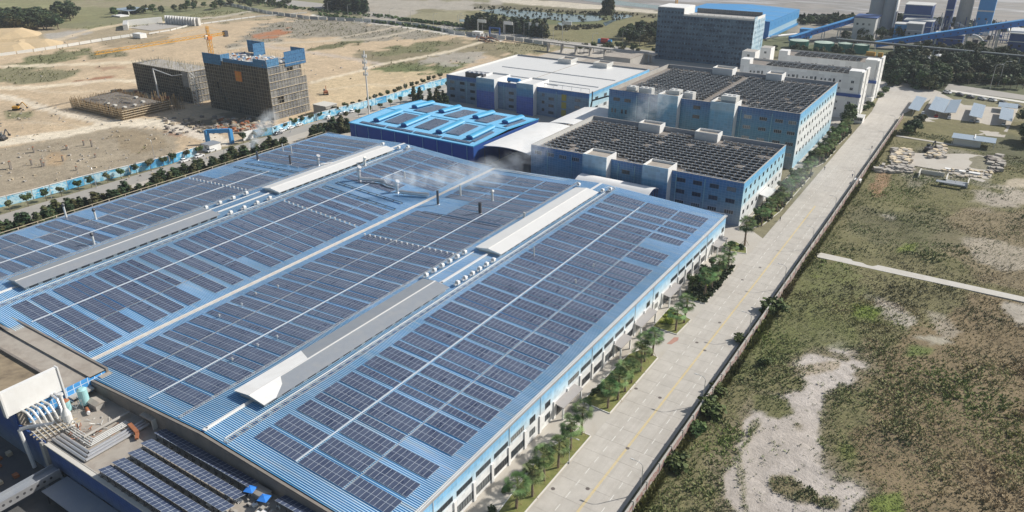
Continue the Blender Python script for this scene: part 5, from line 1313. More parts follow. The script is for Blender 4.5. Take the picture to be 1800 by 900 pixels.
for k, (x0, y0, w_, d_, h_) in enumerate(((-137.5, 470, 8, 10, 19),(-131, 486, 6.5, 9, 19.5))):
    t = thing('stair_block', 'white windowed tower slab between netted tower and dormitories, %s one' % ('nearer' if k == 0 else 'farther'), 'building', (x0+w_/2, y0+d_/2, 0))
    MB().box(x0, y0, 0, x0+w_, y0+d_, h_).build('walls', M['white'], t); MB().box(x0+.3, y0+.3, h_, x0+w_-.3, y0+d_-.3, h_+.05).build('roof', M['concrete'], t)
    for z in (4, 8, 12, 16): link('window', wa, t, (0, -d_/2-.03, z), rz=-math.pi/2)
def block(lab, x0, x1, y0, y1, h, mm, cat='building', name='low_building', roof='roofconc', wins=0, wz=1.2, wm=None):
    t = thing(name, lab, cat, ((x0+x1)/2, (y0+y1)/2, 0))
    MB().box(x0, y0, -.2, x1, y1, h).build('walls', M[mm], t); MB().box(x0-.25, y0-.25, h, x1+.25, y1+.25, h+.25).build('roof_slab', M[roof], t)
    for i in range(wins): link('window', wm or wa, t, (x0+(x1-x0)*(i+.5)/wins-t.location.x, y0-.03-t.location.y, wz), rz=-math.pi/2)
    return t
block('small white building tucked between factory end and turquoise workshop', -278, -262, 256, 266, 3.6, 'white', wins=4)
block('narrow white gatehouse beside the guard barrier below the dormitories', -57.8, -54.0, 406, 413, 2.8, 'white', 'gatehouse', 'gatehouse', 'steel', 3)
block('long low grey building behind the white roofed block', -240, -188, 447, 462, 5.5, 'greymetal', wins=7)
block('low grey building with flat roof at the foot of the netted tower', -232, -212, 470, 500, 7, 'concrete', wins=4)
t = block('small white shop with flat roof beyond the panelled roofs', -262, -252, 462, 470, 4, 'white', wins=3)
t = thing('flyover_ramp', 'long grey raised ramp crossing behind the white roofed block', 'ramp', (-255, 500, 0))
MB().bar((-300, 505, 6.5), (-205, 497, 6.5), 5, .9).build('deck', M['concrete'], t)
for i in range(8): MB().box(-295+i*12, 500, 0, -294+i*12, 503, 6.2).build('pier', M['concrete'], t)

# ------------------------------------------------------------------ power plant
def ptag(n_, lab, cat, x, y): return thing(n_, lab, cat, (x, y, 0))
t = ptag('silo', 'tall grey twin silo block beside the tidal flat', 'silo', -101, 760)
for x in (-107.5, -97): MB().tube((x, 762, 0), (x, 762, 27), 6.2, 28).build('silo_shell', M['greymetal'], t)
MB().box(-112, 757, 24.5, -91.5, 768, 27.4).build('head_house', M['greymetal'], t); MB().box(-92, 756.3, 0, -90.8, 768, 27.2).build('stair_edge', M['white'], t)
for x in (-108, -97): MB().tube((x, 762, 27.4), (x, 762, 31), .9, 10).build('vent', M['plantblue'], t)
t = ptag('crusher_house', 'pale grey building with dark roof at the end of the shorter conveyor', 'building', -104, 690)
MB().box(-112, 684, 0, -95.5, 706, 17).build('walls', M['steel'], t); MB().box(-112.6, 683.4, 17, -95, 706.6, 17.8).build('roof', M['plantblue'], t)
for x in (-109, -104.5, -100): link('window', w2, t, (x+104, 683.95-690, 11.5), rz=-math.pi/2)
def gallery(lab, p, q, w_, h_, nwin, legs, mm='bluelight'):
    p = Vector(p); q = Vector(q); t = thing('conveyor_gallery', lab, 'conveyor', p)
    MB().bar(p, q, w_, h_).build('gallery', M['bluepaint'], t)
    MB().bar(p+Vector((0,0,h_/2+.12)), q+Vector((0,0,h_/2+.12)), w_+.5, .25).build('roof_sheet', M[mm], t)
    d = (q-p).normalized(); s = d.cross(Vector((0,0,1))).normalized()
    if s.y > 0: s = -s
    for i in range(nwin):
        c = p.lerp(q, (i+.5)/nwin)+s*(w_/2+.02)
        MB().bar(c-d*.5, c+d*.5, .08, .9).build('opening', M['darksteel'], t)
    for i in range(1, legs):
        c = p.lerp(q, i/legs)
        mb = MB()
        for e in (-1, 1): mb.tube((c.x+e*1.5*s.x, c.y+e*1.5*s.y, 0), (c.x+e*1.2*s.x, c.y+e*1.2*s.y, c.z-h_/2), .35, 6)
        mb.build('trestle', M['steel'], t)
    return t
gallery('shorter blue conveyor gallery rising towards the grey crusher house', (-150, 640, 2.5), (-112, 696, 14.5), 4, 3.4, 12, 4)
gallery('long blue conveyor gallery rising to the right edge of the picture', (-88, 648, 2.5), (30, 690, 27), 4.5, 4.0, 26, 6)
def pbox(lab, x0, x1, y0, y1, z1, mm, nm='boiler_house', cat='power plant building', extra=None):
    t = thing(nm, lab, cat, ((x0+x1)/2, (y0+y1)/2, 0))
    MB().box(x0, y0, 0, x1, y1, z1).build('walls', M[mm], t); MB().box(x0-.4, y0-.4, z1, x1+.4, y1+.4, z1+.6).build('roof', M['steel'], t)
    MB().box(x0-.05, y0-.1, z1*.62, x1+.05, y0, z1*.66).build('cornice_band', M['steel'], t)
    for i in range(max(1, int((x1-x0)/5))): link('window', w2, t, (x0+2.5+i*5-t.location.x, y0-.05-t.location.y, z1*.4), rz=-math.pi/2)
    return t
pbox('dark blue stepped boiler house left of the concrete chimney', -84, -63, 752, 775, 22, 'plantblue')
pbox('lower dark blue annex in front of the stepped boiler house', -80, -58, 728, 748, 12, 'plantblue')
pbox('small bright blue cube beside the pale transfer house', -83, -74, 700, 712, 12, 'bluelight', 'transfer_house')
pbox('pale grey transfer house with dark band near the conveyor foot', -73.5, -62, 695, 708, 13.5, 'greymetal', 'transfer_house')
pbox('blue capped steel tower immediately left of the chimney', -54, -48, 770, 778, 28, 'plantblue', 'filter_tower')
pbox('tall bright blue filter tower right of the chimney', -30, -18, 765, 780, 30, 'bluelight', 'filter_tower')
pbox('wide dark blue turbine hall at the right edge', -2, 60, 668, 700, 15, 'plantblue', 'turbine_hall')
pbox('dark blue shed below the long conveyor', -52, -32, 690, 704, 8, 'plantblue', 'pump_shed')
t = ptag('chimney', 'massive tapering concrete chimney rising out of the top of the picture', 'chimney', -39.5, 770)
MB().tube((-39.5, 770, 0), (-39.5, 770, 120), 5.6, 32, 0, 4.2).build('shaft', M['concrete'], t)
MB().tube((-34.6, 767.5, 0), (-35.4, 768.5, 120), .5, 6).build('ladder_cage', M['kerb'], t)
st_ = MB(); rp = random.Random(3)
for i in range(150):
    x = rp.uniform(-64, 20); y = rp.uniform(690, 775); h = rp.uniform(4, 18)
    k = rp.random()
    if k < .45: st_.box(x, y, 0, x+.5, y+.5, h, rp.choice((0, 1, 2)))
    elif k < .75: st_.box(x, y, h*.5, x+rp.uniform(2, 9), y+.6, h*.5+.6, rp.choice((0, 1, 2)))
    elif k < .9: st_.tube((x, y, h*.4), (x+rp.uniform(-6, 6), y+rp.uniform(-4, 4), h*.6), rp.uniform(.4, 1.1), 8, rp.choice((0, 1)))
    else: st_.box(x, y, 0, x+rp.uniform(2, 5), y+3, rp.uniform(2, 6), rp.choice((2, 3)))
o = st_.build('plant_steelwork', [M['steel'], M['greymetal'], M['plantblue'], M['darksteel']], off=(-20, 730, 0)); stuff(o); tag(o, 'tangle of frames, pipes and platforms between the power plant buildings', 'steelwork')
t = ptag('curved_duct', 'white quarter-round duct under the long conveyor', 'duct', -20, 680)
MB().path([(-26+9*math.sin(a), 676, 3+8*math.cos(a)) for a in np.linspace(0, 1.5, 7)], .8, 8).build('duct_bend', M['white'], t)
for k, (x, r, y, h) in enumerate([(-138, 7.2, 619, 5.5), (-119.5, 7.2, 619, 5.5), (-104.5, 5.3, 620, 6), (-93, 5.3, 620, 6), (-58.5, 4.2, 619, 5)]):
    lab = ['wide dark green tank with pale roof, leftmost of the tank row', 'wide dark green tank with straw coloured roof, second of the tank row', 'narrow green tank, third of the tank row', 'narrow green tank, fourth of the tank row', 'small pale topped tank standing among the trees'][k]
    t = thing('storage_tank', lab, 'storage tank', (x, y, 0), 0, 'green tanks behind the dormitories')
    MB().tube((x,y,0), (x,y,h), r, 28).build('shell', M['tankgreen'], t); MB().tube((x,y,h), (x,y,h+.8), r, 28, 0, .3).build('roof_cone', M['tanktop'], t)
    MB().tube((x+r+.3, y-1, 0), (x+r+.3, y-1, h+.6), .2, 6).build('ladder', M['steel'], t)
t = ptag('pipe_bridge', 'long straight grey pipe bridge in front of the conveyors', 'pipe bridge', -40, 618)
MB().bar((-112, 624, 7.5), (40, 609, 8), 2.2, 1.0).build('truss', M['darksteel'], t); MB().tube((-112, 623.4, 8.3), (40, 608.4, 8.8), .4, 8).build('top_pipe', M['steel'], t)
for i in range(12): MB().box(-110+i*13, 622.5-i*1.25, 0, -109.4+i*13, 623-i*1.25, 7).build('trestle', M['steel'], t)
block('long low shed with pale roof edge by the right border, among trees', -34, 30, 583, 590, 3.5, 'greymetal', 'shed', 'long_shed', 'kerb')
t = ptag('yellow_drum', 'yellow equipment glinting behind the dormitory roof', 'machine', -82, 600)
MB().tube((-86, 600, 3), (-80, 600, 3), 1.6, 10).build('drum', M['yellow'], t); MB().tube((-78, 600, 3), (-75, 600, 3), 1.6, 10).build('drum', M['yellow'], t); MB().box(-86, 599, 0, -75, 601, 1.6).build('stand', M['darksteel'], t)
for k, (x, y) in enumerate([(-46, 600), (-43, 592), (-40, 606)]):
    t = thing('white_tent', 'white round topped shelter among the trees, %s of three' % ordn(k+1), 'shelter', (x, y, 0), 0, 'white shelters in the wood')
    MB().tube((x,y,5), (x,y,6), 3, 14, 0, 1).build('cover', M['white'], t); MB().tube((x, y, 0), (x, y, 5), .3, 6).build('pole', M['steel'], t)
block('small light blue machine house beside the warehouse', -150, -141, 668, 676, 7, 'bluelight', 'machine house', 'machine_house', 'bluelight')
t = ptag('pipe_elbows', 'white pipes bending out of the warehouse corner', 'pipes', -163, 650)
MB().path([(-169, 648, 1), (-169, 640, 1), (-160, 640, 4), (-150, 660, 4)], .8, 8).build('pipe', M['white'], t); MB().path([(-169, 655, 1), (-161, 652, 3), (-148, 672, 3)], .8, 8).build('pipe', M['white'], t)

# ------------------------------------------------------------------ cars, carports
CARM = {c: car_mat('car_paint_'+c, v) for c, v in dict(white=(.75,.76,.77), black=(.02,.02,.025), silver=(.45,.47,.5), red=(.4,.03,.03), grey=(.16,.17,.19)).items()}
def car_meshes():
    # profile along x (length 4.5), body then cabin; loft with narrower top
    def loft(prof, hw, mi=0):
        """prof: list of (x, zlow, zhigh, halfwidth_low, halfwidth_high)"""
        vv = []; ff = []
        for x, zl, zh, a, b in prof: vv += [(x,-a,zl),(x,a,zl),(x,b,zh),(x,-b,zh)]
        for i in range(len(prof)-1):
            o_ = i*4
            for k in range(4): ff.append((o_+k, o_+4+k, o_+4+(k+1) % 4, o_+(k+1) % 4))
        ff.append((3,2,1,0)); e = (len(prof)-1)*4; ff.append((e,e+1,e+2,e+3))
        return vv, ff
    body = loft([(-2.25,.45,.75,.70,.66),(-2.1,.28,.92,.84,.78),(-1.2,.22,.96,.90,.84),(0,.22,.95,.90,.85),(1.1,.22,.94,.90,.84),(1.9,.26,.80,.86,.76),(2.22,.42,.66,.70,.62)], 0)
    glass = loft([(-1.75,.92,.95,.78,.76),(-1.25,.92,1.36,.80,.62),(.25,.92,1.38,.80,.62),(1.15,.92,.96,.80,.74)], 0)
    roof = loft([(-1.30,1.35,1.40,.62,.58),(-.6,1.38,1.47,.63,.56),(.2,1.36,1.42,.62,.57)], 0)
    return body, glass, roof
CB, CG, CR = car_meshes()
def mk_car(color):
    t = thing('parked_car', 'x', 'car')
    MB().add(*CB).build('body', CARM[color], t, off=(0,0,0)); MB().add(*CG).build('windows', M['glass'], t, off=(0,0,0)); MB().add(*CR).build('car_roof', CARM[color], t, off=(0,0,0))
    wm = MB().tube((0,-.10,0), (0,.10,0), .33, 14).mesh('wheel', [M['tyre']])
    for x in (-1.4, 1.4):
        for y in (-.80, .80): link('wheel', wm, t, (x, y, .33))
    lm = MB().box(-.03,-.12,-.05,.03,.12,.05).mesh('headlight', [M['white']])
    for y in (-.55, .55): link('headlight', lm, t, (2.14, y, .62))
    return t
PROTO = {c: None for c in CARM}
def place_car(color, x, y, rz, lab, group, sc=1.0):
    if PROTO[color] is None: o = PROTO[color] = mk_car(color)
    else: o = dup(PROTO[color])
    o.location = (x, y, 0); o.rotation_euler = (0, 0, rz); o['label'] = lab; o['group'] = group; o.scale = (sc, sc, sc)
    return o
SIDE = ['white','black','black','silver','white','grey','black']
for k, (px, py) in enumerate([(1665,164),(1687,168),(1706,172),(1726,175),(1744,177.5),(1762,182),(1788,188)]):
    p = at(px, py); place_car(SIDE[k], p.x, p.y, -.62, '%s car parked in the line above the car park, %s from the left' % (SIDE[k], ordn(k+1)), 'cars parked in a line above the car park', 1.15)
for k, (c, x, y) in enumerate([('white',-30.5,444),('white',-18.0,440),('silver',-18.5,446),('red',-24,441),('white',-5.2,440),('silver',-7.8,440),('white',6,441)]):
    place_car(c, x, y, math.pi/2+.05, '%s car under the blue carport roofs, %s from left' % (c, ordn(k+1)), 'cars under the carports')
for k, (c, px, py) in enumerate([('white',325,284),('white',372,266),('white',496,231),('white',511,226),('white',526,221),('white',541,215),('grey',489,236),('silver',556,210),('white',607,200),('white',620,197),('grey',600,202),('white',579,208),('white',350,276),('silver',380,262)]):
    p = at(px, py); place_car(c, p.x, p.y, math.pi/2+(0 if k % 3 else .04), '%s car parked along the street by the blue hoarding, %s in order' % (c, ordn(k+1)), 'cars along the hoarding street', 1.1)
def carport(x0, x1, y0, y1, za, zb, lab):
    t = thing('carport', lab, 'carport', ((x0+x1)/2, (y0+y1)/2, 0), 0, 'carports with solar roofs')
    mb = MB(); mb.add([(x0,y0,za),(x1,y0,zb),(x1,y1,zb),(x0,y1,za),(x0,y0,za-.18),(x1,y0,zb-.18),(x1,y1,zb-.18),(x0,y1,za-.18)], [(4,5,1,0),(5,6,2,1),(6,7,3,2),(7,4,0,3),(7,6,5,4)], 0)
    mb.add([(x0,y0,za),(x1,y0,zb),(x1,y1,zb),(x0,y1,za)], [(0,1,2,3)], 1); mb.build('roof', [M['steel'], CPM], t)
    n_ = int((y1-y0)/2.1)
    sm_ = MB()
    for i in range(1, n_):
        y = y0+(y1-y0)*i/n_; sm_.bar((x0, y, za+.02), (x1, y, zb+.02), .10, .05)
    sm_.build('roof_seams', M['solarframe'], t)
    for y in (y0+1, (y0+y1)/2, y1-1):
        MB().box((x0+x1)/2-.12, y-.12, 0, (x0+x1)/2+.12, y+.12, min(za, zb)).build('post', M['steel'], t)
CPM = mat('carport_panel', (.30,.37,.45), .3, var=.08, dirt=(.30,.40,.50), damt=.3)
carport(-37.6, -32.2, 438, 472, 3.4, 2.7, 'pale blue carport beside the road wall, leftmost in the car park')
carport(-28.4, -21.0, 441, 475, 3.6, 2.6, 'left half of the wide V shaped pale blue carport'); carport(-20.8, -15.6, 441, 475, 2.6, 3.4, 'right half of the wide V shaped pale blue carport')
carport(-9.5, -3.7, 438, 470, 3.5, 2.8, 'free standing single carport in the middle of the car park')
carport(3.5, 9.3, 439, 467, 3.5, 2.8, 'right carport, the long one near the picture edge'); carport(1.9, 10.8, 469.5, 481, 3.0, 3.0, 'short flat carport behind the right one')
t = thing('shed', 'low open shed with pale roof below the car park', 'shed', (-5, 395, 0))
MB().box(-13, 389.5, 3.0, 4.5, 399, 3.2).build('roof', CPM, t); MB().box(-12, 390.5, 0, -1, 397, 2.9).build('walls', M['steel'], t)
for x in (-12.5, -4, 4): MB().box(x, 389.8, 0, x+.2, 390, 3.0).build('post', M['steel'], t)
MB().box(-4.2, 392, 3.2, -3.8, 400, 3.6).build('roof_beam', M['white'], t)

# ------------------------------------------------------------------ walls and fences
t = thing('boundary_wall', 'long pale boundary wall along the right side of the concrete road', 'wall', (-38.2, 250, 0))
pm = MB(); pm.box(-.10, -2.85, 0, .06, 2.85, 2.6, 0); pm.box(.06, -2.85, .0, .14, 2.85, 2.2, 1); pm.box(-.16, -2.85, 2.6, .16, 2.85, 2.72, 0)
pme = pm.mesh('wall_panel', [M['concrete'], M['wallface']])
pom = MB().box(-.2, -.15, 0, .24, .15, 2.85).mesh('post', [M['concrete']])
y = 62
while y < 428:
    if not (231 < y < 235): link('wall_panel', pme, t, (0, y+3-250, 0)); link('post', pom, t, (0, y-250, 0))
    y += 6
t = thing('site_fence', 'grey picket wall along the back road behind the building site', 'fence', (-500, 545, 0))
F_ = [(380,5),(470,24),(545,34),(640,38),(740,47),(800,60),(860,66),(905,72),(955,79),(965,82)]
gp = M['greymetal']
for k, (a, b) in enumerate(zip(F_, F_[1:])):
    p, q_ = at(*a), at(*b); nn = max(1, int((q_-p).length/9))
    for i in range(nn):
        c, d = p.lerp(q_, i/nn), p.lerp(q_, (i+.9)/nn); MB().bar((c.x, c.y, 1.5), (d.x, d.y, 1.5), .4, 3.0).build('fence_panel', M['steel'] if (i+k) % 2 else gp, t)
for lab, F2, h, mm in (('low white wall running along the upper dirt road', [(-60,112),(0,99),(60,91),(120,82),(180,72),(245,62)], 2.2, 'steel'), ('white kerb wall of the walled yard track', [(262,60),(300,54),(330,46),(450,30),(540,23)], 1.2, 'steel')):
    p0 = at(*F2[0]); t = thing('track_wall', lab, 'wall', (p0.x, p0.y, 0))
    for a, b in zip(F2, F2[1:]):
        p, q_ = at(*a), at(*b); nn = max(1, int((q_-p).length/8))
        for i in range(nn):
            c, d = p.lerp(q_, i/nn), p.lerp(q_, (i+.93)/nn); MB().bar((c.x, c.y, h/2), (d.x, d.y, h/2+.0), .5, h).build('wall_panel', M[mm], t)
# hoarding with printed boards
t = thing('hoarding', 'long blue printed hoarding between the street and the building site', 'hoarding', (-296, 250, 0))
HP = [(-30,372),(60,350),(150,325),(230,306),(300,288),(370,266),(446,242),(480,236),(520,223),(560,211),(600,200),(640,190),(680,179),(720,167),(760,154),(790,146)]
hk = 0; bars = MB()
for a, b in zip(HP, HP[1:]):
    p, q_ = at(*a), at(*b); nn = max(1, int((q_-p).length/6.0))
    for i in range(nn):
        c, d = p.lerp(q_, i/nn), p.lerp(q_, (i+.97)/nn)
        if 188 < c.y < 215: continue
        hh = 3.7
        MB().bar((c.x, c.y, hh/2), (d.x, d.y, hh/2), .12, hh).build('hoarding_board', M['hoard'], t)
        MB().bar((c.x+.06, c.y, hh+.1), (d.x+.06, d.y, hh+.1), .35, .2).build('top_rail', M['white'], t)
        if hk % 5 == 2:
            u = (d-c).normalized()
            for s_ in range(6):
                e = c+u*(1.0+s_*.75); bars.bar((e.x+.1, e.y, 2.1), (e.x+u.x*.4+.1, e.y+u.y*.4, 2.1), .04, .35)
        hk += 1
bars.build('white_lettering', M['white'], t)
t = thing('site_gate', 'bright blue portal gate frame at the entrance of the building site', 'gate', (-296, 205, 0))
ga, gb = Vector((-303.5, 205, 0)), Vector((-295.5, 212, 0))
for g in (ga, gb): MB().box(g.x-.8, g.y-.8, 0, g.x+.8, g.y+.8, 6.5).build('gate_post', M['bluelight'], t)
MB().bar((ga.x, ga.y, 6.0), (gb.x, gb.y, 6.0), 1.2, 1.8).build('gate_beam', M['bluelight'], t)
t = thing('poster_board', 'plain white poster board on the hoarding right of the blue gate', 'sign', (-293.5, 219, 0))
MB().bar((-293.4, 217, 2.2), (-293.2, 222.5, 2.2), .2, 4.2).build('board', M['white'], t)
block('small white guard hut with grey roof beside the blue portal gate', -297, -291.5, 197, 203, 3, 'white', 'hut', 'guard_hut', 'greymetal', 1)
t = thing('far_gate', 'dark blue gate frame by the back road entrance', 'gate', (-365, 535, 0))
for dx in (0, 10): MB().box(-372+dx, 534, 0, -371+dx, 535, 7).build('gate_post', M['plantblue'], t)
MB().box(-372, 534, 7, -361, 535, 8.2).build('gate_beam', M['plantblue'], t)
block('white cabin with a blue grey door at the back road gate', -385, -377, 528, 533, 4, 'white', 'cabin', 'site_cabin', 'white', 2)
block('bluish site cabin beside the dark blue gate frame', -374.5, -372.5, 526, 531, 3.2, 'steel', 'cabin', 'site_cabin')
# eave railing on the street side of the factory
t = thing('perimeter_fence', 'pale rail fence between hedge row and the far eave of the factory', 'fence', (-250, 140, 0))
mb = MB()
for z in (3.5, 6.6, 8.8): mb.box(-249.1, 40, z, -248.9, 226, z+.12)
mb.build('rails', M['timber'], t)
pf = MB().box(-.12, -.12, 0, .12, .12, 9.0).mesh('fence_post', [M['timber']])
for i in range(32): link('fence_post', pf, t, (1-.0, 42+i*6-140, 0))

# ------------------------------------------------------------------ building site: scaffolded blocks
def scaffold_block(lab, x0, x1, y0, y1, h, nf, front, side, top=True):
    t = thing('scaffolded_building', lab, 'building under construction', ((x0+x1)/2, (y0+y1)/2, 0))
    L_ = t.location
    MB().box(x0+1.6, y0+1.6, 0, x1-1.6, y1-1.6, h-.6).build('core', M['darkconc'], t)
    MB().box(x0+1.0, y0+1.0, h-.6, x1-1.0, y1-1.0, h-.2).build('top_slab', M['concrete'], t)
    fh = h/nf
    for (a0, a1, fx, mm) in ((x0, x1, 'y', front), (y0, y1, 'x', side), (y0, y1, 'xl', front)):
        nn = max(1, int(round((a1-a0)/4.0))); wd = (a1-a0)/nn
        me_ = MB().box(-wd/2+.03, -.05, 0, wd/2-.03, .05, fh-.28).mesh('net_panel', [M[mm]])
        for i in range(nn):
            for j in range(nf):
                if rnd.random() < .05: continue
                a = a0+wd*(i+.5)
                if fx == 'y': link('net_panel', me_, t, (a-L_.x, y0-L_.y+rnd.uniform(-.08,.08), j*fh), rot=(rnd.uniform(-.015,.015), 0, rnd.uniform(-.02,.02)))
                elif fx == 'x': link('net_panel', me_, t, (x1-L_.x+rnd.uniform(-.08,.08), a-L_.y, j*fh), rot=(0, 0, math.pi/2+rnd.uniform(-.02,.02)))
                else: link('net_panel', me_, t, (x0-L_.x, a-L_.y, j*fh), rot=(0, 0, math.pi/2))
    mb = MB()
    for j in range(nf*2+1):
        z = j*fh/2
        mb.box(x0-.2, y0-.2, z-.06, x1+.2, y0-.08, z+.06); mb.box(x1+.08, y0-.2, z-.06, x1+.2, y1+.2, z+.06)
    x = x0
    while x <= x1+.1: mb.box(x-.06, y0-.22, 0, x+.06, y0-.10, h+rnd.uniform(.2, 2.4)); mb.box(x-.05, y1, h-2, x+.05, y1+.1, h+1.5); x += 2.0
    y = y0
    while y <= y1+.1: mb.box(x1+.10, y-.06, 0, x1+.22, y+.06, h+rnd.uniform(.2, 2.4)); mb.box(x0-.1, y-.05, h-2, x0, y+.05, h+1.5); y += 2.0
    stuff(mb.build('scaffold_tubes', M['scafpole'], t))
    dk = MB()
    for j in range(1, nf+1): dk.box(x1-.3, y0, j*fh-.12, x1+.45, y1, j*fh+.02)
    dk.build('scaffold_decks', M['timber'], t)
    return t
S2 = scaffold_block('taller scaffolded block with grey netting and bright blue net tops', -361.5, -311.0, 250.5, 275.5, 27.0, 7, 'netshaded', 'netgrey')
nb = M['nettop']
for k, (x0, x1, y0, y1, z0_, z1_) in enumerate([(-361.8,-347,250.2,250.4,24.5,30),(-347,-346.8,250.4,256,25.5,30),(-356,-342,275.6,275.8,27,33.5),(-342,-341.8,268,275.8,27,33.5),(-321,-311,250.2,250.4,26.6,30.5),(-310.8,-310.6,250.4,258,26.6,30.8),(-310.8,-310.6,262,276,25.5,33),(-321,-311,275.6,275.8,27,33),(-345,-321,250.2,250.4,26.6,28.6)]):
    MB().box(x0, y0, z0_, x1, y1, z1_).build('blue_net', nb, S2)
MB().box(-336.5, 250.1, 17.6, -331.5, 250.3, 22.8).build('orange_opening', M['orange'], S2)
MB().box(-336.3, 250.0, 20.0, -331.7, 250.12, 20.3).build('opening_bar', M['yellow'], S2); MB().box(-334.1, 249.98, 17.6, -333.8, 250.1, 22.8).build('opening_bar', M['yellow'], S2)
rr = random.Random(9); mb = MB()
for i in range(260):
    x = rr.uniform(-358, -314); y = rr.uniform(253, 273); a = rr.uniform(.2, 1.4); mb.box(x, y, 26.8, x+a, y+rr.uniform(.2, 1.6), 26.8+rr.uniform(.1, .7), rr.choice((0, 0, 1, 2, 3)))
o = mb.build('deck_materials', [M['kerb'], M['white'], M['rust'], M['bluelight']], S2); stuff(o)
S1 = scaffold_block('lower scaffolded block behind the crane, dark netting and a grey unfinished top deck', -431, -378.5, 251, 268, 17.5, 5, 'netshaded', 'netgrey')
MB().box(-384, 250.4, 9, -378.4, 250.7, 17).build('pale_net', M['netgrey'], S1)
mb = MB()
for i in range(200):
    x = rr.uniform(-429, -381); y = rr.uniform(253, 268); mb.box(x, y, 17.3, x+.14, y+.14, 17.3+rr.uniform(.8, 2.4))
stuff(mb.build('rebar_stubs', M['scafpole'], S1))
t = thing('hoist_stair', 'slanting pale scaffold stair tower against the lower scaffolded block', 'stair tower', (-372, 252, 0))
mb = MB()
for k in range(9):
    z = k*2.0; mb.bar((-374.5, 251, z), (-371, 251, z+2), .3, .2); mb.bar((-371, 249.5, z), (-374.5, 249.5, z+2), .3, .2); mb.bar((-374.8, 249, z), (-370.8, 249, z), .15, .15); mb.bar((-374.8, 251.5, z), (-370.8, 251.5, z), .15, .15)
for a in (-374.8, -370.8):
    for b in (249, 251.5): mb.tube((a, b, 0), (a, b, 18.5), .14, 5)
mb.build('stair_frame', M['steel'], t)
# low open scaffold grid
t = thing('low_scaffold', 'low square forest of bamboo coloured props with reinforcement deck on top', 'building under construction', (-403, 222, 0))
lx0, lx1, ly0, ly1 = -426, -377, 208, 236
mb = MB()
x = lx0
while x <= lx1:
    for y in (ly0, ly0+1.2, ly0+2.4, ly1): a = rr.uniform(-.5, .5); mb.bar((x, y, 0), (x+a, y+rr.uniform(-.3,.3), rr.uniform(4.2, 6.6)), .17, .17)
    x += .8
y = ly0
while y <= ly1:
    for x in (lx0, lx1-2.0, lx1-1.0, lx1): mb.bar((x, y, 0), (x+rr.uniform(-.3,.3), y+rr.uniform(-.3,.3), rr.uniform(4.2, 6.2)), .16, .16)
    y += .9
for i in range(14):
    for j in range(9): mb.box(lx0+i*3.6-.07, ly0+j*3.2-.07, 0, lx0+i*3.6+.07, ly0+j*3.2+.07, 5.4)
for i in range(46): x = rr.uniform(lx1-18, lx1+6); y = rr.uniform(ly1-2, ly1+5); mb.box(x, y, 0, x+.2, y+.2, rr.uniform(5, 8.5))
stuff(mb.build('props', M['bamboo'], t))
mb = MB()
for z in (1.2, 2.4, 3.6, 4.8): mb.box(lx1-.1, ly0, z-.10, lx1+.25, ly1, z+.10); mb.box(lx0, ly0-.2, z-.05, lx1, ly0, z+.05)
mb.build('ledgers', M['timber'], t)
MB().box(lx0+3, ly0+3, 4.3, lx1-3, ly1-3, 4.5).build('rebar_deck', mat('rebar_mesh_deck', (.17,.15,.13), .9, var=.35, scale=1.2, dirt=(.32,.28,.22), damt=.5), t)
MB().box(lx0+4.5, ly0+4.5, 0, lx1-4.5, ly1-4.5, 4.2).build('shade_core', M['darksteel'], t)  # solid dark box added to stand for the shade among the props
mb = MB()
for i in range(12): a = Vector((rr.uniform(lx0+3, lx1-8), rr.uniform(ly0+3, ly1-6), 5.0)); mb.bar(a, a+Vector((rr.uniform(3, 8), rr.uniform(-3, 3), 0)), .3, .25, i % 2)
for i in range(7): a, b = rr.uniform(lx0+25, lx1-6), rr.uniform(ly0+4, ly1-6); mb.box(a, b, 4.8, a+2, b+1.5, 5.6, 2)
stuff(mb.build('deck_timber', [M['timber'], M['darksteel'], M['kerb']], t))
# tower crane
CX, CY, CH_ = -378, 300, 26.5
t = thing('tower_crane', 'yellow tower crane with a long lattice jib behind the scaffolded blocks', 'tower crane', (CX, CY, 0))
def lattice(mb, p, q, w_, h_, n_, r, tri=False):
    p = Vector(p); q = Vector(q); d = (q-p).normalized(); s = d.cross(Vector((0,0,1)))
    s = Vector((1,0,0)) if s.length < .1 else s.normalized(); u = s.cross(d).normalized()
    if tri: cs = [s*w_/2, -s*w_/2, u*h_]
    else: cs = [s*w_/2+u*h_/2, -s*w_/2+u*h_/2, -s*w_/2-u*h_/2, s*w_/2-u*h_/2]
    for c in cs: mb.bar(p+c, q+c, r*1.5, r*1.5)
    for i in range(n_):
        a = p.lerp(q, i/n_); b = p.lerp(q, (i+1)/n_)
        for k in range(len(cs)):
            c1, c2 = cs[k], cs[(k+1) % len(cs)]
            if i % 2: c1, c2 = c2, c1
            mb.bar(a+c1, b+c2, r, r)
mb = MB(); lattice(mb, (CX,CY,0), (CX,CY,CH_), 2.0, 2.0, 13, .17); mb.build('mast', M['yellow'], t)
jd = Vector((-.60, -.80, 0)).normalized()
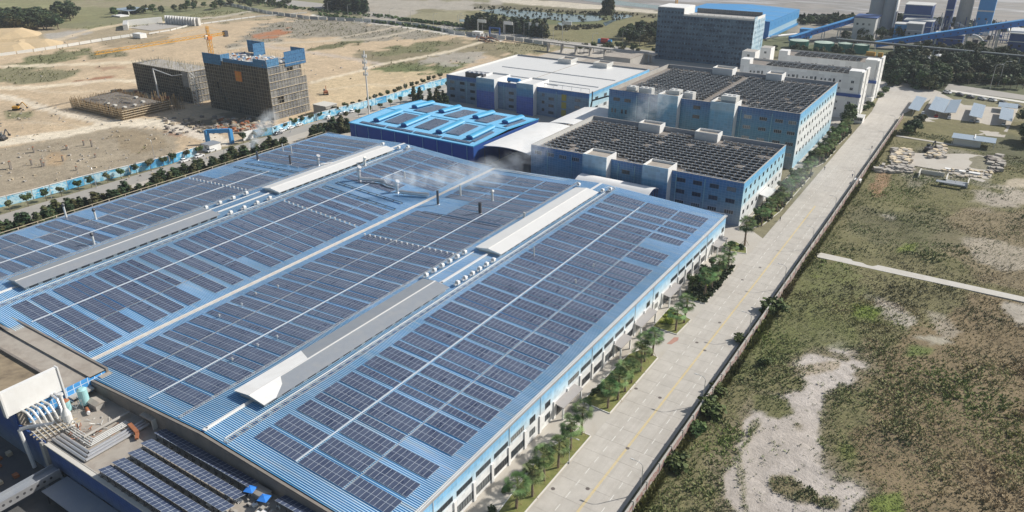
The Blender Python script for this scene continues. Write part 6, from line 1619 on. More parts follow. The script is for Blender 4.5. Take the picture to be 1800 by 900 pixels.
# jib direction taken from its two ends in the photograph
pA = at(363, 60, CH_+1.5); pB = at(165, 92, CH_+1.5); jd = (pB-pA); jl = jd.length; jd.normalize()
px_ = at(366, 62, CH_+1.5); CXo = px_.x; CYo = px_.y
for ch in list(t.children): ch.location = (CXo-CX, CYo-CY, 0)
J0 = Vector((CXo, CYo, CH_+1.0))
mb = MB(); lattice(mb, J0, J0+jd*jl, 1.6, 1.5, 30, .15, True); mb.build('jib', M['yellow'], t)
mb = MB(); lattice(mb, J0, J0-jd*14, 1.6, 1.2, 6, .15); mb.build('counter_jib', M['yellow'], t)
MB().box(J0.x-jd.x*13-1.2, J0.y-jd.y*13-1.2, CH_-1, J0.x-jd.x*13+1.2, J0.y-jd.y*13+1.2, CH_+2.6).build('counterweight', M['darksteel'], t)
MB().box(J0.x-1.2, J0.y-2.6, CH_-.6, J0.x+.8, J0.y-1.0, CH_+1.8).build('cab', M['white'], t)
MB().box(J0.x-1.5, J0.y-1.5, CH_-1.0, J0.x+1.5, J0.y+1.5, CH_+1).build('slewing_ring', M['orange'], t)
mb = MB(); lattice(mb, J0+Vector((0,0,0)), J0+Vector((0,0,6)), 1.2, 1.2, 3, .15); mb.build('top_tower', M['yellow'], t)
MB().tube(J0+Vector((0,0,6)), J0+jd*jl*.55+Vector((0,0,1.5)), .06, 4).tube(J0+Vector((0,0,6)), J0-jd*13+Vector((0,0,1)), .06, 4).build('tie_rods', M['yellow'], t)
# concrete pump boom
t = thing('pump_boom', 'white folding concrete pump boom reaching over the lower scaffolded block', 'concrete pump', (-398, 243, 0))
MB().tube((-398,243,0), (-398,243,9), .55, 10, 0, .45).build('lower_boom', M['whitemetal'], t); MB().tube((-398,243,9), (-398.5,243,18.5), .42, 10, 0, .35).build('middle_boom', M['whitemetal'], t)
MB().tube((-398.5,243,18.5), (-386,246,15.5), .30, 8, 0, .2).build('upper_boom', M['whitemetal'], t); MB().tube((-386,246,15.5), (-380,248,16.5), .18, 8).build('tip', M['whitemetal'], t)
MB().box(-399.5, 240, .3, -396.5, 248, 2.4).build('truck_body', M['red'], t)
for x in (-399.3, -396.7):
    for y in (241.2, 243, 246.6): MB().tube((x-.2, y, .5), (x+.2, y, .5), .5, 12).build('wheel', M['tyre'], t)
# cell mast
t = thing('antenna_mast', 'tall white pole with antenna drums beside the street near the turquoise workshop', 'mast', (-274.4, 282.6, 0))
MB().tube((-274.4,282.6,0), (-274.4,282.6,34), .45, 12, 0, .28).build('pole', M['whitemetal'], t)
for k, z in enumerate((22, 25, 28, 31)):
    mb = MB().tube((-274.4,282.6,z), (-274.4,282.6,z+.3), 1.0, 12)
    for a in range(5): mb.box(-274.4+1.1*math.cos(a*1.257)-.15, 282.6+1.1*math.sin(a*1.257)-.15, z-.6, -274.4+1.1*math.cos(a*1.257)+.15, 282.6+1.1*math.sin(a*1.257)+.15, z+1.2)
    mb.build('antenna_ring', M['steel'], t)
# excavator, site bits
def excavator(px, py, rz, lab, mm='yellow'):
    p = at(px, py); t = thing('excavator', lab, 'excavator', (p.x, p.y, 0), rz)
    for s_ in (-1, 1): MB().box(-1.9, s_*1.2-.3, 0, 1.9, s_*1.2+.3, .8).build('track', M['tyre'], t, off=(0,0,0))
    MB().box(-1.8, -1.3, .9, 1.2, 1.3, 2.1).build('upper_body', M[mm], t, off=(0,0,0)); MB().box(.1, .2, 2.1, 1.3, 1.3, 3.1).build('cab', M['glass'], t, off=(0,0,0))
    MB().bar((1.0,-.3,1.8), (3.8,-.3,4.2), .4, .5).build('boom', M[mm], t, off=(0,0,0)); MB().bar((3.8,-.3,4.2), (5.4,-.3,1.4), .3, .4).build('arm', M[mm], t, off=(0,0,0))
    MB().add([(5.0,-.9,1.6),(5.0,.3,1.6),(6.0,.3,1.2),(6.0,-.9,1.2),(5.3,-.9,.5),(5.3,.3,.5)], [(0,1,2,3),(0,3,4),(1,5,2),(0,4,5,1),(3,2,5,4)]).build('bucket', M['darksteel'], t, off=(0,0,0))
excavator(5, 246, 2.2, 'dark excavator at the left edge of the building site', 'darksteel'); excavator(30, 193, .8, 'small yellow excavator on the upper left of the site'); excavator(1632, 266, 1.2, 'dark machine among the stacked slabs on the storage lot', 'darksteel')
excavator(573, 166, 2.4, 'rusty brown machine on the sand right of the taller scaffolded block', 'rust')
t = thing('demolished_frame', 'collapsed dark steel frame lying by the upper back track', 'wreck', (-400, 500, 0))
mb = MB(); p0 = at(850, 72)
for i in range(26): a = p0+Vector((rr.uniform(-6, 14), rr.uniform(-3, 3), rr.uniform(.3, 3))); mb.bar(a, a+Vector((rr.uniform(-9, 9), rr.uniform(-2, 2), rr.uniform(-1, 1.5))), .5, .5, i % 2)
mb.build('beams', [M['rust'], M['darksteel']], t)
block('grey concrete box building right beside the taller scaffolded block', -303.5, -294, 271, 279, 5, 'concrete', 'building', 'site_building', 'kerb')
# piles (precast pile heads sticking out)
for k, (px, py) in enumerate([(118,263),(148,256),(162,258),(168,277),(56,290),(75,293),(78,292),(60,268),(20,296),(135,299),(111,283),(19,297),(118,262),(60,267)]):
    p = at(px, py); t = thing('pile_head', 'dark square pile stub on the building site, %s of the group' % ordn(k+1), 'pile', (p.x, p.y, 0), 0, 'pile stubs on the building site')
    MB().box(-.28, -.28, -.2, .28, .28, 1.6+.8*(k % 3)).build('shaft', M['darkconc'], t, off=(0,0,0)); MB().box(-.32, -.32, 1.6+.8*(k % 3), .32, .32, 1.7+.8*(k % 3)).build('cap', M['rust'], t, off=(0,0,0))
mb = MB()
def rub(n_, box_, sz, mis):
    for i in range(n_):
        p = at(rr.uniform(box_[0], box_[2]), rr.uniform(box_[1], box_[3])); a = rr.uniform(*sz); b = a*rr.uniform(.3, 1.2); c = a*rr.uniform(.15, .6); th = rr.uniform(0, 3.1)
        ct, st = math.cos(th), math.sin(th)
        vv = [(p.x+x*a*ct-y*b*st, p.y+x*a*st+y*b*ct, -.15+z*(c+.15)+(rr.uniform(-.1, .1) if z else 0)) for z in (0, 1) for x, y in ((-.5,-.5),(.5,-.5),(.5,.5),(-.5,.5))]
        mb.add(vv, ((3,2,1,0),(4,5,6,7),(0,1,5,4),(1,2,6,5),(2,3,7,6),(3,0,4,7)), rr.choice(mis))
rub(300, (0, 180, 380, 320), (.3, 1.1), (0, 0, 2)); rub(160, (290, 206, 480, 236), (.5, 2.4), (1, 2, 1)); rub(120, (380, 208, 460, 232), (.6, 2.2), (0, 2, 3)); rub(90, (0, 60, 900, 140), (.5, 1.4), (0, 0, 2)); rub(60, (200, 160, 260, 175), (1, 3), (2, 3))
o = mb.build('site_debris', [M['rubble'], M['darkconc'], M['timber'], M['rust']], off=(-350, 200, 0)); stuff(o); tag(o, 'stones, boards and broken concrete strewn over the sandy building site', 'debris')
mb = MB(); rub(210, (1568, 262, 1600, 294), (.8, 2.6), (0, 3, 0)); rub(150, (1630, 258, 1662, 278), (.8, 2.4), (0, 3)); rub(80, (1735, 275, 1760, 302), (.8, 2.8), (0, 1)); rub(60, (1540, 293, 1605, 304), (1, 3), (0, 2)); rub(60, (1650, 298, 1745, 312), (.5, 1.5), (0, 3))
o = mb.build('slab_stacks', [M['rubble'], M['darkconc'], M['rubble'], M['timber']], off=(-20, 345, 0)); stuff(o); tag(o, 'heaps of pale stone offcuts around the paved storage lot', 'stone heaps')
for k, (px, py) in enumerate([(1673,299),(1690,302),(1710,305)]):
    p = at(px, py); t = thing('white_slab', 'long white slab lying in front of the storage lot, %s from the left' % ordn(k+1), 'slab', (p.x, p.y, 0), 0, 'white slabs by the storage lot'); MB().box(-2.6, -1, 0, 2.6, 1, .5).build('slab', M['white'], t, off=(0,0,0))
p = at(1650, 322); t = thing('ruined_hut', 'roofless low grey hut walls in the field beside the storage lot', 'ruin', (p.x, p.y, 0))
for nm, b_ in (('wall', (-8,3,0,-7.6,10,2)), ('wall', (-7.6,9.6,0,1,10,1.6)), ('wall', (2,0,0,2.4,8,2.2)), ('wall', (9.6,-1,0,10,6,2.2)), ('floor', (2.4,0,0,9.6,6,.3)), ('roof_slab', (-1,-3.5,1.4,9,-1,1.7))):
    MB().box(*b_).build(nm, M['greymetal'] if nm != 'wall' else M['kerb'], t, off=(0,0,0))
p = at(1504, 321); t = thing('meter_box', 'small white box beside the road wall in the field', 'box', (p.x+.6, p.y, 0)); MB().box(-1.2, -1.2, 0, 1.2, 1.2, 1.4).build('cabinet', M['steel'], t, off=(0,0,0)); MB().box(-1.3, -1.3, 1.4, 1.3, 1.3, 1.55).build('lid', M['white'], t, off=(0,0,0))
# far left: walled yard, shelter
t = thing('walled_yard', 'white U shaped walled yard with buttressed far wall, beyond the site track', 'walls', (-665, 412, 0))
MB().bar((-697, 408, 2.5), (-672, 392, 2.5), 4, 5).build('wall', M['steel'], t); MB().bar((-697, 408, 2.5), (-690, 440, 2.5), 4, 5).build('wall', M['steel'], t)
mb = MB(); mb.bar((-682, 440, 3.5), (-640, 446, 3.5), 3, 7)
for i in range(12): mb.box(-680+i*3.4, 436.8+i*.45, 0, -679+i*3.4, 438.6+i*.45, 7.4, 1)
mb.build('buttressed_wall', [M['steel'], M['white']], t); MB().box(-688, 402, 0, -650, 436, .15).build('slab', M['concrete'], t)
MB().box(-628, 371, 0, -617, 377, 3.6).build('end_block', M['white'], t)
t = thing('field_shelter', 'pale blue roofed shelter beside the dark wood, upper left', 'shelter', (-790, 465, 0))
MB().box(-800, 455, 3.5, -770, 480, 4).build('roof', CPM, t)
for x in (-799, -785, -771): MB().box(x, 456, 0, x+.6, 457, 3.5).build('post', M['steel'], t)
MB().box(-775, 440, 0, -760, 450, 1).build('slab', M['white'], t)
for k, (px, py, s_, h) in enumerate([(15,62,26,6),(60,78,22,4),(10,84,26,4)]):
    p = at(px, py); vv = [(p.x+s_*math.cos(a)*(1+.2*math.sin(3*a+k)), p.y+s_*math.sin(a), -.3) for a in np.linspace(0, 6.0, 14)]+[(p.x+s_*.45*math.cos(a), p.y+s_*.45*math.sin(a), h*(.8+.2*math.sin(2*a))) for a in np.linspace(0, 6.0, 14)]
    ff = [(i, (i+1) % 14, 14+(i+1) % 14, 14+i) for i in range(14)]+[tuple(range(14, 28))]
    o = MB().add(vv, ff).build('sand_mound', mat('heaped_sand%d' % k, (.56,.43,.26), .95, var=.15, dirt=(.45,.36,.24), damt=.6), off=(p.x, p.y, 0)); o['kind'] = 'structure'

# ------------------------------------------------------------------ street lamps
def lamp(h, arm, lab_cat='street lamp'):
    t = thing('street_lamp', 'x', lab_cat)
    MB().box(-.2,-.2,0,.2,.2,.3).build('base', M['galv'], t, off=(0,0,0)); MB().tube((0,0,.3), (0,0,h-.6), .11, 8, 0, .07).build('pole', M['galv'], t, off=(0,0,0))
    MB().path([(0,0,h-.6),(.35,0,h-.1),(arm*.6,0,h+.1),(arm,0,h+.15)], .055, 6).build('arm', M['galv'], t, off=(0,0,0)); MB().box(arm-.1,-.13,h+.08,arm+.65,.13,h+.22).build('lamp_head', M['steel'], t, off=(0,0,0))
    return t
L8 = lamp(7.2, 1.9)
RL = [('road', -38.9, 103.2, math.pi)]+[('road', -38.9, 103.2+33*k, math.pi) for k in range(1, 10)]
for k, (_, x, y, rz) in enumerate(RL):
    o = L8 if k == 0 else dup(L8)
    o.location = (x, y, 0); o.rotation_euler = (0, 0, rz); o['label'] = 'street lamp at the boundary wall, %s from the near end' % ordn(k+1); o['group'] = 'street lamps along the concrete road'
for k, (px, py) in enumerate([(1000,814),(1338,386)]):
    p = at(px, py); o = dup(L8, (p.x, p.y, 0), 0 if k else 0, 'thin lamp post standing in the grass verge, %s one' % ('nearer' if k == 0 else 'farther')); o['group'] = 'verge lamps'; o.scale = (.8, .8, .9)
for k, (px, py, ph_) in enumerate([(52,386+0,0),(95,364,0),(170,330,0),(213,322,0),(272,278,0),(148,357,0),(398,295,0),(511,232,0),(539,215,0),(655,195,0),(713,168,0),(560,250,0)]):
    if k in (0, 3, 5, 11): continue
    p = at(px, py); o = dup(L8, (p.x, p.y, 0), math.pi if p.x < -285 else 0, 'street lamp beside the hoarding street, %s from the left' % ordn(k+1)); o['group'] = 'lamps along the hoarding street'; o.scale = (1.1, 1.1, 1.15)
for k, (px, py) in enumerate([(497,10),(577,22),(612,27),(649,33),(686,36),(722,40),(762,46),(805,46),(808,50),(841,54),(848,54),(885,58),(888,60),(903,62),(921,63),(937,60),(954,66),(972,76),(988,80),(1041,84),(1094,77),(1124,79),(1168,86),(960,50)]):
    p = at(px, py); o = dup(L8, (p.x, p.y, 0), .6, 'tall pale lamp along the back road beyond the site, %s from the left' % ordn(k+1)); o['group'] = 'lamps along the back road'; o.scale = (1.6, 1.6, 1.5)
for k, (px, py) in enumerate([(1630,128),(1643,124),(1740,156),(1755,150)]):
    p = at(px, py); o = dup(L8, (p.x, p.y, 0), 0, 'tall lamp among the trees right of the dormitories, %s from the left' % ordn(k+1)); o['group'] = 'lamps in the right wood'; o.scale = (1.5, 1.5, 2.0)
for k, (px, py, lab) in enumerate(((840,56,'white road sign on a post beside the back road, leftmost'),(886,60,'white gantry road sign over the back road, middle one'),(930,62,'white gantry road sign over the back road, right one'),(988,60,'white gantry sign near the plaza'))):
    p = at(px, py); t = thing('road_sign', lab, 'road sign', (p.x, p.y, 0)); MB().tube((0,0,0), (0,0,10), .3, 6).build('post', M['steel'], t, off=(0,0,0)); MB().box(0,-.2,8.2,9,.2,10.8).build('sign_board', M['white'], t, off=(0,0,0))
p = at(1063, 76); t = thing('inflatable', 'small red and blue round display on the plaza beyond the white roof', 'display', (p.x, p.y, 0))
MB().tube((-3,0,2), (3,0,2), 2.0, 14).build('red_drum', M['red'], t, off=(0,0,0)); MB().box(-6,-1,0,-3,1,3).build('blue_end', M['bluelight'], t, off=(0,0,0)); MB().box(3,-1,0,6,1,3).build('blue_end', M['bluelight'], t, off=(0,0,0))

# ------------------------------------------------------------------ trees
rs = np.random.RandomState(12)
def leaf_cloud(name, centers, cr, n, size, cols, flat=.0, mat_='leaf', up=0.0, squash=1.0):
    """n leaf clumps (small quads) spread in the balls centers[i] of radius cr[i]"""
    centers = np.array(centers, float); cr = np.array(cr, float)
    k = rs.choice(len(centers), n, p=cr**2/np.sum(cr**2))
    d = rs.normal(size=(n, 3)); d /= np.linalg.norm(d, axis=1)[:, None]
    rad = cr[k]*(rs.rand(n)**.33)*1.0
    P = centers[k]+d*rad[:, None]*np.array([1, 1, squash])
    nrm = d*.7+rs.normal(size=(n, 3))*.55+np.array([0, 0, .35+up]); nrm /= np.linalg.norm(nrm, axis=1)[:, None]
    a = np.cross(nrm, rs.normal(size=(n, 3))); a /= np.linalg.norm(a, axis=1)[:, None]; b = np.cross(nrm, a)
    s = size*(.6+.8*rs.rand(n))[:, None]
    V = np.stack([P-a*s-b*s*.5, P+a*s*.3-b*s, P+a*s+b*s*.5, P-a*s*.3+b*s], 1).reshape(-1, 3)
    me = bpy.data.meshes.new(name); me.vertices.add(4*n); me.vertices.foreach_set('co', V.ravel())
    me.loops.add(4*n); me.loops.foreach_set('vertex_index', np.arange(4*n)); me.polygons.add(n); me.polygons.foreach_set('loop_start', np.arange(n)*4)
    me.update(calc_edges=True)
    cols = np.array(cols); C = cols[rs.randint(len(cols), size=n)]*(.75+.5*rs.rand(n))[:, None]
    clump = cols[rs.randint(len(cols), size=len(centers))][k]; C = C*.5+clump*.5
    set_col(me, np.repeat(C, 4, 0)); me.materials.append(M[mat_]); return me
def trunk_mesh(h, r, branches, mm='bark', lean=0.0):
    mb = MB(); mb.tube((0,0,-.2), (lean*.5,0,h*.5), r, 7, 0, r*.75, caps=False); mb.tube((lean*.5,0,h*.5), (lean,0,h), r*.75, 7, 0, r*.3, caps=False)
    for (z, dx, dy, dz) in branches: mb.tube((lean*z/h,0,z), (lean*z/h+dx,dy,z+dz), r*.45, 5, 0, r*.15, caps=False)
    return mb.mesh('trunk', [M[mm]])
G_DARK = [(.035,.060,.028),(.050,.080,.032),(.028,.048,.026),(.065,.090,.040)]
G_MID = [(.055,.095,.030),(.085,.125,.038),(.045,.075,.026),(.110,.145,.050)]
G_OLIVE = [(.085,.095,.040),(.110,.115,.050),(.065,.075,.034),(.135,.130,.062)]
def broad(v):
    r_ = random.Random(v); cs = [(0,0,3.6)]; cr = [1.1]
    for i in range(8): a = r_.uniform(0, 6.28); q_ = r_.uniform(.5, 1.35); cs.append((q_*math.cos(a), q_*math.sin(a), r_.uniform(2.7, 4.6))); cr.append(r_.uniform(.55, .95))
    return leaf_cloud('crown', cs, cr, 620, .20, [G_MID, G_DARK, G_OLIVE][v % 3]), trunk_mesh(3.4, .13, [(2.0,.8,.3,1.3),(2.2,-.7,.5,1.4),(2.4,.1,-.8,1.3)])
def casuarina(v):
    r_ = random.Random(40+v); cs = []; cr = []
    for i in range(13):
        z = 1.2+i*.52; w_ = 1.25*(1-i/15)**.7; a = r_.uniform(0, 6.28); cs.append((w_*.5*math.cos(a), w_*.5*math.sin(a), z)); cr.append(w_*.75+.12)
    return leaf_cloud('crown', cs, cr, 900, .26, [G_DARK, G_OLIVE, G_DARK][v % 3], squash=1.3), trunk_mesh(6.4, .12, [(2.0,.7,.2,1.0),(3.0,-.6,.3,.9),(4,.1,-.5,.8)])
def bigtree(v):
    r_ = random.Random(80+v); cs = []; cr = []
    for i in range(15): a = r_.uniform(0, 6.28); q_ = r_.uniform(0, 2.5); cs.append((q_*math.cos(a), q_*math.sin(a), r_.uniform(3.2, 7.6)-q_*.5)); cr.append(r_.uniform(.9, 1.6))
    return leaf_cloud('crown', cs, cr, 900, .34, [G_DARK, G_MID, G_DARK, G_OLIVE][v % 4]), trunk_mesh(5.6, .22, [(3,1.4,.5,1.8),(3.4,-1.3,.8,1.9),(3.8,.2,-1.4,1.7)])
def bushm(v):
    r_ = random.Random(120+v); cs = []; cr = []
    for i in range(7): a = r_.uniform(0, 6.28); q_ = r_.uniform(0, .8); cs.append((q_*math.cos(a), q_*math.sin(a), r_.uniform(.3, .9))); cr.append(r_.uniform(.35, .6))
    cols = [G_DARK, G_MID, [(.30,.36,.05),(.38,.42,.07),(.22,.28,.05)]][v % 3]
    return leaf_cloud('crown', cs, cr, 360, .13, cols), None
def palm(v):
    """fan palm: stout trunk, round head of folded fan leaves, a few hanging dry ones"""
    r_ = random.Random(200+v); V = []; F = []; C = []
    for i in range(46):
        el = r_.uniform(-1.0, 1.3); a = i*2.4+r_.uniform(-.2, .2); pl = r_.uniform(1.0, 1.35)
        dirv = Vector((math.cos(a)*math.cos(el), math.sin(a)*math.cos(el), math.sin(el)))
        base = Vector((0,0,0)); tip = dirv*pl+Vector((0,0,-.12*pl))
        side = dirv.cross(Vector((0,0,1))).normalized() if abs(dirv.z) < .98 else Vector((1,0,0)); upv = side.cross(dirv).normalized()
        dry = el < -.85; col = (.20,.17,.08) if dry else r_.choice([(.085,.145,.048),(.13,.20,.070),(.055,.10,.034),(.24,.31,.15)])
        b = len(V); V += [base+side*.03, base-side*.03, tip-side*.03, tip+side*.03]; F.append((b, b+1, b+2, b+3)); C += [(.14,.16,.06)]*4
        nb_ = 9; L_ = r_.uniform(.80, 1.1); kl = r_.uniform(.65, 1.7)
        for s_ in range(nb_):
            t1 = (s_/(nb_-1)-.5)*2.7; t2 = t1+.10; t0 = t1-.10
            def dd(t_, l): return tip+(dirv*math.cos(t_)+side*math.sin(t_))*l+upv*(.10*abs(math.sin(t_))*l)+Vector((0,0,-.28*l*l))
            b = len(V); V += [tip, dd(t0, L_*.6), dd(t1, L_), dd(t2, L_*.6)]; F.append((b, b+1, b+2, b+3))
            kk = kl*r_.uniform(.85, 1.15); C += [tuple(x*kk for x in col)]*4
    me = bpy.data.meshes.new('crown'); me.from_pydata([tuple(x) for x in V], [], F); me.update(); set_col(me, np.array(C)); me.materials.append(M['leaf']); return me
def treek(kind, mk_, nvar):
    return [mk_(v) for v in range(nvar)]
VAR = dict(broad=treek('b', broad, 3), cas=treek('c', casuarina, 3), big=treek('g', bigtree, 4), bush=treek('u', bushm, 3))
PALM = [palm(v) for v in range(3)]
ptr = []
for v in range(3):
    mb = MB(); L_ = .25*(v-1)
    for i in range(10): z = i*.42; mb.tube((L_*i/10, 0, z-.05), (L_*(i+1)/10, 0, z+.42), .24-.008*i+(.03 if i % 2 else 0), 9, 0, .21-.008*i, caps=False)
    ptr.append((mb.mesh('trunk', [M['palmbark']]), L_))
def tree(name, kind, v, x, y, h, lab, cat, group, wid=1.0):
    cm, tm = VAR[kind][v % len(VAR[kind])]
    hh = {'broad': 4.9, 'cas': 8.0, 'big': 8.6, 'bush': 1.4}[kind]; s_ = h/hh
    t = thing(name, lab, cat, (x, y, -.05), rnd.uniform(0, 6.28), group); t.scale = (s_*wid, s_*wid, s_)
    link('crown', cm, t)
    if tm: link('trunk', tm, t)
    return t
PALMS = [(-56.5,87.5),(-55.6,91.6),(-55.9,96.5),(-55.5,101.1),(-56.1,107.2),(-56.5,112.6),(-55.9,123.7),(-55.4,127.6),(-55.4,131.4),(-55.6,135.3),(-55.8,140.8),(-56.7,145.2),(-56.3,148.7),(-55.9,163),(-55.6,168),
         (-56.4,185.6),(-55.9,189.9),(-56.1,196.2),(-56.1,202.9),(-56.9,207.4),(-57.5,225.9)]
PALMS2 = [(-57.8,245.5),(-57.4,250.6),(-57.5,256.1),(-57.0,261.6),(-56.7,267),(-57.1,275.1),(-56.9,282.8),(-56.9,289.9),(-56.8,296.8),(-56.9,304.8),(-56.8,311.5),(-56.6,325),(-56.2,330.8),(-56.0,337.9),(-56,345),(-56,352),(-56.2,366),(-56.2,373),(-57,381),(-57.7,390)]
for k, (x, y) in enumerate(PALMS+PALMS2):
    v = k % 3; far = k >= len(PALMS)
    t = thing('palm_tree', ('fan palm beside the factory wall, %s from the near end' if not far else 'fan palm beside the tall blue blocks, %s from the near end') % ordn(k+1 if not far else k+1-len(PALMS)),
              'palm tree', (x, y, .0), rnd.uniform(0, 6.28), 'fan palms along the road')
    s_ = rnd.uniform(.98, 1.22)
    if k == 20: s_ = 1.35
    t.scale = (s_, s_, s_*rnd.uniform(.92, 1.08))
    link('trunk', ptr[v][0], t, sc=(1.05,1.05,1.28)); link('crown', PALM[(v+k) % 3], t, (ptr[v][1], 0, 5.55), rz=rnd.uniform(0, 6.28), sc=1.12)
    # three prop stakes
    mb = MB()
    for a in (0.3, 2.4, 4.5): mb.tube((0,0,1.6), (1.1*math.cos(a), 1.1*math.sin(a), .05), .04, 5)
    mb.build('prop_stakes', M['bamboo'], t, off=(0,0,0))
bs = [(-59.5,84),(-60.5,90),(-59.3,97),(-60.4,104),(-59.0,110),(-60.8,124),(-60.0,129),(-59.5,134),(-61,127),(-60.5,139),(-59.3,143),(-58.7,128),(-60.5,165),(-59.6,168),(-60.8,168.5),(-59,166),(-60.6,171),(-59.5,171.4),
      (-61,184),(-60.5,188),(-61,193),(-60,197),(-60.8,201),(-59.8,205),(-58.6,192),(-58.4,199),(-60.4,221),(-59,222.5),(-57.6,223),(-61.2,224),(-59,113)]
for k, (x, y) in enumerate(bs+[(-60.5+rnd.uniform(-1.5,1.5), 244+i*5.1) for i in range(14)]+[(-60.5+rnd.uniform(-1.5,1.5), 325+i*4.4) for i in range(16)]):
    v = k % 2 if k not in (14, 15, 16, 20, 24, 12) else 2
    tree('shrub', 'bush', v, x, y, rnd.uniform(.9, 1.8), '%s shrub in the road verge, %s from the near end' % ('yellow green' if v == 2 else 'dark clipped', ordn(k+1)), 'shrub', 'shrubs in the verge', 1.15)
for k, (x, y) in enumerate([(-60.6,187),(-60.8,196),(-60.5,203)]+[(-61, 250+i*16) for i in range(4)]+[(-61, 328+i*9) for i in range(6)]):
    tree('verge_tree', 'broad', k, x, y, rnd.uniform(3.5, 5), 'small round tree behind the palms, %s from the near end' % ordn(k+1), 'tree', 'small trees behind the palms')
tree('garden_tree', 'big', 1, -59.5, 403, 11, 'large bushy tree at the corner of the nearer dormitory', 'tree', None)
tree('garden_tree', 'big', 0, -60.0, 393, 9, 'dark bushy tree between the tall blue block and the dormitory', 'tree', None)
for k, (x, y) in enumerate([(-56.6,474),(-56,490),(-57.5,438),(-57.2,447)]): tree('shrub', 'bush', 1, x, y, 3.2, 'round green shrub in front of the dormitories, %s from the near end' % ordn(k+1), 'shrub', 'dormitory shrubs', 1.2)
# hedge row of casuarinas on the street side of the factory
k = 0; y = 60
while y < 258:
    if not (218 < y < 232 and k % 2):
        k += 1; tree('casuarina', 'cas', k, -262.5+rnd.uniform(-3.5, 3.5)-(y-60)*.02, y, rnd.uniform(5.5, 8.5), 'dark feathery casuarina in the row behind the factory, %s from the left' % ordn(k), 'tree', 'casuarinas behind the factory', 2.1)
    y += rnd.uniform(1.4, 2.1)
for k, i in enumerate(range(46)):
    y = 100+i*6.1+rnd.uniform(-.8, .8)
    if 196 < y < 212: continue
    x = float(np.interp(y, [100, 225, 300, 375], [-292.6, -292.6, -294, -301]))
    tree('street_tree', 'broad', k, x+1.2, y, rnd.uniform(3.8, 5.0), 'round street tree in front of the blue hoarding, %s from the left' % ordn(k+1), 'tree', 'street trees along the hoarding', 1.15)
for k in range(12):
    tree('street_tree', 'broad', k+1, -279+rnd.uniform(-.5,.5), 262+k*8.5, rnd.uniform(4, 5), 'small pavement tree near the turquoise workshop, %s from the left' % ordn(k+1), 'tree', 'pavement trees by the workshop')
for k, (px, py) in enumerate([(757,180),(765,182),(773,184),(780,180),(729,172),(738,174),(785,186),(768,176)]):
    p = at(px, py+6); tree('casuarina', 'cas', k, p.x, p.y, 9, 'dark tree at the left corner of the white roof, %s' % ordn(k+1), 'tree', 'clump at the white roofed block', 1.4)
def wood(pts, n_, kind, h0, h1, lab, grp, wid=1.2, seed=1, nm='wood_tree'):
    r_ = random.Random(seed); k = 0; P_ = []
    poly = [tuple(at(a, b)[:2]) for a, b in pts]; xs_ = [p[0] for p in poly]; ys_ = [p[1] for p in poly]
    tries = 0
    while k < n_ and tries < n_*60:
        tries += 1; x = r_.uniform(min(xs_), max(xs_)); y = r_.uniform(min(ys_), max(ys_))
        if in_poly(np.array([[x, y]]), poly)[0] < 0: continue
        if any((x-a)**2+(y-b)**2 < 9 for a, b in P_): continue
        P_.append((x, y)); k += 1
    P_.sort()
    for k, (x, y) in enumerate(P_): tree(nm, kind, k+seed, x, y, r_.uniform(h0, h1), lab % ordn(k+1), 'tree', grp, wid)
wood([(1562,108),(1640,112),(1800,122),(1830,140),(1800,150),(1660,140),(1665,152),(1640,162),(1600,156),(1565,152),(1552,130)], 85, 'big', 8, 12, 'dark tree in the wood right of the dormitories, %s from left', 'trees in the right wood', 1.25, 2)
wood([(1560,84),(1680,92),(1800,100),(1800,112),(1600,104),(1560,100)], 30, 'big', 7, 11, 'tree under the pipe bridge, %s from left', 'trees below the pipe bridge', 1.3, 3)
wood([(1480,70),(1600,66),(1580,82),(1480,84)], 10, 'big', 7, 11, 'tree by the conveyor foot, %s from left', 'trees at the conveyor foot', 1.3, 4)
wood([(1360,92),(1500,100),(1500,105),(1370,104)], 14, 'big', 6, 9, 'tree between green tanks and dormitories, %s from left', 'trees below the green tanks', 1.2, 5)
wood([(822,48),(850,45),(900,51),(965,62),(960,67),(900,58),(840,52),(820,52)], 62, 'cas', 9, 14, 'tall dark casuarina in the belt beyond the back road, %s from left', 'casuarina belt beyond the back road', 1.7, 6, 'casuarina')
wood([(580,12),(640,14),(642,24),(600,20),(575,16)], 26, 'cas', 16, 22, 'tall dark casuarina in the clump at the top centre left, %s from left', 'casuarina clump at the top', 1.7, 7, 'casuarina')
wood([(1060,22),(1078,24),(1078,28),(1062,27)], 6, 'cas', 16, 22, 'tall ragged casuarina standing alone by the pond, %s of the group', 'casuarinas by the pond', 1.3, 8, 'casuarina')
wood([(-10,44),(30,40),(60,38),(105,40),(110,50),(75,54),(30,56),(-10,52)], 50, 'big', 12, 18, 'dark tree in the wood at the upper left, %s from left', 'trees in the upper left wood', 1.5, 9)
wood([(105,26),(132,28),(132,36),(106,38)], 9, 'big', 12, 17, 'dark tree beside the pale blue shelter, %s of the clump', 'clump by the shelter', 1.5, 10)
wood([(1095,58),(1165,50),(1168,84),(1090,76)], 46, 'big', 7, 11, 'tree beyond the plaza left of the netted tower, %s from left', 'trees beyond the plaza', 1.3, 11)
wood([(1005,92),(1090,88),(1160,90),(1150,98),(1010,98)], 16, 'broad', 5, 7, 'small plaza tree behind the white roofed block, %s from left', 'plaza trees', 1.2, 12, 'plaza_tree')
wood([(160,28),(440,4),(540,8),(540,14),(440,14),(300,24),(180,34)], 45, 'big', 5, 10, 'scattered tree in the grassland beyond the upper track, %s from left', 'scattered trees beyond the track', 1.3, 13, 'grassland_tree')
wood([(1670,138),(1800,154),(1800,160),(1670,144)], 14, 'broad', 5, 7, 'round roadside tree above the car park, %s from left', 'roadside trees above the car park', 1.3, 14, 'roadside_tree')
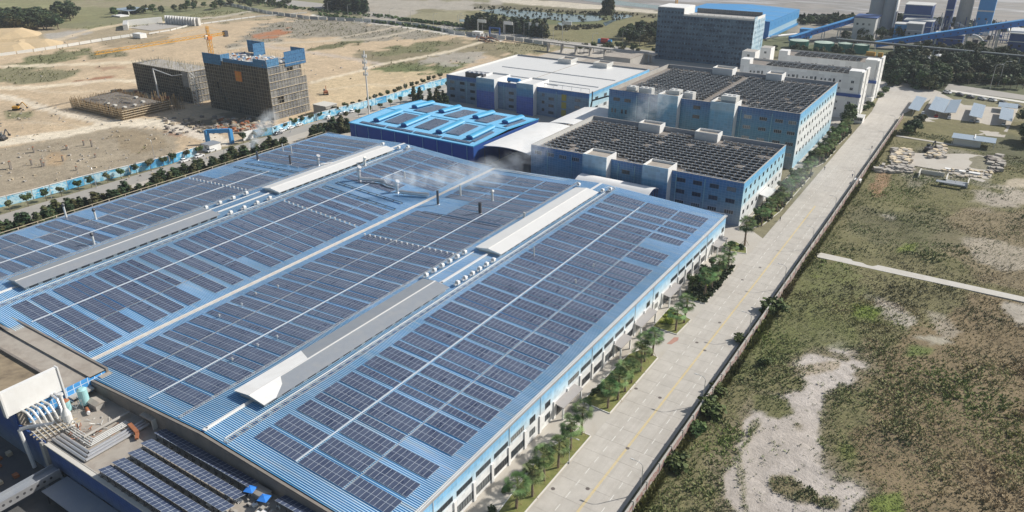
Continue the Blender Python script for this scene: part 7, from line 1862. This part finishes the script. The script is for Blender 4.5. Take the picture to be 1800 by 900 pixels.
wood([(1340,45),(1540,36),(1560,40),(1500,46),(1400,50)], 16, 'big', 6, 9, 'low tree behind the shorter conveyor, %s from left', 'trees by the tidal flat', 1.5, 15)
wood([(1585,240),(1610,215),(1625,215),(1605,238)], 8, 'big', 5, 7, 'dense green tree beside the left carport, %s of the clump', 'clump by the carport', 1.4, 16)
wood([(1770,215),(1830,215),(1830,260),(1785,262)], 6, 'big', 7, 10, 'dark tree at the right edge below the carports, %s of the clump', 'clump at the right edge', 1.4, 17)
for k, (px, py, h) in enumerate([(1358,548,4.2),(1248,725,3.8),(1345,640,2.0),(1260,690,2.5),(1225,760,2.6),(1190,820,3.0),(1300,600,2.2)]):
    p = at(px, py); tree('field_bush', 'bush', 1, p.x, p.y, h, '%s bush in the field beside the wall, %s from far end' % ('large dark' if h > 3.5 else 'small green', ordn(k+1)), 'bush', 'bushes by the wall', 1.3)
# far belts that read as one mass
def mass(name, lab, polys, n_, size, hgt, cols, cat):
    P_ = []
    for pts in polys:
        poly = [tuple(at(a, b)[:2]) for a, b in pts]; xs_ = [p[0] for p in poly]; ys_ = [p[1] for p in poly]
        q_ = np.stack([rs.uniform(min(xs_), max(xs_), n_*4), rs.uniform(min(ys_), max(ys_), n_*4)], 1); q_ = q_[in_poly(q_, poly) > 0][:n_]; P_.append(q_)
    P_ = np.vstack(P_); cs = np.hstack([P_, rs.uniform(.3, hgt, (len(P_), 1))])
    o = link(name, leaf_cloud(name, cs, np.full(len(cs), size*1.6), len(cs)*14, size, cols)); stuff(o); tag(o, lab, cat)
mass('marsh_growth', 'dark reed belts around the distant ponds', [[(860,16),(1060,22),(1100,34),(1060,42),(930,38),(860,26)], [(830,10),(1000,18),(1160,27),(1160,33),(990,24),(830,16)], [(975,46),(1060,44),(1060,50),(975,54)]], 120, .7, .6, G_OLIVE, 'reeds')
mass('shore_scrub', 'dark scrub belt along the edge of the tidal flat', [[(1330,34),(1560,32),(1620,34),(1560,40),(1400,42)], [(1560,32),(1900,60),(1900,66),(1560,38)]], 240, 1.6, 3.5, G_DARK, 'scrub')
mass('road_hedge', 'low green hedges along the back road', [[(380,-2),(560,22),(700,34),(700,31),(560,18),(380,-8)], [(700,36),(850,52),(850,49),(700,33)], [(560,27),(820,61),(820,59),(560,25)]], 220, .8, 1.6, G_MID, 'hedge')
mass('underwood', 'dark undergrowth between the trees of the right wood', [[(1562,100),(1640,104),(1850,116),(1850,150),(1660,144),(1650,160),(1600,156),(1565,152),(1552,130)]], 800, 1.1, 4.0, G_DARK, 'undergrowth')
mass('verge_planting', 'low dark ground planting under the palms', [[tuple(project(np.array([a]), np.array([b]))[0]) for a, b in vg] for vg in (VERGES[3], VERGES[5], VERGES[6], VERGES[7])], 260, .35, .7, G_DARK, 'ground cover')

# ------------------------------------------------------------------ scrub and grass tufts of the field
def scatter(n_, xr, yr, seed, zmin=0, keep=None, size=(.25, .8), tilt=.5, blades=9, dens=None):
    r0 = np.random.RandomState(seed)
    # density falls with distance
    yy = yr[0]*(yr[1]/yr[0])**r0.rand(n_) if dens is None else r0.uniform(yr[0], yr[1], n_)
    xx = r0.uniform(xr[0], xr[1], n_)
    P_ = project(xx, yy); vis = (P_[:, 0] > -60) & (P_[:, 0] < 1900) & (P_[:, 1] < 1010) & (P_[:, 1] > -20)
    xx, yy = xx[vis], yy[vis]
    if keep is not None: kk = keep(xx, yy, r0); xx, yy = xx[kk], yy[kk]
    return xx, yy
def brush(name, lab, xx, yy, seed, smin, smax, cat, blades=10, green=0.0):
    r0 = np.random.RandomState(seed); n_ = len(xx)
    Cg = ground_colour(xx, yy)
    pat = (fbm(xx, yy, .03, 21, 4)+np.clip((xx+12)/260, -.12, .14)-np.clip((yy-215)/900, 0, .12))[:, None]; pat2 = fbm(xx, yy, .07, 33, 3)[:, None]; pat3 = fbm(xx, yy, .10, 44, 3)
    greenc = np.array([.150,.185,.060]); brown = np.array([.31,.225,.145]); darkc = np.array([.070,.085,.042]); lime = np.array([.15,.21,.045])
    kb = np.clip((pat-.42)/.18, 0, 1); C0 = Cg*.45+(brown*kb+greenc*(1-kb))*.55
    kd = np.clip((pat2-.54)/.14, 0, 1)*.6; C0 = C0*(1-kd)+darkc*kd; kl = np.clip((.38-pat2)/.10, 0, 1)*.5; C0 = C0*(1-kl)+lime*kl
    # keep off pale bare soil mostly
    bare = Cg.mean(1) > .37; keepm = (~bare | (r0.rand(n_) < .05))
    xx, yy, C0, n_ = xx[keepm], yy[keepm], C0[keepm], int(keepm.sum()); p3 = pat3[keepm]
    sz = (smin+(smax-smin)*r0.rand(n_)**2)*(.35+1.4*np.clip(p3, .1, 1)**1.3)
    B = blades
    c = np.repeat(np.stack([xx, yy, np.full(n_, -.1)], 1), B, 0); s = np.repeat(sz, B)
    a = r0.uniform(0, 6.283, n_*B); el = r0.uniform(.25, 1.45, n_*B); L_ = s*r0.uniform(.55, 1.25, n_*B)
    d = np.stack([np.cos(a)*np.cos(el), np.sin(a)*np.cos(el), np.sin(el)], 1)
    root = c+np.stack([np.cos(a), np.sin(a), np.zeros_like(a)], 1)*(s*.35*r0.rand(n_*B))[:, None]
    side = np.stack([-np.sin(a), np.cos(a), r0.uniform(-.4, .4, n_*B)], 1)
    wd = (L_*.20)[:, None]; mid = root+d*(L_*.55)[:, None]
    V = np.stack([root, mid-side*wd, root+d*L_[:, None], mid+side*wd], 1).reshape(-1, 3)
    Cc = np.repeat(C0, B, 0)*(.95+.28*r0.rand(n_*B))[:, None]
    me = bpy.data.meshes.new(name); m_ = n_*B; me.vertices.add(4*m_); me.vertices.foreach_set('co', V.ravel()); me.loops.add(4*m_); me.loops.foreach_set('vertex_index', np.arange(4*m_))
    me.polygons.add(m_); me.polygons.foreach_set('loop_start', np.arange(m_)*4); me.update(calc_edges=True)
    set_col(me, np.repeat(Cc, 4, 0)); me.materials.append(M['brushmat'])
    o = link(name, me); stuff(o); tag(o, lab, cat); return o
def keep_field(x, y, r0):
    ok = (x > -37.2) & (y > 60) & (y < 405) & ~((y > 229) & (y < 234)) & ~((y > 384) & (y < 394))
    P_ = project(x, y); lot = in_poly(P_, [(1600,268),(1640,270),(1700,270),(1757,277),(1742,312),(1728,320),(1660,300),(1600,290)]) > 0
    return ok & ~lot
xx, yy = scatter(125000, (-37.5, 78), (72, 404), 5, keep=keep_field)
brush('scrub', 'green and brown scrub and grass covering the field beside the road', xx, yy, 6, .22, .70, 'scrub', 6)
def keep_strip(x, y, r0): return (x > -38.0) & (x < -36.7) & (y > 60) & (y < 400)
xx, yy = scatter(4200, (-37.9, -36.8), (72, 400), 15, keep=keep_strip)
brush('wall_weeds', 'taller green weeds along the outer side of the boundary wall', xx, yy, 16, .7, 1.5, 'weeds', 10)
def keep_site(x, y, r0):
    C_s = ground_colour(x, y); g = (C_s[:, 1] > C_s[:, 0]*.90)
    P_ = project(x, y); return (x < -300) & (P_[:, 1] > 20) & ((g) | (r0.rand(len(x)) < .10)) & (C_s.mean(1) < .30)
xx, yy = scatter(26000, (-720, -300), (110, 560), 25, keep=keep_site, dens=1)
brush('site_weeds', 'sparse dry weeds and grass patches on the building land', xx, yy, 26, .4, 1.4, 'weeds', 6)

# ------------------------------------------------------------------ people walking on the road
def person(x, y, rz, top, legs, lab):
    t = thing('person', lab, 'person', (x, y, 0), rz)
    J = [(0,0,.95,.15,.11),(0,0,1.15,.15,.10),(0,0,1.40,.19,.11),(0,0,1.52,.06,.06),(0,.02,1.66,.095,.11),(.20,0,1.40,.06,.06),(.27,.03,1.13,.045,.045),(.26,.14,.90,.035,.035),(-.20,0,1.40,.06,.06),(-.27,-.03,1.13,.045,.045),(-.26,-.06,.88,.035,.035),
         (.10,0,.88,.09,.09),(.11,.10,.48,.065,.065),(.11,.06,.06,.045,.05),(.11,.20,.03,.04,.03),(-.10,0,.88,.09,.09),(-.11,-.06,.48,.065,.065),(-.11,-.20,.08,.045,.05),(-.11,-.08,.03,.04,.03)]
    E_ = [(0,1),(1,2),(2,3),(3,4),(2,5),(5,6),(6,7),(2,8),(8,9),(9,10),(0,11),(11,12),(12,13),(13,14),(0,15),(15,16),(16,17),(17,18)]
    me = bpy.data.meshes.new('body'); me.from_pydata([j[:3] for j in J], E_, []); o = link('body', me, t); sk = o.modifiers.new('skin', 'SKIN')
    for v, j in zip(me.skin_vertices[0].data, J): v.radius = j[3:]
    me.skin_vertices[0].data[0].use_root = True; o.modifiers.new('sub', 'SUBSURF').levels = 1
    mt = NT('clothes_%s' % top[0]); x_, y_, z_ = mt.xyz(mt.new('ShaderNodeTexCoord').outputs['Object'])
    mt.base(mt.ramp(mt.math('MULTIPLY', z_, .5), [(0, legs), (.47, top[1]), (.765, (.45,.29,.21)), (.85, (.03,.025,.02))], 'CONSTANT')); me.materials.append(mt.m)
    return t
for px, py, rz, tp, lg, lab in ((1449,299,.4,('dark',(.03,.035,.05)),(.02,.02,.03),'person in dark clothes walking on the concrete road near the kerb'),(1532,262,-.5,('grey',(.16,.17,.2)),(.03,.03,.05),'person in grey walking near the boundary wall, far along the road'),
        (1498,312,.9,('blue',(.05,.10,.25)),(.02,.025,.05),'person in blue working clothes by the boundary wall'),(1371,388,2.2,('black',(.02,.02,.02)),(.03,.03,.035),'person in black at the verge opposite the factory corner')):
    p = at(px, py); person(p.x, p.y, rz, tp, lg, lab)

# ------------------------------------------------------------------ smoke
def smoke(name, lab, pts, dens, seed):
    """closed soft hull along pts [(x,y,z,r)] filled with uneven smoke"""
    t = NT(name+'_volume'); t.n.remove(t.b)
    vol = t.new('ShaderNodeVolumePrincipled'); vol.inputs['Color'].default_value = (.93,.97,1.0,1); vol.inputs['Anisotropy'].default_value = -.1
    tc = t.new('ShaderNodeTexCoord').outputs['Object']
    n = t.noise(tc, .22, 4, .65, 1.0)
    c0 = Vector((sum(p[0] for p in pts)/len(pts), sum(p[1] for p in pts)/len(pts), sum(p[2] for p in pts)/len(pts)))
    fall = None
    for a, b in zip(pts, pts[1:]):
        for f in (0, .5):
            q_ = Vector(a[:3]).lerp(Vector(b[:3]), f)-c0; r_ = a[3]*(1-f)+b[3]*f
            dn = t.new('ShaderNodeVectorMath', operation='DISTANCE'); t.lk(tc, dn.inputs[0]); dn.inputs[1].default_value = q_
            k = t.math('MULTIPLY', t.math('MAXIMUM', t.math('SUBTRACT', 1.0, t.math('DIVIDE', dn.outputs['Value'], r_)), 0.0), min(1.6, 3.0/r_))
            fall = k if fall is None else t.math('MAXIMUM', fall, k)
    d = t.math('MULTIPLY', t.math('MULTIPLY', t.math('MAXIMUM', t.math('MULTIPLY_ADD', n, 3.0, -1.15), 0.0), fall), dens)
    t.lk(d, vol.inputs['Density']); t.lk(vol.outputs[0], t.out.inputs['Volume'])
    mb = MB()
    P_ = [Vector(p[:3]) for p in pts]; K = 12
    for i, p in enumerate(P_):
        dv = (P_[min(i+1, len(P_)-1)]-P_[max(i-1, 0)]).normalized(); a = dv.orthogonal().normalized(); b = dv.cross(a); r_ = pts[i][3]
        off = dv*(r_ if i == len(P_)-1 else (-r_ if i == 0 else 0))
        for k in range(K): th = 6.2832*k/K; mb.v.append(tuple(p+off+a*math.cos(th)*r_+b*math.sin(th)*r_))
    for i in range(len(P_)-1):
        for k in range(K): mb.f.append((i*K+k, i*K+(k+1) % K, (i+1)*K+(k+1) % K, (i+1)*K+k)); mb.m.append(0)
    mb.f.append(tuple(reversed(range(K)))); mb.f.append(tuple(range((len(P_)-1)*K, len(P_)*K))); mb.m += [0, 0]
    o = mb.build(name, t.m, off=c0); stuff(o); tag(o, lab, 'smoke'); return o
smoke('smoke_plume', 'thin pale smoke drifting from the chimney between the two ducts', [(-166,177,17,2),(-160,182,16.5,3.8),(-153,189,16,5),(-147,199,15,6.2),(-141,212,14.5,7)], .75, 1)
smoke('smoke_plume', 'grey smoke rising in the gap between workshop and blue block', [(-152,226,7,5),(-150,231,11,6),(-146,236,14,7),(-140,238,17,7)], .42, 2)
smoke('smoke_plume', 'bluish smoke in front of the tall blue block', [(-132,296,10,5),(-129,300,16,7),(-125,302,22,8),(-120,303,26,7)], .45, 3)
smoke('smoke_plume', 'grey smoke puff over the hedge beyond the far eave of the factory', [(-236,178,17,1.5),(-240,184,19,3),(-245,192,21,4),(-252,204,22,5)], .55, 4)
smoke('smoke_plume', 'faint haze of smoke over the palms beside the blue blocks', [(-56,270,7,7),(-52,285,8,8),(-46,295,8,8)], .14, 5)

# ------------------------------------------------------------------ light haze in the air
hz = NT('haze_air'); hz.n.remove(hz.b); hv_ = hz.new('ShaderNodeVolumePrincipled'); hv_.inputs['Color'].default_value = (.80,.88,1.0,1)
hv_.inputs['Density'].default_value = .00009; hv_.inputs['Anisotropy'].default_value = .1; hz.lk(hv_.outputs[0], hz.out.inputs['Volume'])
o = MB().box(-9500, -9500, -2, 9500, 9500, 132).build('haze', hz.m, off=(0, 0, 0)); stuff(o); tag(o, 'thin blue haze in the air over the whole site', 'haze')
